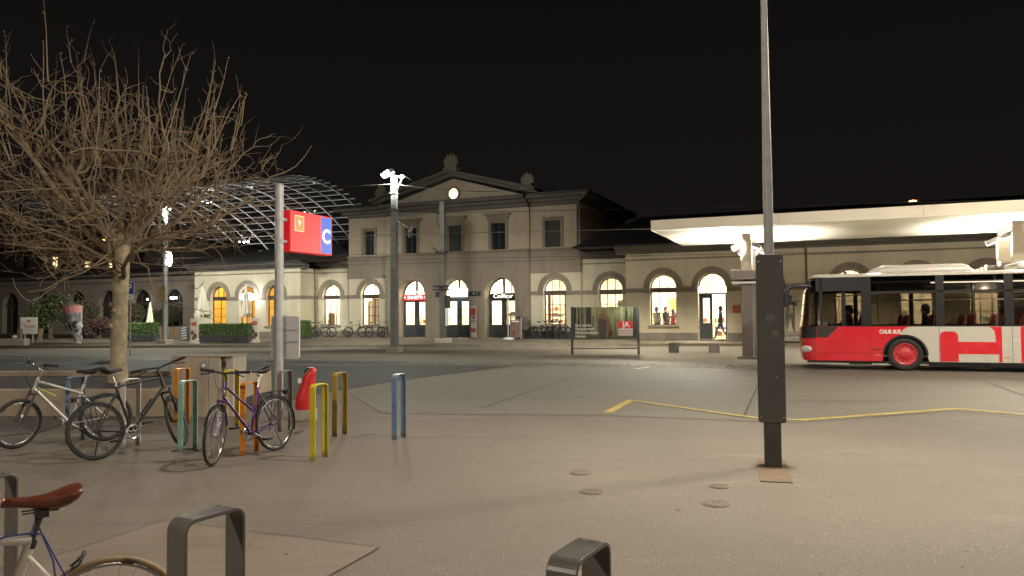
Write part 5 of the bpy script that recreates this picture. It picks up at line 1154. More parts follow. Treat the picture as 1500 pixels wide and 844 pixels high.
for dx, dy, dz in ((-0.118, 0.05, 0.02), (-0.130, 0.02, 0.022), (-0.130, -0.02, 0.022), (-0.118, -0.05, 0.02), (0.135, 0.0, 0.012)): m.ball(scp + Vector((dx, dy, dz)), 0.011, 0.011, 0.008, 8, 5)
m.build('rivet', mat('copper_rivet', (0.5, 0.3, 0.2), 0.3, 0.9), WB_)
# chain lock at the foot of the teal hoop
tp = G(263.5, 662); m = MB()
for k in range(14):
    f = k / 13; q = tp + Vector((-0.08 + 0.3 * f, -0.03 + 0.13 * math.sin(f * 3), 0.018)); m.ball(q, 0.017, 0.012, 0.012, 6, 4)
o = m.build('chain_lock', M_black); tag(o, 'black chain lock lying around the foot of the teal hoop', 'lock')
# small far bicycles along the facade
GB = 'bicycles parked along the station front'
far = [(FP(520, 490, -0.75), 8, 'dark bicycle under the window beside the floodlit mast, the left-hand one of two', -0.75),
       (FP(549, 490, -0.75), -6, 'dark bicycle under the window beside the floodlit mast, the right-hand one of two', -0.75),
       (FP(452, 490, -2.6), 40, 'bicycle parked nearest the boxed hedge at the corner of the wing', -1.0),
       (FP(462, 490, -1.2), 55, 'bicycle parked at the downpipe in the corner of the wing', -0.9),
       (FP(572, 490, -0.7), 80, 'bicycle mostly hidden behind the floodlit mast', -0.7),
       (FP(771, 490, -0.8), 50, 'bicycle standing alone at the dark rack beside the hairdresser doorway', -0.8),
       (FP(797, 490, -0.9), 62, 'bicycle at the dark rack, first of the row under the right bay window', -0.9),
       (FP(806, 490, -0.9), 70, 'bicycle at the dark rack, second of the row under the right bay window', -0.9),
       (FP(816, 490, -0.9), 66, 'bicycle at the dark rack, third of the row under the right bay window', -0.9),
       (FP(826, 490, -0.9), 75, 'bicycle at the dark rack, last of the row, half behind the billboard', -0.9)]
M_fb = mat('dark_bike_frame', (0.03, 0.032, 0.034), 0.4, 0.3)
proto = None
for (uz, ang, lab, t) in far:
    if proto is None:
        proto = bike('bicycle', lab, (0, 0, 0), (1, 0), fm=M_fb, style='diamond', Rw=0.345, tw=0.022, bar='riser', det=0, group=GB, rack=True, guards=True, rim=M_rimd); o = proto
    else: o = copy_tree(proto)
    o['label'] = lab
    a = -A + R(ang); mid = fl(uz[0], t, 0.235); hd = Vector((math.cos(a), math.sin(a), 0)); o.location = mid - hd * 0.52; o.rotation_euler = (R(-4), 0, a)
M_rackd = M_dark
u0_, u1_ = FP(766, 490, -0.9)[0], FP(838, 490, -0.9)[0]
o = fthing('bicycle_rack', 'long low dark metal bicycle stand under the right bay window', 'bicycle stand', u0_, -0.55, 0.235)
m = MB(); m.box(0, u1_ - u0_, -0.03, 0.03, 0.38, 0.44); m.box(0, u1_ - u0_, -0.55, -0.5, 0.0, 0.04)
for k in range(14):
    x = 0.1 + k * (u1_ - u0_ - 0.2) / 13; m.tube([(x, 0, 0.42), (x, -0.5, 0.32), (x, -0.52, 0.03)], 0.014, 5)
m.box(0.0, u1_ - u0_, 0.02, 0.04, 0.05, 0.4)
m.build('rail', M_rackd, o)
u0_ = FP(503, 490, -0.3)[0]
for uu_, lab in ((FP(504, 490, -0.3)[0], 'rounded concrete wheel stop at the near end of the two dark bicycles'), (FP(563, 490, -0.3)[0], 'rounded concrete wheel stop next to the floodlit mast')):
    o = fthing('wheel_stop', lab, 'wheel stop', uu_, -0.35, 0.235, 'wheel stops under the window'); m = MB(); m.box(-0.22, 0.22, -0.2, 0.2, 0, 0.5); m.build('block', M_plinth, o, bevel=0.12, seg=4)
# ------------------------------------------------------------------ the bus (local x runs from its front bumper to the rear, y away from the camera, z up)
BY = R(-21.0); W_ = G(1327, 543.5)
bx_ = Vector((math.cos(BY), math.sin(BY), 0)); by_ = Vector((-math.sin(BY), math.cos(BY), 0))
BO = W_ - bx_ * 2.77
BUS = thing('city_bus', 'red and white city bus with dark windows and roof pod waiting at the canopy', 'bus', BO, BY)
M_bred = mat('bus_red', (0.60, 0.018, 0.03), 0.28, ns=1, na=0.03, coat=0.5); M_bwhite = mat('bus_white', (0.48, 0.46, 0.405), 0.32, ns=1, na=0.03, coat=0.4)
M_bblack = mat('bus_black', (0.016, 0.016, 0.017), 0.3, coat=0.3); M_bglass = glass_mat('bus_glass', (0.43, 0.40, 0.35), 0.15)
M_bint = mat('bus_interior', (0.10, 0.09, 0.085), 0.8); M_seat = mat('bus_seat', (0.20, 0.035, 0.035), 0.9, ns=6, na=0.3); M_pole = mat('grab_rail', (0.4, 0.38, 0.3), 0.4)
LB, WBUS = 12.0, 2.52
def plan(z, inset=0.0, n=7):
    """plan outline at height z: front end rounded and raked, listed from the near rear corner round the front to the far rear corner"""
    f = 0.0 if z < 1.1 else (z - 1.1) * 0.10 + max(0, z - 2.3) * 0.30
    if z < 0.5: f = 0.04
    r = 0.42; rs = 0.30
    y0, y1 = inset, WBUS - inset
    P = [(LB, y0)]
    for k in range(n + 1):
        a = PI / 2 * k / n; P.append((f + inset + r * (1 - math.sin(a)), y0 + rs * 1.0 * (1 - math.cos(a))))
    P.append((f + inset - 0.05, (y0 + y1) / 2))
    for k in range(n + 1):
        a = PI / 2 * k / n; P.append((f + inset + r * (1 - math.cos(a)), y1 - rs * (1 - math.sin(a))))
    P.append((LB, y1))
    return [Vector((x, y, z)) for x, y in P]
WHX = (2.77, 8.7)
def arch_cut(x, z0):                         # wheel arch lower boundary of the side skin
    for wx in WHX:
        d = abs(x - wx)
        if d < 0.55: return max(z0, 0.45 + math.sqrt(max(0, 0.55 ** 2 - d * d)) )
    return z0
# near side skin, front and far side as lofted strips
zs = [0.27, 0.5, 0.95, 1.12, 1.27]
body = MB()
front = [plan(z) for z in zs]
nP = len(front[0])
for a in range(len(zs) - 1):
    for k in range(1, nP - 2): body.add([front[a][k], front[a][k + 1], front[a + 1][k + 1], front[a + 1][k]], [(0, 1, 2, 3)], True)
def side(mb, x0, x1, z0, z1, y, step=0.06):
    n = max(1, int(round((x1 - x0) / step)))
    for k in range(n):
        xa, xb = x0 + (x1 - x0) * k / n, x0 + (x1 - x0) * (k + 1) / n
        za, zb_ = arch_cut(xa, z0), arch_cut(xb, z0)
        if za >= z1 and zb_ >= z1: continue
        mb.quad((xa, y, min(za, z1)), (xb, y, min(zb_, z1)), (xb, y, z1), (xa, y, z1))
side(body, 0.42, LB, 0.27, 1.27, WBUS)
side(body, 0.42, 2.95, 0.27, 1.27, 0.0)
body.quad((LB, 0, 0.27), (LB, WBUS, 0.27), (LB, WBUS, 2.6), (LB, 0, 2.6))
bo = body.build('body', M_bred, BUS)
wp = MB(); side(wp, 2.95, LB, 0.27, 1.27, 0.0)
wo = wp.build('side_panel', M_bwhite, BUS)
# red sweep joining the white, lettering patches
rd_ = MB()
poly = [(2.951, 1.268), (3.0, 1.268), (2.98, 1.2), (2.951, 1.1)]


wsw = MB(); pts = [(2.66 + 0.28 * (1 - math.cos(k / 10 * PI / 2)), 1.02 + 0.247 * math.sin(k / 10 * PI / 2)) for k in range(11)]
wsw.ngon([(x, -0.003, z) for x, z in pts] + [(2.949, -0.003, 1.268), (2.949, -0.003, 1.02)])
wsw.build('white_sweep', M_bwhite, bo)
gl_ = MB(); y = -0.004
def rrect(x0, x1, z0, z1, r=(0, 0, 0, 0), yy=y):
    P = []
    for (cx_, cz_, a0), rr in zip(((x0, z0, 180), (x1, z0, 270), (x1, z1, 0), (x0, z1, 90)), r):
        sx_ = 1 if cx_ == x0 else -1; sz_ = 1 if cz_ == z0 else -1
        if rr == 0: P.append((cx_, yy, cz_))
        else:
            for k in range(7): a = R(a0 + 90 * k / 6); P.append((cx_ + sx_ * rr + rr * math.cos(a), yy, cz_ + sz_ * rr + rr * math.sin(a)))
    return P
gx = 2.77
gl_.ngon(rrect(gx + 0.88, gx + 1.33, 0.285, 1.13, (0, 0, 0.14, 0.14)))
gl_.ngon(rrect(gx + 1.331, gx + 2.30, 0.50, 0.84))
gl_.ngon([(gx + 2.08, y, 1.262), (gx + 2.17, y, 1.20), (gx + 2.22, y, 1.1), (gx + 2.23, y, 0.841), (gx + 2.301, y, 0.841), (gx + 2.38, y, 0.841), (gx + 2.38, y, 1.262)])
gl_.ngon(rrect(gx + 2.301, gx + 2.38, 0.285, 0.84))
gl_.build('giant_letter', M_bred, wo)
gl_ = MB(); gl_.ngon(rrect(gx + 2.82, gx + 3.3, 0.285, 1.262)); gl_.ngon(rrect(gx + 3.301, gx + 3.9, 0.86, 1.262)); gl_.ngon(rrect(gx + 3.301, gx + 3.9, 0.285, 0.5))
gl_.build('giant_letter', M_bred, wo)
text_part('lettering', 'CHUR BUS', 0.162, mat('letter_white', (0.7, 0.68, 0.64), 0.5), bo, (gx - 0.385, -0.009, 1.115), fat=0.006, ext=0.0015, sx=0.72)
# seams, small lamps, skirt
sm_ = MB()
for x in (gx - 2.41, gx - 0.91): sm_.box(x - 0.006, x + 0.006, -0.0035, 0.001, 0.28, 1.25)
sm_.box(gx - 2.4, gx - 0.6, -0.003, 0.001, 0.50, 0.508); sm_.box(gx + 0.86, gx + 0.872, -0.0032, 0.001, 0.28, 1.26)
sm_.box(gx + 2.62, gx + 2.63, -0.0032, 0.001, 0.28, 1.26)
for x in (gx - 2.1, gx - 1.05): sm_.box(x - 0.02, x + 0.02, -0.004, 0.001, 0.44, 0.47)
sm_.build('seam', mat('seam_dark', (0.08, 0.01, 0.012), 0.6), bo)
m = MB()
for x in (gx - 0.79, gx - 0.68): m.ball((x, -0.006, 0.62), 0.05, 0.012, 0.035)
m.build('badge', mat('badge_dark', (0.15, 0.02, 0.02), 0.4), bo)
m = MB(); m.box(gx - 0.80, gx - 0.66, -0.006, 0.001, 0.43, 0.46); m.box(gx + 2.42, gx + 2.56, -0.006, 0.001, 0.40, 0.43); m.build('side_marker', mat('marker_amber', (0.6, 0.25, 0.08), 0.4), bo)
m = MB(); m.box(0.15, LB, 0.05, WBUS - 0.05, 0.20, 0.268); m.box(gx + 0.62, 8.0, 0.12, WBUS - 0.12, 0.14, 0.2); m.box(1.3, 1.9, 0.1, 0.5, 0.16, 0.2)
m.build('underbody', M_bblack, BUS)
m = MB()
for wx in WHX:
    for sy, y in ((1, 0.02), (-1, WBUS - 0.02)):
        m = MB(); K = 16
        for k in range(K):
            a0, a1 = PI * k / K, PI * (k + 1) / K
            m.quad((wx + 0.55 * math.cos(a0), y - sy * 0.025, 0.45 + 0.55 * math.sin(a0)), (wx + 0.55 * math.cos(a1), y - sy * 0.025, 0.45 + 0.55 * math.sin(a1)), (wx + 0.55 * math.cos(a1), y + sy * 0.5, 0.45 + 0.55 * math.sin(a1)), (wx + 0.55 * math.cos(a0), y + sy * 0.5, 0.45 + 0.55 * math.sin(a0)))
            q = lambda r_, a_: (wx + r_ * math.cos(a_), y - sy * 0.027, 0.45 + r_ * math.sin(a_))
            m.quad(q(0.53, a0), q(0.53, a1), q(0.59, a1), q(0.59, a0))
        m.quad((wx - 0.55, y + sy * 0.5, 0.25), (wx + 0.55, y + sy * 0.5, 0.25), (wx + 0.55, y + sy * 0.5, 1.0), (wx - 0.55, y + sy * 0.5, 1.0)); m.build('wheel_arch', M_bblack, BUS)
# wheels
for wx in WHX:
    for y, sg in ((0.17, -1), (WBUS - 0.17, 1)):
        t = MB(); t.M = Matrix.Translation((wx, y, 0.477)) @ Matrix.Rotation(sg * -PI / 2, 4, 'X')
        t.lathe([(0.30, -0.13), (0.40, -0.14), (0.455, -0.125), (0.477, -0.09), (0.477, 0.09), (0.455, 0.125), (0.40, 0.14), (0.32, 0.13), (0.30, 0.10)], 40)
        to = t.build('wheel', M_rubber, BUS)
        r_ = MB(); r_.M = t.M; r_.lathe([(0.305, 0.09), (0.32, 0.132), (0.30, 0.138), (0.288, 0.122), (0.15, 0.122), (0.13, 0.14), (0.11, 0.15), (0.001, 0.152)], 32)
        r_.build('rim', mat('rim_red', (0.50, 0.03, 0.04), 0.45, ns=8, na=0.1), to)
        h = MB()
        for k in range(10):
            a = 2 * PI * k / 10; h.M = t.M @ Matrix.Translation((0.215 * math.cos(a), 0.215 * math.sin(a), 0.123)); h.ball((0, 0, 0), 0.026, 0.026, 0.006, 8, 4)
        for k in range(10):
            a = 2 * PI * (k + .5) / 10; h.M = t.M @ Matrix.Translation((0.278 * math.cos(a), 0.275 * math.sin(a), 0.123)); h.ball((0, 0, 0), 0.022, 0.022, 0.006, 8, 4)
        h.build('hub_hole', M_bblack, to)
# window band: black posts, panes, upper strip, roof
ZB, ZU = 1.27, 2.60
cap = MB(); zz_ = [1.272, 1.9, 2.3, 2.73]
band_f = [plan(z, 0.006) for z in zz_]
gwin = MB()
for a in range(3):
    for k in range(1, nP - 2): gwin.add([band_f[a][k], band_f[a][k + 1], band_f[a + 1][k + 1], band_f[a + 1][k]], [(0, 1, 2, 3)], True)
gwin.build('windscreen', M_bglass, BUS)
post = MB()
def posts(y0, y1, xs):
    for xa, xb in xs: post.box(xa, xb, y0, y1, ZB, 2.735)
near = [(0.52, 0.60), (gx - 1.12, gx - 0.86), (gx + 0.80, gx + 1.01), (gx + 2.46, gx + 2.68), (gx + 4.2, gx + 4.4), (gx + 5.9, gx + 6.1), (gx + 7.6, gx + 7.8), (LB - 0.4, LB)]
posts(0.002, 0.06, near); posts(WBUS - 0.06, WBUS - 0.002, [(0.44, 0.5), (1.6, 1.72), (3.2, 3.32), (4.9, 5.0), (6.6, 6.7), (8.4, 8.5), (LB - 0.4, LB)])
post.box(gx - 1.65, gx - 1.55, 0.004, 0.05, 1.27, 2.3)
post.box(0.42, LB, 0.003, 0.05, 1.262, 1.30); post.box(gx - 0.86, LB, 0.002, 0.05, 2.24, 2.30); post.box(0.42, gx - 1.12, 0.002, 0.06, 2.32, 2.735)
post.box(0.30, LB, WBUS - 0.05, WBUS - 0.003, 1.262, 1.30); post.box(0.3, LB, WBUS - 0.06, WBUS - 0.002, 2.3, 2.735)
post.build('pillar', M_bblack, BUS)
dk = MB(); dk.ngon([(0.42, -0.002, 0.95), (gx - 2.05, -0.002, 0.95), (gx - 1.80, -0.002, 1.215), (gx - 1.76, -0.002, 1.265), (0.42, -0.002, 1.265)])
dk.build('driver_window_panel', mat('driver_glass_dark', (0.05, 0.05, 0.048), 0.08), bo)
fm_ = MB(); nfr = [plan(z, -0.014) for z in (0.93, 1.13, 1.28)]
for a in (0, 1):
    for k in range(1, nP - 2): fm_.add([nfr[a][k], nfr[a][k + 1], nfr[a + 1][k + 1], nfr[a + 1][k]], [(0, 1, 2, 3)], True)
fm_.build('front_mask', mat('front_dark', (0.03, 0.03, 0.03), 0.1), BUS)
lm_ = MB(); nfr = [plan(z, 0.0) for z in (2.60, 2.72)]
xs = [a for a, b_ in near[1:]]
for (a, b_), (c, d_) in zip(near[:-1], near[1:]):
    w_ = MB(); w_.quad((b_, 0.03, ZB + 0.03), (c, 0.03, ZB + 0.03), (c, 0.03, 2.735), (b_, 0.03, 2.735)); w_.build('window', M_bglass, BUS)
for a, b_ in ((0.5, 1.6), (1.72, 3.2), (3.32, 4.9), (5.0, 6.6), (6.7, 8.4), (8.5, LB - 0.4)):
    w_ = MB(); w_.quad((a, WBUS - 0.03, ZB + 0.03), (b_, WBUS - 0.03, ZB + 0.03), (b_, WBUS - 0.03, 2.3), (a, WBUS - 0.03, 2.3)); w_.build('window', M_bglass, BUS)
rf_ = MB(); P0_ = plan(2.73, 0.0); 
def roof_ring(z, ins): return [Vector((max(v.x + ins * 0.8, 0) if k not in (0, nP - 1) else v.x, min(max(v.y, ins), WBUS - ins), z)) for k, v in enumerate(P0_)]
rings = [roof_ring(2.73, -0.012), roof_ring(2.76, -0.008), roof_ring(2.80, 0.04), roof_ring(2.83, 0.15), roof_ring(2.845, 0.4)]
for a in range(len(rings) - 1):
    for k in range(nP - 1): rf_.add([rings[a][k], rings[a][k + 1], rings[a + 1][k + 1], rings[a + 1][k]], [(0, 1, 2, 3)], True)
rf_.ngon(rings[-1])
ro_ = rf_.build('roof', M_bwhite, BUS)
pdm = MB(); pr = []
for x, z, w in ((gx - 0.95, 2.84, 1.3), (gx - 0.72, 3.0, 1.4), (gx - 0.45, 3.09, 1.45), (gx + 1.60, 3.09, 1.45), (gx + 1.75, 3.03, 1.4), (gx + 1.86, 2.84, 1.35)):
    c = WBUS / 2; pr.append([Vector((x, c - w / 2 - 0.15, 2.82)), Vector((x, c - w / 2 - 0.1, (2.82 + z) / 2 + 0.03)), Vector((x, c - w / 2 + 0.05, z - 0.02)), Vector((x, c - w / 2 + 0.3, z)), Vector((x, c + w / 2 - 0.3, z)), Vector((x, c + w / 2 - 0.05, z - 0.02)), Vector((x, c + w / 2 + 0.1, (2.82 + z) / 2 + 0.03)), Vector((x, c + w / 2 + 0.15, 2.82))])
pdm.loft(pr); pdm.build('roof_pod', M_bwhite, ro_)
m = MB(); m.box(gx + 2.9, gx + 6.5, 0.5, WBUS - 0.5, 2.84, 3.08); m.build('roof_pod', M_bwhite, ro_, bevel=0.1, seg=3)
m = MB(); m.box(gx - 1.5, gx - 1.42, WBUS / 2 - 0.05, WBUS / 2 + 0.05, 2.85, 2.95); m.build('aerial', M_bblack, ro_)
# headlamp, mirror, interior
m = MB(); m.M = Matrix.Translation((0.13, 0.085, 0.60)) @ Matrix.Rotation(R(-42), 4, 'Z'); m.ball((0, 0, 0), 0.20, 0.06, 0.105, 14, 8); m.build('headlight', mat('headlamp_lens', (0.8, 0.8, 0.78), 0.12, 0.3), BUS)
m = MB(); m.tube([(0.30, 0.15, 2.47), (0.05, 0.02, 2.50), (-0.22, -0.08, 2.49), (-0.36, -0.10, 2.42), (-0.40, -0.10, 2.2)], [0.05, 0.05, 0.055, 0.06, 0.06], 10); mo = m.build('mirror_arm', mat('mirror_housing', (0.02, 0.017, 0.04), 0.3, coat=0.4), BUS)
m = MB(); m.box(-0.49, -0.33, -0.17, -0.06, 1.86, 2.34); m.build('mirror', mat('mirror_housing', (0.02, 0.017, 0.04), 0.3), mo, bevel=0.05, seg=3)
m = MB(); m.tube([(0.02, 0.9, 1.15), (0.06, 0.5, 1.3), (0.14, 0.5, 1.9)], 0.014, 6); m.tube([(0.02, 1.6, 1.15), (0.06, 1.3, 1.3), (0.14, 1.3, 1.9)], 0.014, 6); m.build('wiper', M_bblack, BUS)
it = MB(); it.box(0.3, LB - 0.1, 0.07, WBUS - 0.07, 0.40, 0.44); it.box(0.5, LB - 0.1, 0.07, WBUS - 0.07, 2.56, 2.585); it.box(0.25, 0.75, 0.15, WBUS - 0.15, 0.45, 1.12); it.box(1.75, 1.79, 0.08, 1.2, 0.45, 2.3); it.build('interior_shell', M_bint, BUS)
m = MB(); m.box(0.42, 0.85, 0.3, 1.1, 1.125, 1.28); m.M = Matrix.Translation((0.92, 0.62, 1.22)) @ Matrix.Rotation(R(55), 4, 'Y') @ Matrix.Rotation(PI / 2, 4, 'X'); m.torus((0, 0, 0), 0.22, 0.016, 24, 6); m.build('dashboard', mat('dash_grey', (0.22, 0.20, 0.18), 0.6), BUS)
m = MB(); m.box(0.50, 0.72, 0.16, 0.19, 1.282, 1.42); m.build('paper', mat('paper_white', (0.7, 0.68, 0.6), 0.7), BUS)
def seat(x, y, flip=1):
    m = MB(); m.box(x - 0.22, x + 0.22, y - 0.21, y + 0.21, 0.86, 0.95)
    m.loft([[(x + flip * 0.20 + flip * dx - 0.035, y - w, z), (x + flip * 0.20 + flip * dx + 0.035, y - w, z), (x + flip * 0.20 + flip * dx + 0.035, y + w, z), (x + flip * 0.20 + flip * dx - 0.035, y + w, z)] for dx, w, z in ((0, 0.21, 0.93), (0.05, 0.22, 1.3), (0.1, 0.2, 1.52), (0.12, 0.13, 1.6))])
    m.box(x - 0.03, x + 0.03, y - 0.1, y + 0.1, 0.44, 0.86); return m.build('seat', M_seat, BUS, bevel=0.03)
seat(1.38, 0.62)
for x in (2.6, 3.45, 4.25, 5.1, 5.9, 6.8, 7.7, 8.7, 9.6):
    for y in (0.35, 0.80, 1.75, 2.2): seat(x, y)
m = MB()
for x in (2.2, 4.7, 6.3): m.tube([(x, 1.1, 0.45), (x, 1.1, 2.56)], 0.018, 8)
m.tube([(0.6, 0.32, 2.15), (1.2, 0.36, 2.18), (2.2, 0.4, 2.24), (3.2, 0.4, 2.24), (6, 0.42, 2.22), (11, 0.42, 2.22)], 0.02, 8); m.tube([(2.4, 2.0, 2.05), (11, 2.0, 2.05)], 0.018, 8)
m.build('grab_rail', M_pole, BUS)
m = MB(); m.box(gx + 0.8, LB - 0.6, 0.6, 0.8, 2.53, 2.555); m.build('ceiling_strip', lamp_mat('bus_strip_glow', (1.0, 0.88, 0.7), 1.2), BUS)
m = MB(); m.box(gx - 0.6, gx + 0.6, 0.5, 0.52, 2.27, 2.45); m.build('display', M_bblack, BUS)
def bus_point(x, y, z): return BO + bx_ * x + by_ * y + Vector((0, 0, z))
# ------------------------------------------------------------------ glass vault behind the station
M_rib = mat('vault_steel', (0.50, 0.50, 0.49), 0.45, 0.3); M_vglass = glass_mat('vault_glass', (0.86, 0.88, 0.88), 0.05)
GV = thing('glass_vault_roof', 'huge arched steel and glass roof rising behind the left wing', 'glass roof', P0, -A)
def vz(t): return 19.9 - 0.02 * (t - 38) ** 2
U0, U1 = -45.0, -150.0
ts = [29 + 31 * k / 21 for k in range(22)]
m = MB(); 
for k in range(36):
    u = U0 - 2.9 * k; m.tube([(u, t, vz(t)) for t in ts], 0.13 if k % 2 == 0 else 0.065, 6)
m.build('rib', M_rib, GV)
m = MB()
for t in ts: m.tube([(U0 + 1.2, t, vz(t) + 0.1), (U1, t, vz(t) + 0.1)], 0.06, 5)
m.build('purlin', M_rib, GV)
m = MB()
for a, b in zip(ts[:-1], ts[1:]): m.quad((U0, a, vz(a) + 0.2), (U1, a, vz(a) + 0.2), (U1, b, vz(b) + 0.2), (U0, b, vz(b) + 0.2))
m.build('glazing', M_vglass, GV)
m = MB()
for (u, t) in ((-56, 50), (-68, 42), (-72, 54), (-88, 48)):
    for k in range(4): m.box(u + k * 0.6 + 0.1 * (k % 2), u + k * 0.6 + 0.24, t + 0.3 * (k % 3), t + 0.3 * (k % 3) + 0.2, vz(t) - 0.75 - 0.1 * (k % 2), vz(t) - 0.58)
m.build('floodlight', lamp_mat('vault_lamp_glow', (1.0, 0.98, 0.92), 8.0), GV)
m = MB()
for u in (-70, -92, -114): m.tube([(u, 31, 0), (u, 31, vz(31))], 0.35, 8); m.tube([(u, 59, 0), (u, 59, vz(59))], 0.35, 8)
m.build('column', M_dark, GV)
for (u, t) in ((-53, 44), (-66, 50), (-80, 46)):
    light('vault_uplight', 'SPOT', fl(u, t, 7.5), 1700, (1.0, 0.97, 0.9), size=0.6, rot=(PI, 0, 0), spot=150, blend=0.8)
# ------------------------------------------------------------------ dark buildings left of the station
OA = 2.5
AX1 = uLL; zAn = FP(200, 405, OA)[1]
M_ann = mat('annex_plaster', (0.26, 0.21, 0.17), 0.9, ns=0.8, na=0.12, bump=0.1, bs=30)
AN = thing('station_annex', 'low unlit plaster annex with dark arches beyond the restaurant wing', 'annex', P0, -A)
ac = [FP(207, 440, OA)[0], FP(253, 440, OA)[0], FP(158, 440, OA)[0], FP(112, 440, OA)[0], FP(60, 440, OA)[0], FP(15, 440, OA)[0]]
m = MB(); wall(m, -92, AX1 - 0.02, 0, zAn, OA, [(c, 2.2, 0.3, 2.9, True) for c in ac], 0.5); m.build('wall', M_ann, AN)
m = MB(); m.box(-92, AX1 - 0.03, OA - 0.5, OA + 0.4, zAn, zAn + 0.22); m.box(-92, AX1 - 0.03, OA - 0.05, OA - 0.002, zAn - 0.5, zAn - 0.42); m.build('cornice', M_cornice, AN)
for c in ac:
    m = MB()
    for q in (-0.36, 0.36): m.box(c + q - 0.04, c + q + 0.04, OA + 0.36, OA + 0.44, 0.3, 3.6)
    m.box(c - 1.1, c + 1.1, OA + 0.34, OA + 0.43, 2.7, 2.95); wo_ = m.build('window', M_winframe, AN)
    m = MB(); m.quad((c - 1.1, OA + 0.45, 0.3), (c + 1.1, OA + 0.45, 0.3), (c + 1.1, OA + 0.45, 2.9), (c - 1.1, OA + 0.45, 2.9)); lunette(m, c, 1.1, 2.902, OA + 0.45); m.build('pane', M_darkglass, wo_)
m = MB(); m.quad((-92, OA - 0.5, zAn + 0.222), (AX1 - 0.03, OA - 0.5, zAn + 0.222), (AX1 - 0.03, OA + 9, zAn + 1.6), (-92, OA + 9, zAn + 1.6)); m.build('roof', M_slate, AN)
for px, lab in ((252.5, 'small bright lamp in the arch right of the round mast'), (216, 'small warm lamp above the slim folded white parasol')):
    p = FL(G(px, 437, 0)); u_, z_ = FP(px, 436.5 if px > 230 else 438.5, OA - 0.2)
    o = fthing('wall_lamp', lab, 'lamp', u_, OA - 0.2, z_); m = MB()
    if px > 230: m.box(-0.18, 0.18, -0.05, 0.05, -0.09, 0.09); m.ball((0.42, 0, 0), 0.09)
    else: m.ball((0, 0, 0), 0.085)
    m.build('lamp_glass', lamp_mat('small_lamp_glow', (1.0, 0.92, 0.8), 5.0), o); m = MB(); m.box(-0.05, 0.05, 0.05, 0.2, -0.05, 0.05); m.build('bracket', M_dark, o)
OB = 16.0
BB_ = thing('office_block', 'dark building with three lit windows behind the annex', 'building', P0, -A)
zB = FP(100, 362, OB)[1]
m = MB(); ub0, ub1 = FP(-260, 400, OB)[0], FP(262, 400, OB)[0]
lw = [FP(79.5, 385, OB), FP(127, 391, OB), FP(163, 391, OB)]
wall(m, ub0, ub1, 0, zB, OB, [(lw[0][0], 1.05, lw[0][1] - 0.75, lw[0][1] + 0.75, False), (lw[1][0], 1.05, lw[1][1] - 0.6, lw[1][1] + 0.6, False), (lw[2][0], 1.1, lw[2][1] - 0.6, lw[2][1] + 0.6, False)] + [(FP(x, 388, OB)[0], 1.05, lw[0][1] - 0.7, lw[0][1] + 0.7, False) for x in (36, -10, -60, 205, 240)], 0.25)
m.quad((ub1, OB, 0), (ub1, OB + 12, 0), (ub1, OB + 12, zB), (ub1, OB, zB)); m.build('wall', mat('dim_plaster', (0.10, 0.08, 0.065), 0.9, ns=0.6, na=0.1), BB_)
m = MB(); m.box(ub0, ub1 + 0.5, OB - 0.6, OB + 12, zB, zB + 0.35); m.quad((ub0, OB - 0.6, zB + 0.352), (ub1 + 0.5, OB - 0.6, zB + 0.352), (ub1 - 2, OB + 5, zB + 2.4), (ub0, OB + 5, zB + 2.4)); m.quad((ub1 + 0.5, OB - 0.6, zB + 0.353), (ub1 + 0.5, OB + 11, zB + 0.353), (ub1 - 2, OB + 5, zB + 2.4), (ub1 - 2, OB + 5, zB + 2.4)) if False else None; m.build('roof', M_slate, BB_)
M_lit = lamp_mat('lit_room_yellow', (1.0, 0.72, 0.32), 0.95)
for k, (u_, z_) in enumerate(lw):
    h = 0.75 if k == 0 else 0.6; f = MB(); f.box(u_ - 0.03, u_ + 0.03, OB + 0.15, OB + 0.2, z_ - h, z_ + h); f.box(u_ - 0.52, u_ + 0.52, OB + 0.155, OB + 0.195, z_ + 0.1, z_ + 0.15)
    if k == 0: f.box(u_ - 0.52, u_ + 0.52, OB + 0.155, OB + 0.195, z_ - 0.35, z_ - 0.3)
    o = f.build('window', M_winframe, BB_); g_ = MB(); g_.quad((u_ - 0.53, OB + 0.24, z_ - h), (u_ + 0.53, OB + 0.24, z_ - h), (u_ + 0.53, OB + 0.24, z_ + h), (u_ - 0.53, OB + 0.24, z_ + h)); g_.build('pane', M_lit, o)
    b_ = MB(); b_.box(u_ - 0.5, u_ - 0.2, OB + 0.205, OB + 0.235, z_ - h, z_ - h + 0.5); b_.box(u_ + 0.1, u_ + 0.4, OB + 0.205, OB + 0.235, z_ - h, z_ - h + 0.35); b_.build('curtain', mat('curtain_dim', (0.25, 0.16, 0.07), 0.9), o)
for x in (36, -10, -60, 205, 240):
    u_ = FP(x, 388, OB)[0]; g_ = MB(); g_.quad((u_ - 0.53, OB + 0.24, lw[0][1] - 0.7), (u_ + 0.53, OB + 0.24, lw[0][1] - 0.7), (u_ + 0.53, OB + 0.24, lw[0][1] + 0.7), (u_ - 0.53, OB + 0.24, lw[0][1] + 0.7)); g_.build('window', M_darkglass, BB_)
u_, z_ = FP(152, 353.5, OB - 3)
o = fthing('street_lantern', 'round amber lantern glowing above the annex roof', 'lantern', u_, OB - 3, 0.0); m = MB(); m.ball((0, 0, z_), 0.32, 0.32, 0.22, 14, 8); m.build('lamp_glass', lamp_mat('amber_lantern_glow', (1.0, 0.55, 0.16), 1.5), o); m = MB(); m.tube([(0, 0.0, 0), (0, 0, z_ - 0.2)], 0.05, 8); m.build('pole', M_dark, o)
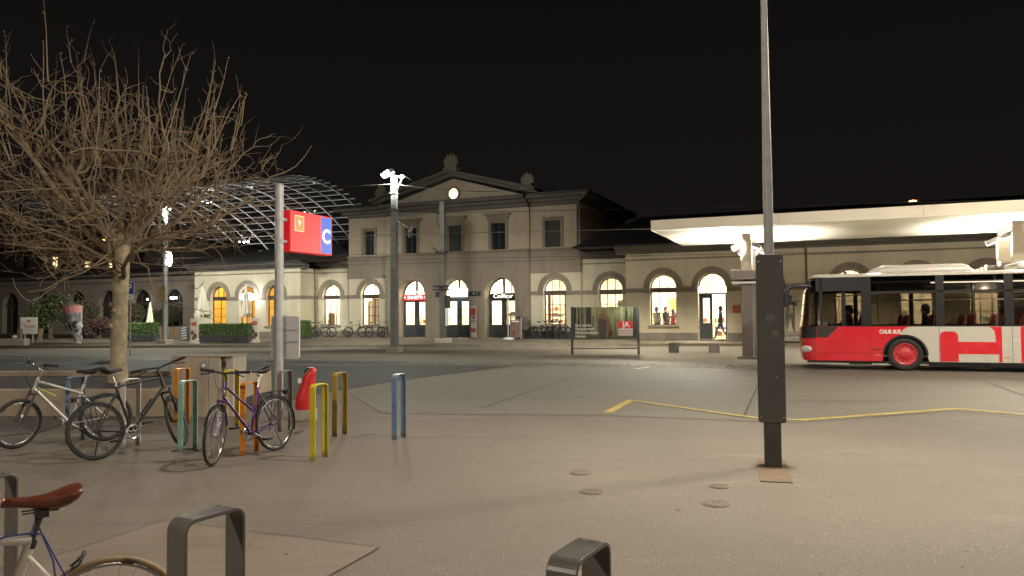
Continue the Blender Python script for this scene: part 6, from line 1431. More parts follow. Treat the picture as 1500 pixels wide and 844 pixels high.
# distant sodium street lamp seen above the canopy
u_, z_ = FP(1337, 296.5, 60)
o = fthing('street_lamp', 'distant orange street lamp glowing over the canopy roof', 'street lamp', u_, 60, 0.0); m = MB(); m.ball((0, 0, z_), 0.5, 0.35, 0.26, 14, 8); m.build('lamp_glass', lamp_mat('sodium_glow', (1.0, 0.42, 0.12), 6.0), o); m = MB(); m.tube([(0.8, 0, 0), (0.8, 0, z_ + 0.3), (0, 0, z_ + 0.25)], 0.09, 8); m.build('pole', M_dark, o)
# ------------------------------------------------------------------ foliage helper
def leafy(mb, c, rx, ry, rz, n, s, seed=0, boxy=False):
    rnd = random.Random(seed); c = Vector(c)
    for _ in range(n):
        if boxy:
            f = rnd.randrange(5); p = Vector((rnd.uniform(-1, 1), rnd.uniform(-1, 1), rnd.uniform(-1, 1)))
            ax_ = (0, 0, 1, 2, 2)[f]; p[ax_] = (1 if f in (0, 3, 4) else -1) * rnd.uniform(0.88, 1.05)
            if f == 2: p[1] = -rnd.uniform(0.88, 1.05)
        else:
            p = Vector((rnd.gauss(0, 1), rnd.gauss(0, 1), rnd.gauss(0, 1))).normalized() * rnd.uniform(0.6, 1.06)
        q = c + Vector((p.x * rx, p.y * ry, p.z * rz)); d = Vector((rnd.gauss(0, 1), rnd.gauss(0, 1), rnd.gauss(0, 1))).normalized(); e = d.orthogonal().normalized(); L_ = s * rnd.uniform(0.6, 1.4)
        mb.i = rnd.choice((0, 0, 1)); mb.quad(q - d * L_, q + e * L_ * 0.5, q + d * L_, q - e * L_ * 0.5)
M_leaf = mat('hedge_leaf', (0.055, 0.095, 0.022), 0.6, ns=3, na=0.25); M_leaf2 = mat('hedge_leaf_light', (0.10, 0.15, 0.04), 0.6, ns=3, na=0.25)
M_tub = mat('planter_tub', (0.05, 0.052, 0.055), 0.7, ns=3, na=0.15)
def hedge(pxa, pxb, py, ytop, depth, label, seed, tub=0.42):
    a, b = G(pxa, py, 0.19), G(pxb, py, 0.19); L_ = (b - a).length; top_ = (py - ytop) / FPX * a.y
    o = thing('planter_hedge', label, 'hedge', a, math.atan2((b - a).y, (b - a).x), 'clipped hedges of the restaurant terrace')
    m = MB(); n = max(1, round(L_ / 0.75))
    for k in range(n): m.box(L_ * k / n + 0.02, L_ * (k + 1) / n - 0.02, 0, depth, 0.02, tub)
    m.build('planter', M_tub, o, bevel=0.02)
    m = MB(); m.i = 0; m.box(0.08, L_ - 0.08, 0.08, depth - 0.06, tub - 0.05, top_ - 0.06); leafy(m, (L_ / 2, depth / 2, (tub + top_) / 2), L_ / 2 - 0.02, depth / 2 - 0.02, (top_ - tub) / 2, int(L_ * 900), 0.045, seed, True); m.build('foliage', [M_leaf, M_leaf2], o)
hedge(291, 364, 502, 475, 0.6, 'long clipped hedge in dark tubs below the two large folded parasols', 1)
hedge(186, 225, 500.5, 473.5, 0.6, 'short clipped hedge in dark tubs behind the parking sign', 2)
hedge(416, 445, 497.5, 470.5, 1.1, 'boxed dark hedge block at the end of the restaurant wing', 3, 0.2)
# folded parasols
M_cloth = mat('parasol_cloth', (0.52, 0.49, 0.40), 0.9, ns=3, na=0.1); M_clothw = mat('parasol_white', (0.62, 0.60, 0.46), 0.9, ns=3, na=0.1)
def parasol(px, py, ytop, yskirt, half, label, M_, fold=10, lean=0.0):
    p = G(px, py, 0.2); S = p.y / FPX; o = thing('folded_parasol', label, 'parasol', p, 0, 'folded parasols of the restaurant'); zt = (py - ytop) * S; zk = (py - yskirt) * S; hw_ = half * S
    m = MB(); m.lathe([(0.32, 0), (0.32, 0.07), (0.04, 0.09), (0.035, 0.1)], 14); m.tube([(0, 0, 0.1), (0, 0, zt - 0.05)], 0.03, 8); m.build('pole', M_white, o)
    m = MB(); rings = []
    for f in (0.0, 0.04, 0.25, 0.5, 0.75, 0.93, 1.0):
        z = zt + (zk - zt) * f; r = 0.03 + (hw_ - 0.03) * (f ** 0.85)
        rings.append([Vector((r * (1 + 0.28 * (f ** .5) * math.cos(fold * a) + 0.12 * math.sin(3 * a + px)) * math.cos(a), r * (1 + 0.28 * (f ** .5) * math.cos(fold * a)) * math.sin(a), z + (0.14 * math.cos(fold * a + 1) if f == 1 else 0))) for a in [2 * PI * k / 60 for k in range(60)]])
    m.loft(rings, cap=False); m.build('canopy', M_, o)
    if half < 8: m = MB(); m.tube([(0, 0, zk + (zt - zk) * 0.62), (0, 0, zk + (zt - zk) * 0.66)], hw_ * 0.85, 12); m.build('strap', M_, o)
parasol(296, 498, 418, 463, 9.5, 'wide folded cream parasol at the far corner of the restaurant wing', M_cloth)
parasol(360, 498, 416, 462, 6.0, 'slim folded cream parasol in front of the glaring oval lamp', M_cloth, 8)
parasol(219.5, 497, 442, 474, 4.5, 'small folded white parasol behind the short hedge', M_clothw, 7)
# advertising totems
def totem(px, py, ytop, half, label):
    p = G(px, py, 0.17); S = p.y / FPX; h = (py - ytop) * S; w_ = half * S; o = thing('menu_totem', label, 'advertising totem', p, R(-6), 'menu totems of the restaurant')
    m = MB(); m.box(-w_, w_, -0.04, 0.04, 0.1, h); m.box(-w_ * 0.9, w_ * 0.9, -0.2, 0.2, 0, 0.1); m.build('panel', mat('totem_white', (0.60, 0.55, 0.48), 0.5, ns=2, na=0.05), o, bevel=0.01)
    m = MB(); m.ball((0, -0.045, h * 0.79), w_ * 0.72, 0.006, w_ * 0.5, 16, 8); m.build('oval_logo', mat('totem_red', (0.50, 0.05, 0.05), 0.5), o)
    m = MB(); m.box(-w_ * 0.5, w_ * 0.5, -0.054, -0.05, h * 0.78, h * 0.80); m.build('logo_line', mat('totem_pink', (0.6, 0.3, 0.27), 0.5), o)
    m = MB(); rnd = random.Random(px)
    for x, z in ((-0.35, .47), (.3, .36), (-.1, .22), (.35, .30), (-.4, .42)): m.i = rnd.choice((0, 1)); m.box(w_ * x - w_ * .45, w_ * x + w_ * .42, -0.046 - 0.001 * abs(x), -0.041, h * z - 0.09, h * z + 0.09)
    m.build('food_picture', [mat('food_brown', (0.14, 0.06, 0.03), 0.6, ns=9, na=0.6), mat('food_tan', (0.35, 0.2, 0.1), 0.6, ns=9, na=0.6)], o)
totem(284.5, 503.5, 467, 5.7, 'white menu totem with red oval at the near end of the long hedge')
totem(373, 502, 466, 6.6, 'white menu totem with red oval at the far end of the long hedge')
# folding board, terrace screen
p = G(270, 500, 0.17); o = thing('menu_board', 'leaning slate menu board with white bands beside the white totem', 'menu board', p, R(-10))
m = MB(); m.M = Matrix.Rotation(R(-14), 4, 'X') @ Matrix.Rotation(R(-12), 4, 'Y'); m.box(-0.22, 0.22, -0.02, 0.02, 0, 1.05); m.box(-0.22, 0.22, 0.3, 0.34, 0, 0.9); m.build('board', M_tub, o)
m2 = MB(); m2.M = m.M
for k in range(5): m2.box(-0.18, 0.18, -0.026, -0.021, 0.15 + k * 0.17, 0.24 + k * 0.17)
m2.build('chalk_band', mat('chalk', (0.3, 0.32, 0.33), 0.8), o)
a, b = G(226, 497, 0.19), G(263, 497, 0.19); o = thing('terrace_screen', 'brown wooden screen closing the terrace between hedge and menu board', 'screen', a, 0); L_ = (b - a).length
m = MB()
for k in range(9): m.box(L_ * k / 9 + 0.01, L_ * (k + 1) / 9 - 0.01, 0, 0.03, 0.08, 0.86)
m.box(0, L_, 0.031, 0.06, 0.2, 0.26); m.box(0, L_, 0.031, 0.06, 0.7, 0.76); m.build('panel', mat('stained_wood', (0.13, 0.085, 0.05), 0.7, ns=6, na=0.25), o)
# parking sign
p = G(190.5, 521); S = p.y / FPX; o = thing('parking_sign', 'blue parking sign with white letter on a thin pole behind the tree', 'road sign', p, R(-12))
zt = (464.4 - 413.5) * S + EYE
m = MB(); m.tube([(0, 0, 0), (0, 0, zt + 0.05)], 0.03, 10); m.build('pole', M_galv, o)
m = MB(); m.box(-0.30, 0.21, -0.05, -0.035, zt - 0.54, zt); sp_ = m.build('panel', M_white, o, bevel=0.004)
m = MB(); m.box(-0.285, 0.195, -0.053, -0.0505, zt - 0.525, zt - 0.015); m.build('blue_field', mat('sign_blue', (0.02, 0.06, 0.30), 0.4), sp_)
text_part('letter', 'P', 0.46, M_white, sp_, (-0.03, -0.0545, zt - 0.27), fat=0.012, ext=0.001)
m = MB(); m.box(-0.33, 0.18, -0.05, -0.035, zt - 0.78, zt - 0.56); m.build('plate', M_white, o)
m = MB(); m.box(-0.25, 0.1, -0.053, -0.0505, zt - 0.66, zt - 0.64); m.box(-0.25, 0.05, -0.053, -0.0505, zt - 0.72, zt - 0.70); m.build('plate_text', M_black, o)
# tapered advertising column
p = G(114.5, 503, 0.17); S = p.y / FPX; o = thing('advertising_column', 'top-heavy tapered advertising column pasted with posters', 'advertising column', p, R(5)); H_ = 53 * S
def ring_(f, ex=0.0):
    cx_ = -8.7 * S * f; r = (4.4 + 9.0 * f) * S + ex; return cx_, r
def cone_patch(mb, f0, f1, a0, a1, ex):
    for i in range(6):
        for j in range(4):
            q = []
            for ff, aa in ((f0 + (f1 - f0) * j / 4, a0 + (a1 - a0) * i / 6), (f0 + (f1 - f0) * j / 4, a0 + (a1 - a0) * (i + 1) / 6), (f0 + (f1 - f0) * (j + 1) / 4, a0 + (a1 - a0) * (i + 1) / 6), (f0 + (f1 - f0) * (j + 1) / 4, a0 + (a1 - a0) * i / 6)):
                cx_, r = ring_(ff, ex); q.append((cx_ + r * math.cos(aa), r * 0.8 * math.sin(aa), 0.06 + H_ * ff))
            mb.quad(*q)
m = MB(); m.loft([[Vector((ring_(f)[0] + ring_(f)[1] * math.cos(a), 0.8 * ring_(f)[1] * math.sin(a), 0.06 + H_ * f)) for a in [2 * PI * k / 28 for k in range(28)]] for f in (0, 0.25, .5, .75, 1.0)]); m.tube([(0, 0, 0), (0, 0, 0.07)], 0.2, 12); m.build('body', mat('poster_base', (0.36, 0.36, 0.35), 0.6, ns=4, na=0.3), o)
m = MB(); m.lathe([(0.5, 0), (0.45, 0.08), (0.12, 0.14), (0.001, 0.15)], 24, (ring_(1)[0], 0, 0.062 + H_)); m.build('cap', mat('cap_brown', (0.16, 0.09, 0.07), 0.7), o)
m = MB(); rnd = random.Random(5)
for k in range(34):
    f0 = rnd.uniform(0.02, 0.85); a0 = rnd.uniform(-PI, -0.1); m.i = rnd.choice((0, 1, 1, 2, 3, 3)) if f0 < 0.7 else rnd.choice((0, 4, 4)); cone_patch(m, f0, min(0.98, f0 + rnd.uniform(0.06, 0.16)), a0, a0 + rnd.uniform(0.3, 0.7), 0.004 + 0.0015 * k)
cone_patch(m, 0.82, 0.985, -2.9, -0.2, 0.06); m.mi[-24:] = [4] * 24
m.build('poster', [mat('poster_white', (0.55, 0.54, 0.52), 0.6), mat('poster_grey', (0.2, 0.2, 0.21), 0.6), mat('poster_blue', (0.06, 0.08, 0.14), 0.6), mat('poster_black', (0.03, 0.03, 0.032), 0.6), mat('poster_pink', (0.5, 0.2, 0.18), 0.6)], o)
# white restaurant board on two posts, trough and small things at the frame edge
p = G(42, 502, 0.17); S = p.y / FPX; o = thing('restaurant_board', 'white square board with red emblem and lettering on two posts', 'signboard', p, R(3))
w_ = 11.8 * S; z0_, z1_ = (502 - 489.5) * S, (502 - 465) * S
m = MB(); m.box(-w_, w_, -0.03, 0.03, z0_, z1_); m.build('panel', mat('board_white', (0.50, 0.48, 0.42), 0.5, ns=2, na=0.05), o, bevel=0.006)
m = MB(); m.box(-w_ * .55, -w_ * .4, 0.0, 0.05, 0, z0_); m.box(w_ * .4, w_ * .55, 0.0, 0.05, 0, z0_); m.build('post', M_galv, o)
m = MB(); zc_ = z0_ + (z1_ - z0_) * .78; m.prism([(-0.13, zc_ + 0.07), (0.13, zc_ + 0.07), (0.0, zc_ - 0.14)], -0.036, -0.031); m.build('emblem', mat('emblem_red', (0.40, 0.09, 0.05), 0.6), o)
text_part('lettering', 'Zanetti', 0.235, mat('emblem_red', (0.4, 0.09, 0.05), 0.6), o, (0.06, -0.034, z0_ + (z1_ - z0_) * .46), ext=0.001, fat=0.004)
text_part('lettering', 'Da', 0.16, mat('script_grey', (0.2, 0.2, 0.19), 0.6), o, (-0.30, -0.034, z0_ + (z1_ - z0_) * .62), ext=0.001, shear=0.25)
m = MB(); m.box(-0.25, 0.2, -0.034, -0.031, z0_ + .27, z0_ + .285); m.box(-0.05, 0.4, -0.034, -0.031, z0_ + .20, z0_ + .215); m.build('small_print', mat('script_grey', (0.2, 0.2, 0.19), 0.6), o)
a = G(-25, 507, 0.15); o = thing('stone_trough', 'low stone trough at the edge of the pavement below the white board', 'trough', a, 0); L_ = 60 * a.y / FPX
m = MB(); m.box(0, L_, 0, 0.5, 0, 0.40); m.build('body', M_concrete, o, bevel=0.02)
m = MB(); m.ball((L_ - 0.65, 0.2, 0.50), 0.17, 0.14, 0.10, 12, 6); o2 = m.build('stone_bowl', M_white); o2.matrix_world = o.matrix_basis.copy(); o2.location = a; tag(o2, 'pale bowl standing on the stone trough', 'bowl')
m = MB(); m.box(L_ - 0.5, L_ - 0.30, 0.15, 0.35, 0.40, 0.95); o2 = m.build('wooden_post', mat('post_wood', (0.22, 0.15, 0.09), 0.8, ns=8, na=0.2), bevel=0.01); o2.location = a; tag(o2, 'short square wooden post standing on the stone trough', 'post')
p = G(56, 500, 0.17); o = thing('leaning_board', 'leaning tan board behind the white signboard', 'board', p, 0); m = MB(); m.M = Matrix.Rotation(R(8), 4, 'Y'); m.box(-0.14, 0.14, 0.1, 0.14, 0, 0.85); m.build('panel', mat('post_wood', (0.2, 0.14, 0.09), 0.8), o)
# dark shrubs and small trees behind the boards
M_dl = mat('night_leaf', (0.045, 0.05, 0.022), 0.8, ns=2, na=0.3); M_dl2 = mat('night_leaf_brown', (0.075, 0.05, 0.035), 0.8, ns=2, na=0.3); M_bark = mat('shrub_bark', (0.10, 0.08, 0.06), 0.9)
for px, py, half, ytop, lab, mm in ((12, 500, 36, 430, 'dense dark evergreen shrub at the frame edge behind the trough', (M_dl, M_leaf)), (66, 499, 34, 445, 'dark shrub directly behind the white signboard', (M_dl, M_dl2)), (90, 499, 24, 468, 'low reddish brown shrub beside the tapered column', (M_dl2, mat('red_leaf', (0.11, 0.035, 0.03), 0.8))), (146, 498, 28, 452, 'dark loose shrub between tapered column and bare tree', (M_dl, M_dl2)), (206, 494, 26, 455, 'dark shrub below the arch behind the small white parasol', (M_dl, M_dl2)), (250, 492, 22, 470, 'low dark shrub behind the brown terrace screen', (M_dl, M_dl2))):
    p = G(px, py, 0.2) + Vector((0, 4.5, 0)); S = p.y / FPX; o = thing('garden_shrub', lab, 'shrub', p, 0); H_ = (py - ytop) * S * 1.05; W_h = half * S
    m = MB(); rnd = random.Random(px)
    for k in range(7): leafy(m, (rnd.uniform(-.6, .6) * W_h, rnd.uniform(-.4, .4), H_ * rnd.uniform(0.3, 0.78)), W_h * 0.5, 0.7, H_ * 0.27, 330, 0.09, k)
    m.build('foliage', list(mm), o); m = MB()
    for k in range(4): m.tube([(0.1 * k - 0.15, 0, 0), (rnd.uniform(-.5, .5), 0, H_ * 0.6)], [0.05, 0.02], 6)
    m.build('stem', M_bark, o)
# cabinet, board stand near the hairdresser door
o = fthing('map_cabinet', 'brown map cabinet with slanted roof outside the hairdresser', 'cabinet', FP(756, 490, -1.3)[0], -1.3, 0.23)
m = MB(); m.box(-0.30, 0.30, -0.12, 0.12, 0.06, 1.12); m.build('body', mat('cabinet_brown', (0.17, 0.11, 0.085), 0.6, ns=3, na=0.15), o, bevel=0.01)
m = MB(); 
for x in (-0.34, 0.34): m.box(x - 0.03, x + 0.03, -0.05, 0.05, 0, 1.42)
m.build('post', M_galv, o)
m = MB(); m.prism([(-0.5, 1.38), (0.55, 1.36), (0.42, 1.55), (-0.15, 1.62)], -0.35, 0.35); m.build('roof', mat('cabinet_roof', (0.16, 0.14, 0.11), 0.7), o)
m = MB(); m.box(-0.25, 0.25, -0.127, -0.121, 1.0, 1.08); m.build('strip', M_white, o)
o = fthing('parasol_base', 'white round foot with upright pole in front of the hairdresser door', 'pole stand', FP(744.5, 490, -1.9)[0], -1.9, 0.2)
m = MB(); m.lathe([(0.34, 0), (0.34, 0.06), (0.25, 0.12), (0.05, 0.13)], 20); m.build('foot', M_white, o); m = MB(); m.tube([(0, 0, 0.1), (0, 0, 2.6)], 0.045, 10); m.build('pole', mat('pole_beige', (0.34, 0.31, 0.25), 0.6), o)
# ------------------------------------------------------------------ bare pollarded trees
M_bark_ = mat('plane_bark', (0.34, 0.285, 0.18), 0.85, ns=7, na=0.42, bump=0.7, bs=22, det=7); M_twig = mat('twig_bark', (0.215, 0.16, 0.098), 0.85, ns=2.0, na=0.25)
def bare_tree(loc, H, spread, seed, label, trunk_r=0.165, fork=3.35, low=True):
    rnd = random.Random(seed); o = thing('bare_tree', label, 'tree', loc, 0)
    tk = MB(); cr = MB(); pts = []; rs = []
    n = 9
    for k in range(n + 1):
        f = k / n; z = fork * f; pts.append(Vector((0.05 * math.sin(f * 3 + seed) , 0.04 * math.cos(f * 2.2), z))); rs.append(trunk_r * (1.35 - 0.35 * min(1, f * 5) ) * (1 - 0.10 * f) * (1 + 0.05 * math.sin(k * 2.1)))
    rs[-1] *= 1.12
    tk.tube(pts, rs, 14)
    for _ in range(9):
        a = rnd.uniform(0, 2 * PI); z = rnd.uniform(1.2, fork); tk.ball((pts[0].x + trunk_r * 0.85 * math.cos(a), trunk_r * 0.85 * math.sin(a), z), 0.05, 0.05, 0.06, 7, 5)
    top_ = pts[-1]
    def limb(p, d, L_, r, curl, steps):
        P = [p.copy()]; q = p.copy(); dd = d.copy()
        for k in range(steps):
            dd = (dd + Vector((rnd.gauss(0, 1), rnd.gauss(0, 1), rnd.gauss(0, 0.8))) * curl + Vector((0, 0, 0.045))).normalized(); q = q + dd * (L_ / steps); P.append(q.copy())
        return P
    def rad(P, r0, r1): return [r0 + (r1 - r0) * (k / (len(P) - 1)) for k in range(len(P))]
    tips = []
    mains = []
    nm = 11
    for k in range(nm):
        a = 2 * PI * k / nm + rnd.uniform(-0.25, 0.25); el = R(rnd.choice((18, 28, 38, 50, 62))); d = Vector((math.cos(a) * math.cos(el), math.sin(a) * math.cos(el), math.sin(el)))
        P = limb(top_ + Vector((0, 0, -0.25 * (k % 3))), d, spread * rnd.uniform(0.55, 0.85), 0, 0.10, 7); mains.append((P, rnd.uniform(0.075, 0.105)))
    if low:
        for k in range(8):
            a = 2 * PI * k / 8 + rnd.uniform(-0.3, 0.3); el = R(rnd.uniform(-4, 20)); d = Vector((math.cos(a) * math.cos(el), math.sin(a) * math.cos(el), math.sin(el)))
            P = limb(Vector((0.03, 0, fork - 0.15 - 0.11 * k)), d, spread * rnd.uniform(0.6, 0.9), 0, 0.13, 8); mains.append((P, rnd.uniform(0.038, 0.06)))
    for P, r in mains:
        cr.tube(P, rad(P, r, r * 0.4), 8)
        for s_ in range(7):
            i = rnd.randrange(2, len(P)); base = P[i]; d0 = (P[i] - P[i - 1]).normalized()
            d = (d0 + Vector((rnd.gauss(0, 1), rnd.gauss(0, 1), rnd.gauss(0, 0.65) + 0.1)) * 0.8).normalized(); d.z = max(d.z, -0.12)
            Q = limb(base, d, spread * rnd.uniform(0.30, 0.55), 0, 0.30, 7); r2 = r * rnd.uniform(0.26, 0.40); cr.tube(Q, rad(Q, r2, r2 * 0.45), 5)
            for t_ in range(5):
                j = rnd.randrange(1, len(Q)); d1 = ((Q[j] - Q[j - 1]).normalized() + Vector((rnd.gauss(0, 1), rnd.gauss(0, 1), rnd.gauss(0, 0.8) + 0.12)) * 0.85).normalized(); d1.z = max(d1.z, -0.18)
                W = limb(Q[j], d1, spread * rnd.uniform(0.12, 0.30), 0, 0.36, 6); cr.tube(W, rad(W, 0.0115, 0.005), 4, False)
                for v_ in range(2 if rnd.random() < .7 else 1):
                    j2 = rnd.randrange(1, len(W)); d2 = ((W[j2] - W[j2 - 1]).normalized() + Vector((rnd.gauss(0, 1), rnd.gauss(0, 1), rnd.gauss(0, 0.7) + 0.5)) * 0.8).normalized()
                    V = limb(W[j2], d2, spread * rnd.uniform(0.06, 0.16), 0, 0.3, 3); cr.tube(V, rad(V, 0.0068, 0.0035), 3, False)
                tips.append(W[-1])
    # upright shoots out of the pollard heads
    hi_ = [t for t in tips if t.z > fork + 0.9 and math.hypot(t.x, t.y) < spread * 0.72]
    for _ in range(90):
        b_ = rnd.choice(hi_); rr = math.hypot(b_.x, b_.y); cap_ = H - 0.10 * rr * rr / spread * 3; L_ = min(cap_ - b_.z, rnd.uniform(0.5, 2.3)) * rnd.uniform(0.7, 1.05)
        if L_ < 0.35: continue
        d = Vector((b_.x * 0.13 + rnd.gauss(0, 0.14), b_.y * 0.13 + rnd.gauss(0, 0.14), 1)).normalized(); Q = limb(b_, d, L_, 0, 0.045, 6); cr.tube(Q, rad(Q, 0.014, 0.005), 4, False)
        for s_ in range(3):
            j = rnd.randrange(2, len(Q)); d1 = (Vector((rnd.gauss(0, 0.5), rnd.gauss(0, 0.5), 1))).normalized(); V = limb(Q[j], d1, L_ * 0.22, 0, 0.1, 3); cr.tube(V, rad(V, 0.006, 0.0035), 3, False)
        for s_ in range(2):
            q = Q[-1 - s_] + Vector((rnd.gauss(0, .02), rnd.gauss(0, .02), 0)); cr.ball(q, 0.016, 0.016, 0.02, 5, 3)
    tk.build('trunk', M_bark_, o); cr.build('crown', [M_twig], o)
    return o
tp_ = G(176, 545); tp_ = Vector(((176 - 750) / FPX * 15.6, 15.6, 0.1))
bare_tree(tp_, 7.75, 3.75, 17, 'bare pollarded tree with pale trunk and upright shoots behind the planter wall')
bare_tree(Vector((-13.1, 14.6, 0.1)), 7.3, 3.4, 23, 'second bare pollarded tree whose branches reach in at the edge of the view')
# ------------------------------------------------------------------ people and the statue
def figure(name, label, cat, J, E, mats, zone, M, group=None, sub=1):
    """one continuous skinned body: J joint -> (x,y,z,r), E edges, zone(point)->material index"""
    names = list(J); me = bpy.data.meshes.new('body'); me.from_pydata([J[k][:3] for k in names], [(names.index(a), names.index(b)) for a, b in E], [])
    o = bpy.data.objects.new('body', me); COL.objects.link(o)
    o.modifiers.new('skin', 'SKIN'); sv = me.skin_vertices[0].data
    for k, n_ in enumerate(names): sv[k].radius = (J[n_][3], J[n_][3] * (J[n_][4] if len(J[n_]) > 4 else 1)); sv[k].use_root = (n_ == 'hip')
    s = o.modifiers.new('sub', 'SUBSURF'); s.levels = sub; s.render_levels = sub
    dg = bpy.context.evaluated_depsgraph_get(); nm = bpy.data.meshes.new_from_object(o.evaluated_get(dg)); bpy.data.objects.remove(o)
    r = bpy.data.objects.new(name, nm); COL.objects.link(r); nm.materials.clear()
    for m in mats: nm.materials.append(m)
    for p in nm.polygons: p.material_index = zone(p.center); p.use_smooth = True
    r.matrix_world = M
    return tag(r, label, cat, group)
def pose(seated=False, walk=False, reach=0.0, hz=None):
    hz = hz if hz is not None else 0.93
    J = {'hip': (0, 0, hz, .135, .9), 'waist': (0.0, 0, hz + .17, .125), 'chest': (0.0, 0, hz + .40, .15, .8), 'neck': (0.01, 0, hz + .57, .058), 'head0': (0.03, 0, hz + .66, .078), 'head': (0.035, 0, hz + .735, .10), 'crown': (0.02, 0, hz + .82, .07), 'nose': (0.145, 0, hz + .72, .016)}
    E = [('hip', 'waist'), ('waist', 'chest'), ('chest', 'neck'), ('neck', 'head0'), ('head0', 'head'), ('head', 'crown'), ('head', 'nose')]
    for s, n_ in ((1, 'l'), (-1, 'r')):
        J['sh' + n_] = (0, s * .185, hz + .50, .062); J['el' + n_] = (0.02 + reach * .2, s * .23, hz + .24 + reach * .1, .046); J['wr' + n_] = (0.10 + reach * .42, s * .21, hz + .03 + reach * .28, .033); J['ha' + n_] = (0.15 + reach * .46, s * .20, hz - .05 + reach * .32, .036, .6)
        E += [('chest', 'sh' + n_), ('sh' + n_, 'el' + n_), ('el' + n_, 'wr' + n_), ('wr' + n_, 'ha' + n_)]
        if seated: K_ = (0.42, s * .13, hz + .02); F = (0.45, s * .13, hz - .42)
        elif walk: K_ = (0.16 * s + .05, s * .09, hz - .44); F = (0.34 * s - .04, s * .09, .07)
        else: K_ = (0.02, s * .10, hz - .45); F = (0.0, s * .10, .07)
        J['th' + n_] = (0, s * .09, hz - .05, .10); J['kn' + n_] = (*K_, .062); J['an' + n_] = (*F, .045); J['to' + n_] = (F[0] + .16, F[1], F[2] - .03, .04, .7)
        E += [('hip', 'th' + n_), ('th' + n_, 'kn' + n_), ('kn' + n_, 'an' + n_), ('an' + n_, 'to' + n_)]
    return J, E
M_skin = mat('skin', (0.45, 0.27, 0.19), 0.6); M_hair = mat('dark_hair', (0.02, 0.016, 0.013), 0.7)
def person(label, M, top_, legs, seated=False, walk=False, reach=0.0, hz=None):
    J, E = pose(seated, walk, reach, hz); h = J['hip'][2]
    def zone(c):
        if c.z > h + .60: return 0
        if any((c - Vector(J[k][:3])).length < .075 for k in ('hal', 'har')): return 0
        return 1 if c.z > h - .02 and not (seated and c.x > .2 and c.z < h + .15 and abs(c.y) < .2) else 2
    o = figure('person', label, 'person', J, E, [M_skin, top_, legs], zone, M)
    m = MB(); m.ball((0.0, 0, h + .775), .118, .112, .125, 12, 8); m.ball((-0.05, 0, h + .69), .075, .09, .10, 10, 6); hr = m.build('hair', M_hair, o)
    for s in (-1, 1):
        e = MB(); e.ball((0.128, s * .035, h + .745), .012, .016, .009, 6, 4); e.build('eye', M_black, o)
    return o
def at(p, ang): return Matrix.Translation(p) @ Matrix.Rotation(ang, 4, 'Z')
M_navy = mat('navy_cloth', (0.02, 0.03, 0.06), 0.9, ns=5, na=0.2); M_coat = mat('black_cloth', (0.02, 0.02, 0.022), 0.9, ns=5, na=0.2); M_jeans = mat('jeans', (0.05, 0.07, 0.13), 0.9, ns=6, na=0.2); M_maroon = mat('maroon_cloth', (0.16, 0.03, 0.03), 0.9, ns=5, na=0.2); M_greyc = mat('grey_cloth', (0.12, 0.12, 0.12), 0.9, ns=5, na=0.2)
person('bus driver in dark jacket sitting behind the wheel', at(bus_point(1.36, 0.62, 0) + Vector((0, 0, 0.0)), BY + PI), M_coat, M_coat, True, reach=0.8, hz=1.03)
person('dark-clothed passenger on the seat behind the driver cab', at(bus_point(3.42, 0.80, 0), BY + PI), M_coat, M_coat, True, hz=1.03)
person('person with dark coat striding out of the open shop door', at(fl(door_u + 0.36, WT + 0.55, 0.26), -A + PI), M_navy, M_jeans, walk=True)
u_, _ = FP(962, 462, WT + 1.6); person('person in grey behind the first pane of the shop window', at(fl(u_, WT + 1.6, 0.26), -A + PI / 2 - 0.5), M_greyc, M_coat)
u_, _ = FP(975, 462, WT + 1.9); person('person in black standing deeper in the shop behind the window', at(fl(u_, WT + 1.9, 0.26), -A - 0.6), M_coat, M_coat)
u_, _ = FP(986, 466, WT + 1.5); person('person in red top at the edge of the shop window', at(fl(u_, WT + 1.5, 0.2), -A + 2.0), M_maroon, M_jeans, hz=0.84)
# bronze violinist on its plinth
M_bronze = mat('bronze', (0.15, 0.135, 0.115), 0.45, 0.6, ns=6, na=0.3, bump=0.3)
su, sz = FP(1158, 486, WT - 0.75); o = fthing('statue_plinth', 'long grey stone block under the bronze violinist', 'plinth', su, WT - 0.75, 0.22)
zpl = sz - 0.22
m = MB(); m.box(-0.75, 0.75, -0.45, 0.4, 0, zpl * 0.55); m.box(-0.55, 0.5, -0.33, 0.3, zpl * 0.55 + 0.002, zpl); m.build('block', M_plinth, o, bevel=0.03)
J, E = pose(); 
J.update({'shl': (0.0, .19, 1.44, .062), 'ell': (0.20, .26, 1.32, .046), 'wrl': (0.34, .20, 1.45, .032), 'hal': (0.40, .17, 1.49, .034), 'elr': (0.06, -.36, 1.28, .046), 'wrr': (0.24, -.22, 1.36, .032), 'har': (0.29, -.17, 1.38, .034), 'chest': (0, 0, 1.33, .21, .8), 'waist': (0, 0, 1.10, .20), 'hip': (0, 0, .95, .19, .9)})
for s, n_ in ((1, 'l'), (-1, 'r')): J['th' + n_] = (0, s * .12, .82, .13); J['kn' + n_] = (0.03, s * .14, .48, .088); J['an' + n_] = (0, s * .17, .07, .055); J['to' + n_] = (.15, s * .19, .04, .045, .7)
sang = -A - PI / 2 + 0.35
so = figure('violinist_statue', 'dark bronze statue of a standing violin player', 'statue', J, E, [M_bronze], lambda c: 0, at(fl(su, WT - 0.78, 0.22 + zpl), sang))
m = MB(); rings = []
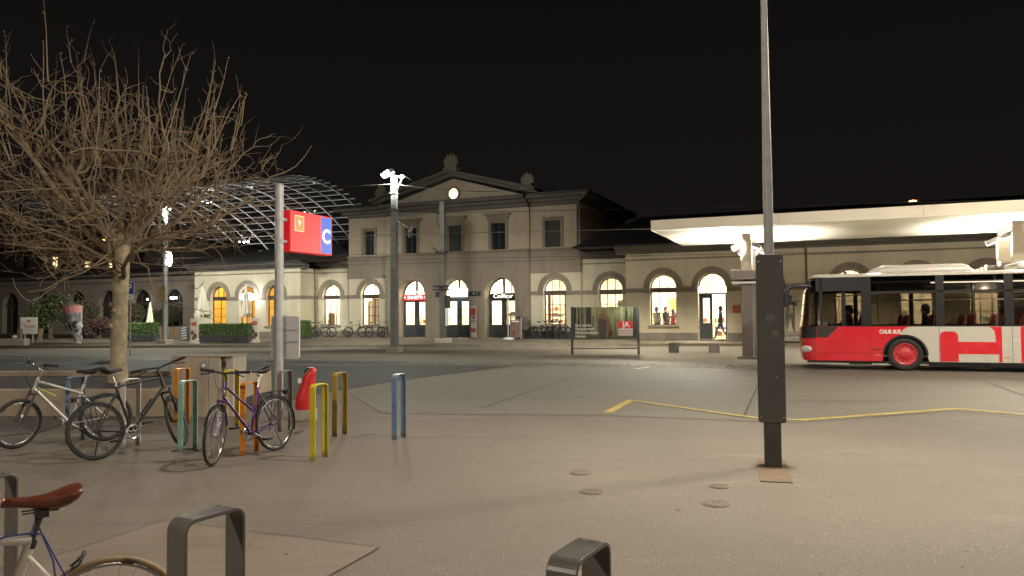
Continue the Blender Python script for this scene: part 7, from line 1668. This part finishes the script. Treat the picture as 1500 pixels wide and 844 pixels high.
for f, w_ in ((0, .03), (.1, .09), (.25, .10), (.45, .065), (.65, .085), (.85, .07), (1.0, .02)):
    c = Vector((0.09, 0.07, 1.50)).lerp(Vector((0.36, 0.22, 1.53)), f); sd = Vector((0.5, -0.85, 0)).normalized(); rings.append([c + sd * w_ * math.cos(a) + Vector((0, 0, .03 * math.sin(a))) for a in [2 * PI * k / 10 for k in range(10)]])
m.loft(rings); m.tube([(0.36, .22, 1.53), (0.62, .36, 1.56)], .014, 6); m.build('violin', M_bronze, so)
m = MB(); m.tube([(0.27, -.19, 1.38), (0.14, .42, 1.62)], .009, 5); m.build('bow', M_bronze, so)
m = MB(); m.ball((0.0, 0, 1.73), .12, .115, .12); m.lathe([(0.19, 0), (0.2, 0.015), (0.12, 0.03), (0.10, 0.11), (0.001, 0.12)], 14, (0.0, 0, 1.74)); m.build('hat', M_bronze, so)
# ------------------------------------------------------------------ lamps that light the square
W1 = (1.0, 0.87, 0.70); W2 = (1.0, 0.90, 0.76)
hd_ = FPOST.location
LAMPS = [(hd_ + Vector((0, 0, 7.94)), 1850, W2)] + [(Vector((x, y, 7.9)), e, W1) for ((x, y), _), e in zip(LPOSTS, (2100, 1100, 1500, 2500))]
for p, e, c in LAMPS: light('street_lamp_light', 'SPOT', p, e, c, size=0.18, spot=180, blend=0.12)
def aim(p, q): return (Vector(q) - Vector(p)).to_track_quat('-Z', 'Y').to_euler()
for p, q, e, sp_, bl_ in ((mp_ + Vector((-0.28, -0.35, 8.2)), (-9, 25, 0), 600, 120, 0.7), (mp_ + Vector((0.42, -0.2, 8.05)), fl(-4, 0, 1.0), 800, 120, 0.8), (mp_ + Vector((0.42, -0.2, 8.05)), fl(-20, WT, -3.2), 4300, 76, 0.8), (CM @ Vector((2.93, 1.9, 4.2)), fl(-2, 0, 0.4), 3300, 42, 0.9), (CM @ Vector((11.4, 1.9, 4.2)), fl(-5, 0, 0.2), 1500, 30, 0.9), (CM @ Vector((2.6, 0.5, 4.3)), (-3, 22, 0), 1100, 120, 0.8), (CM @ Vector((11.4, 0.5, 4.3)), (6, 18, 0), 420, 120, 0.8),
                     (mp3 + Vector((0.30, -0.2, 7.7)), fl(-22, WT, -1.0), 1500, 110, 0.6), (mp3 + Vector((-0.2, -0.2, 7.9)), (-22, 30, 0), 1200, 140, 0.5), (mp3 + Vector((-0.4, 0.0, 7.8)), fl(-44, OA, 1.0), 2200, 100, 0.8)):
    light('mast_floodlight', 'SPOT', p, e, (0.98, 0.97, 0.84), size=0.5, spot=sp_, blend=bl_, rot=aim(p, q))  # mast lamp beams, plus beams added at the canopy to brighten facade and plaza
# unseen downward spots without lamp bodies that brighten the front of the right wing
for u, t, e in ((9.5, -7.5, 650), (20, -7.5, 650)):
    light('wing_front_spot', 'SPOT', fl(u, t, 4.4), e, (1.0, 0.88, 0.66), size=0.25, spot=150, blend=0.5)
# rooms
for u0, u1, t, kind in rooms:
    n = max(1, round((u1 - u0) / 3.2))
    for k in range(n):
        x = u0 + (u1 - u0) * (k + 0.5) / n
        d = light('room_light', 'AREA', fl(x, t + 1.9, 4.25), (150 if kind == 'w' else 34) * (0.75 + 0.5 * ((u0 * 7.3) % 1.0)), (1.0, 0.88, 0.66) if kind == 'w' else (1.0, 0.62, 0.22), size=1.6, sy=2.4, rot=(0, 0, -A))
light('bus_cab_light', 'POINT', bus_point(5.5, 1.3, 2.4), 22, (1.0, 0.85, 0.65), size=0.1)
# ------------------------------------------------------------------ night sky, camera, render settings
w = bpy.data.worlds.new('World'); SC.world = w; w.use_nodes = True; nt = w.node_tree; bg = nt.nodes['Background']
bg.inputs[1].default_value = 1.0
tc = nt.nodes.new('ShaderNodeTexCoord'); sx = nt.nodes.new('ShaderNodeSeparateXYZ'); nt.links.new(tc.outputs['Generated'], sx.inputs[0])
rp = nt.nodes.new('ShaderNodeValToRGB'); rp.color_ramp.elements[0].position = 0.0; rp.color_ramp.elements[0].color = (0.0034, 0.0028, 0.0025, 1); rp.color_ramp.elements[1].position = 0.42; rp.color_ramp.elements[1].color = (0.0016, 0.0015, 0.0015, 1)
nt.links.new(sx.outputs['Z'], rp.inputs[0]); nt.links.new(rp.outputs[0], bg.inputs[0])
cd = bpy.data.cameras.new('camera'); co_ = bpy.data.objects.new('camera', cd); COL.objects.link(co_)
co_.location = CAMP; co_.rotation_mode = 'QUATERNION'; co_.rotation_quaternion = CAMR.to_quaternion()
cd.sensor_fit = 'HORIZONTAL'; cd.sensor_width = 36.0; cd.lens = 36.0 * FPX / 1500; cd.clip_end = 2000; cd.clip_start = 0.05
SC.camera = co_
SC.render.engine = 'CYCLES'; c = SC.cycles
c.use_denoising = True; c.use_adaptive_sampling = True; c.adaptive_threshold = 0.01; c.max_bounces = 6; c.diffuse_bounces = 3; c.glossy_bounces = 2; c.transmission_bounces = 4; c.transparent_max_bounces = 12
c.caustics_reflective = False; c.caustics_refractive = False; c.sample_clamp_indirect = 6.0; c.use_light_tree = True
v = SC.view_settings; v.view_transform = 'Standard'; v.look = 'None'; v.exposure = 1.52; v.gamma = 1.0; v.use_curve_mapping = False
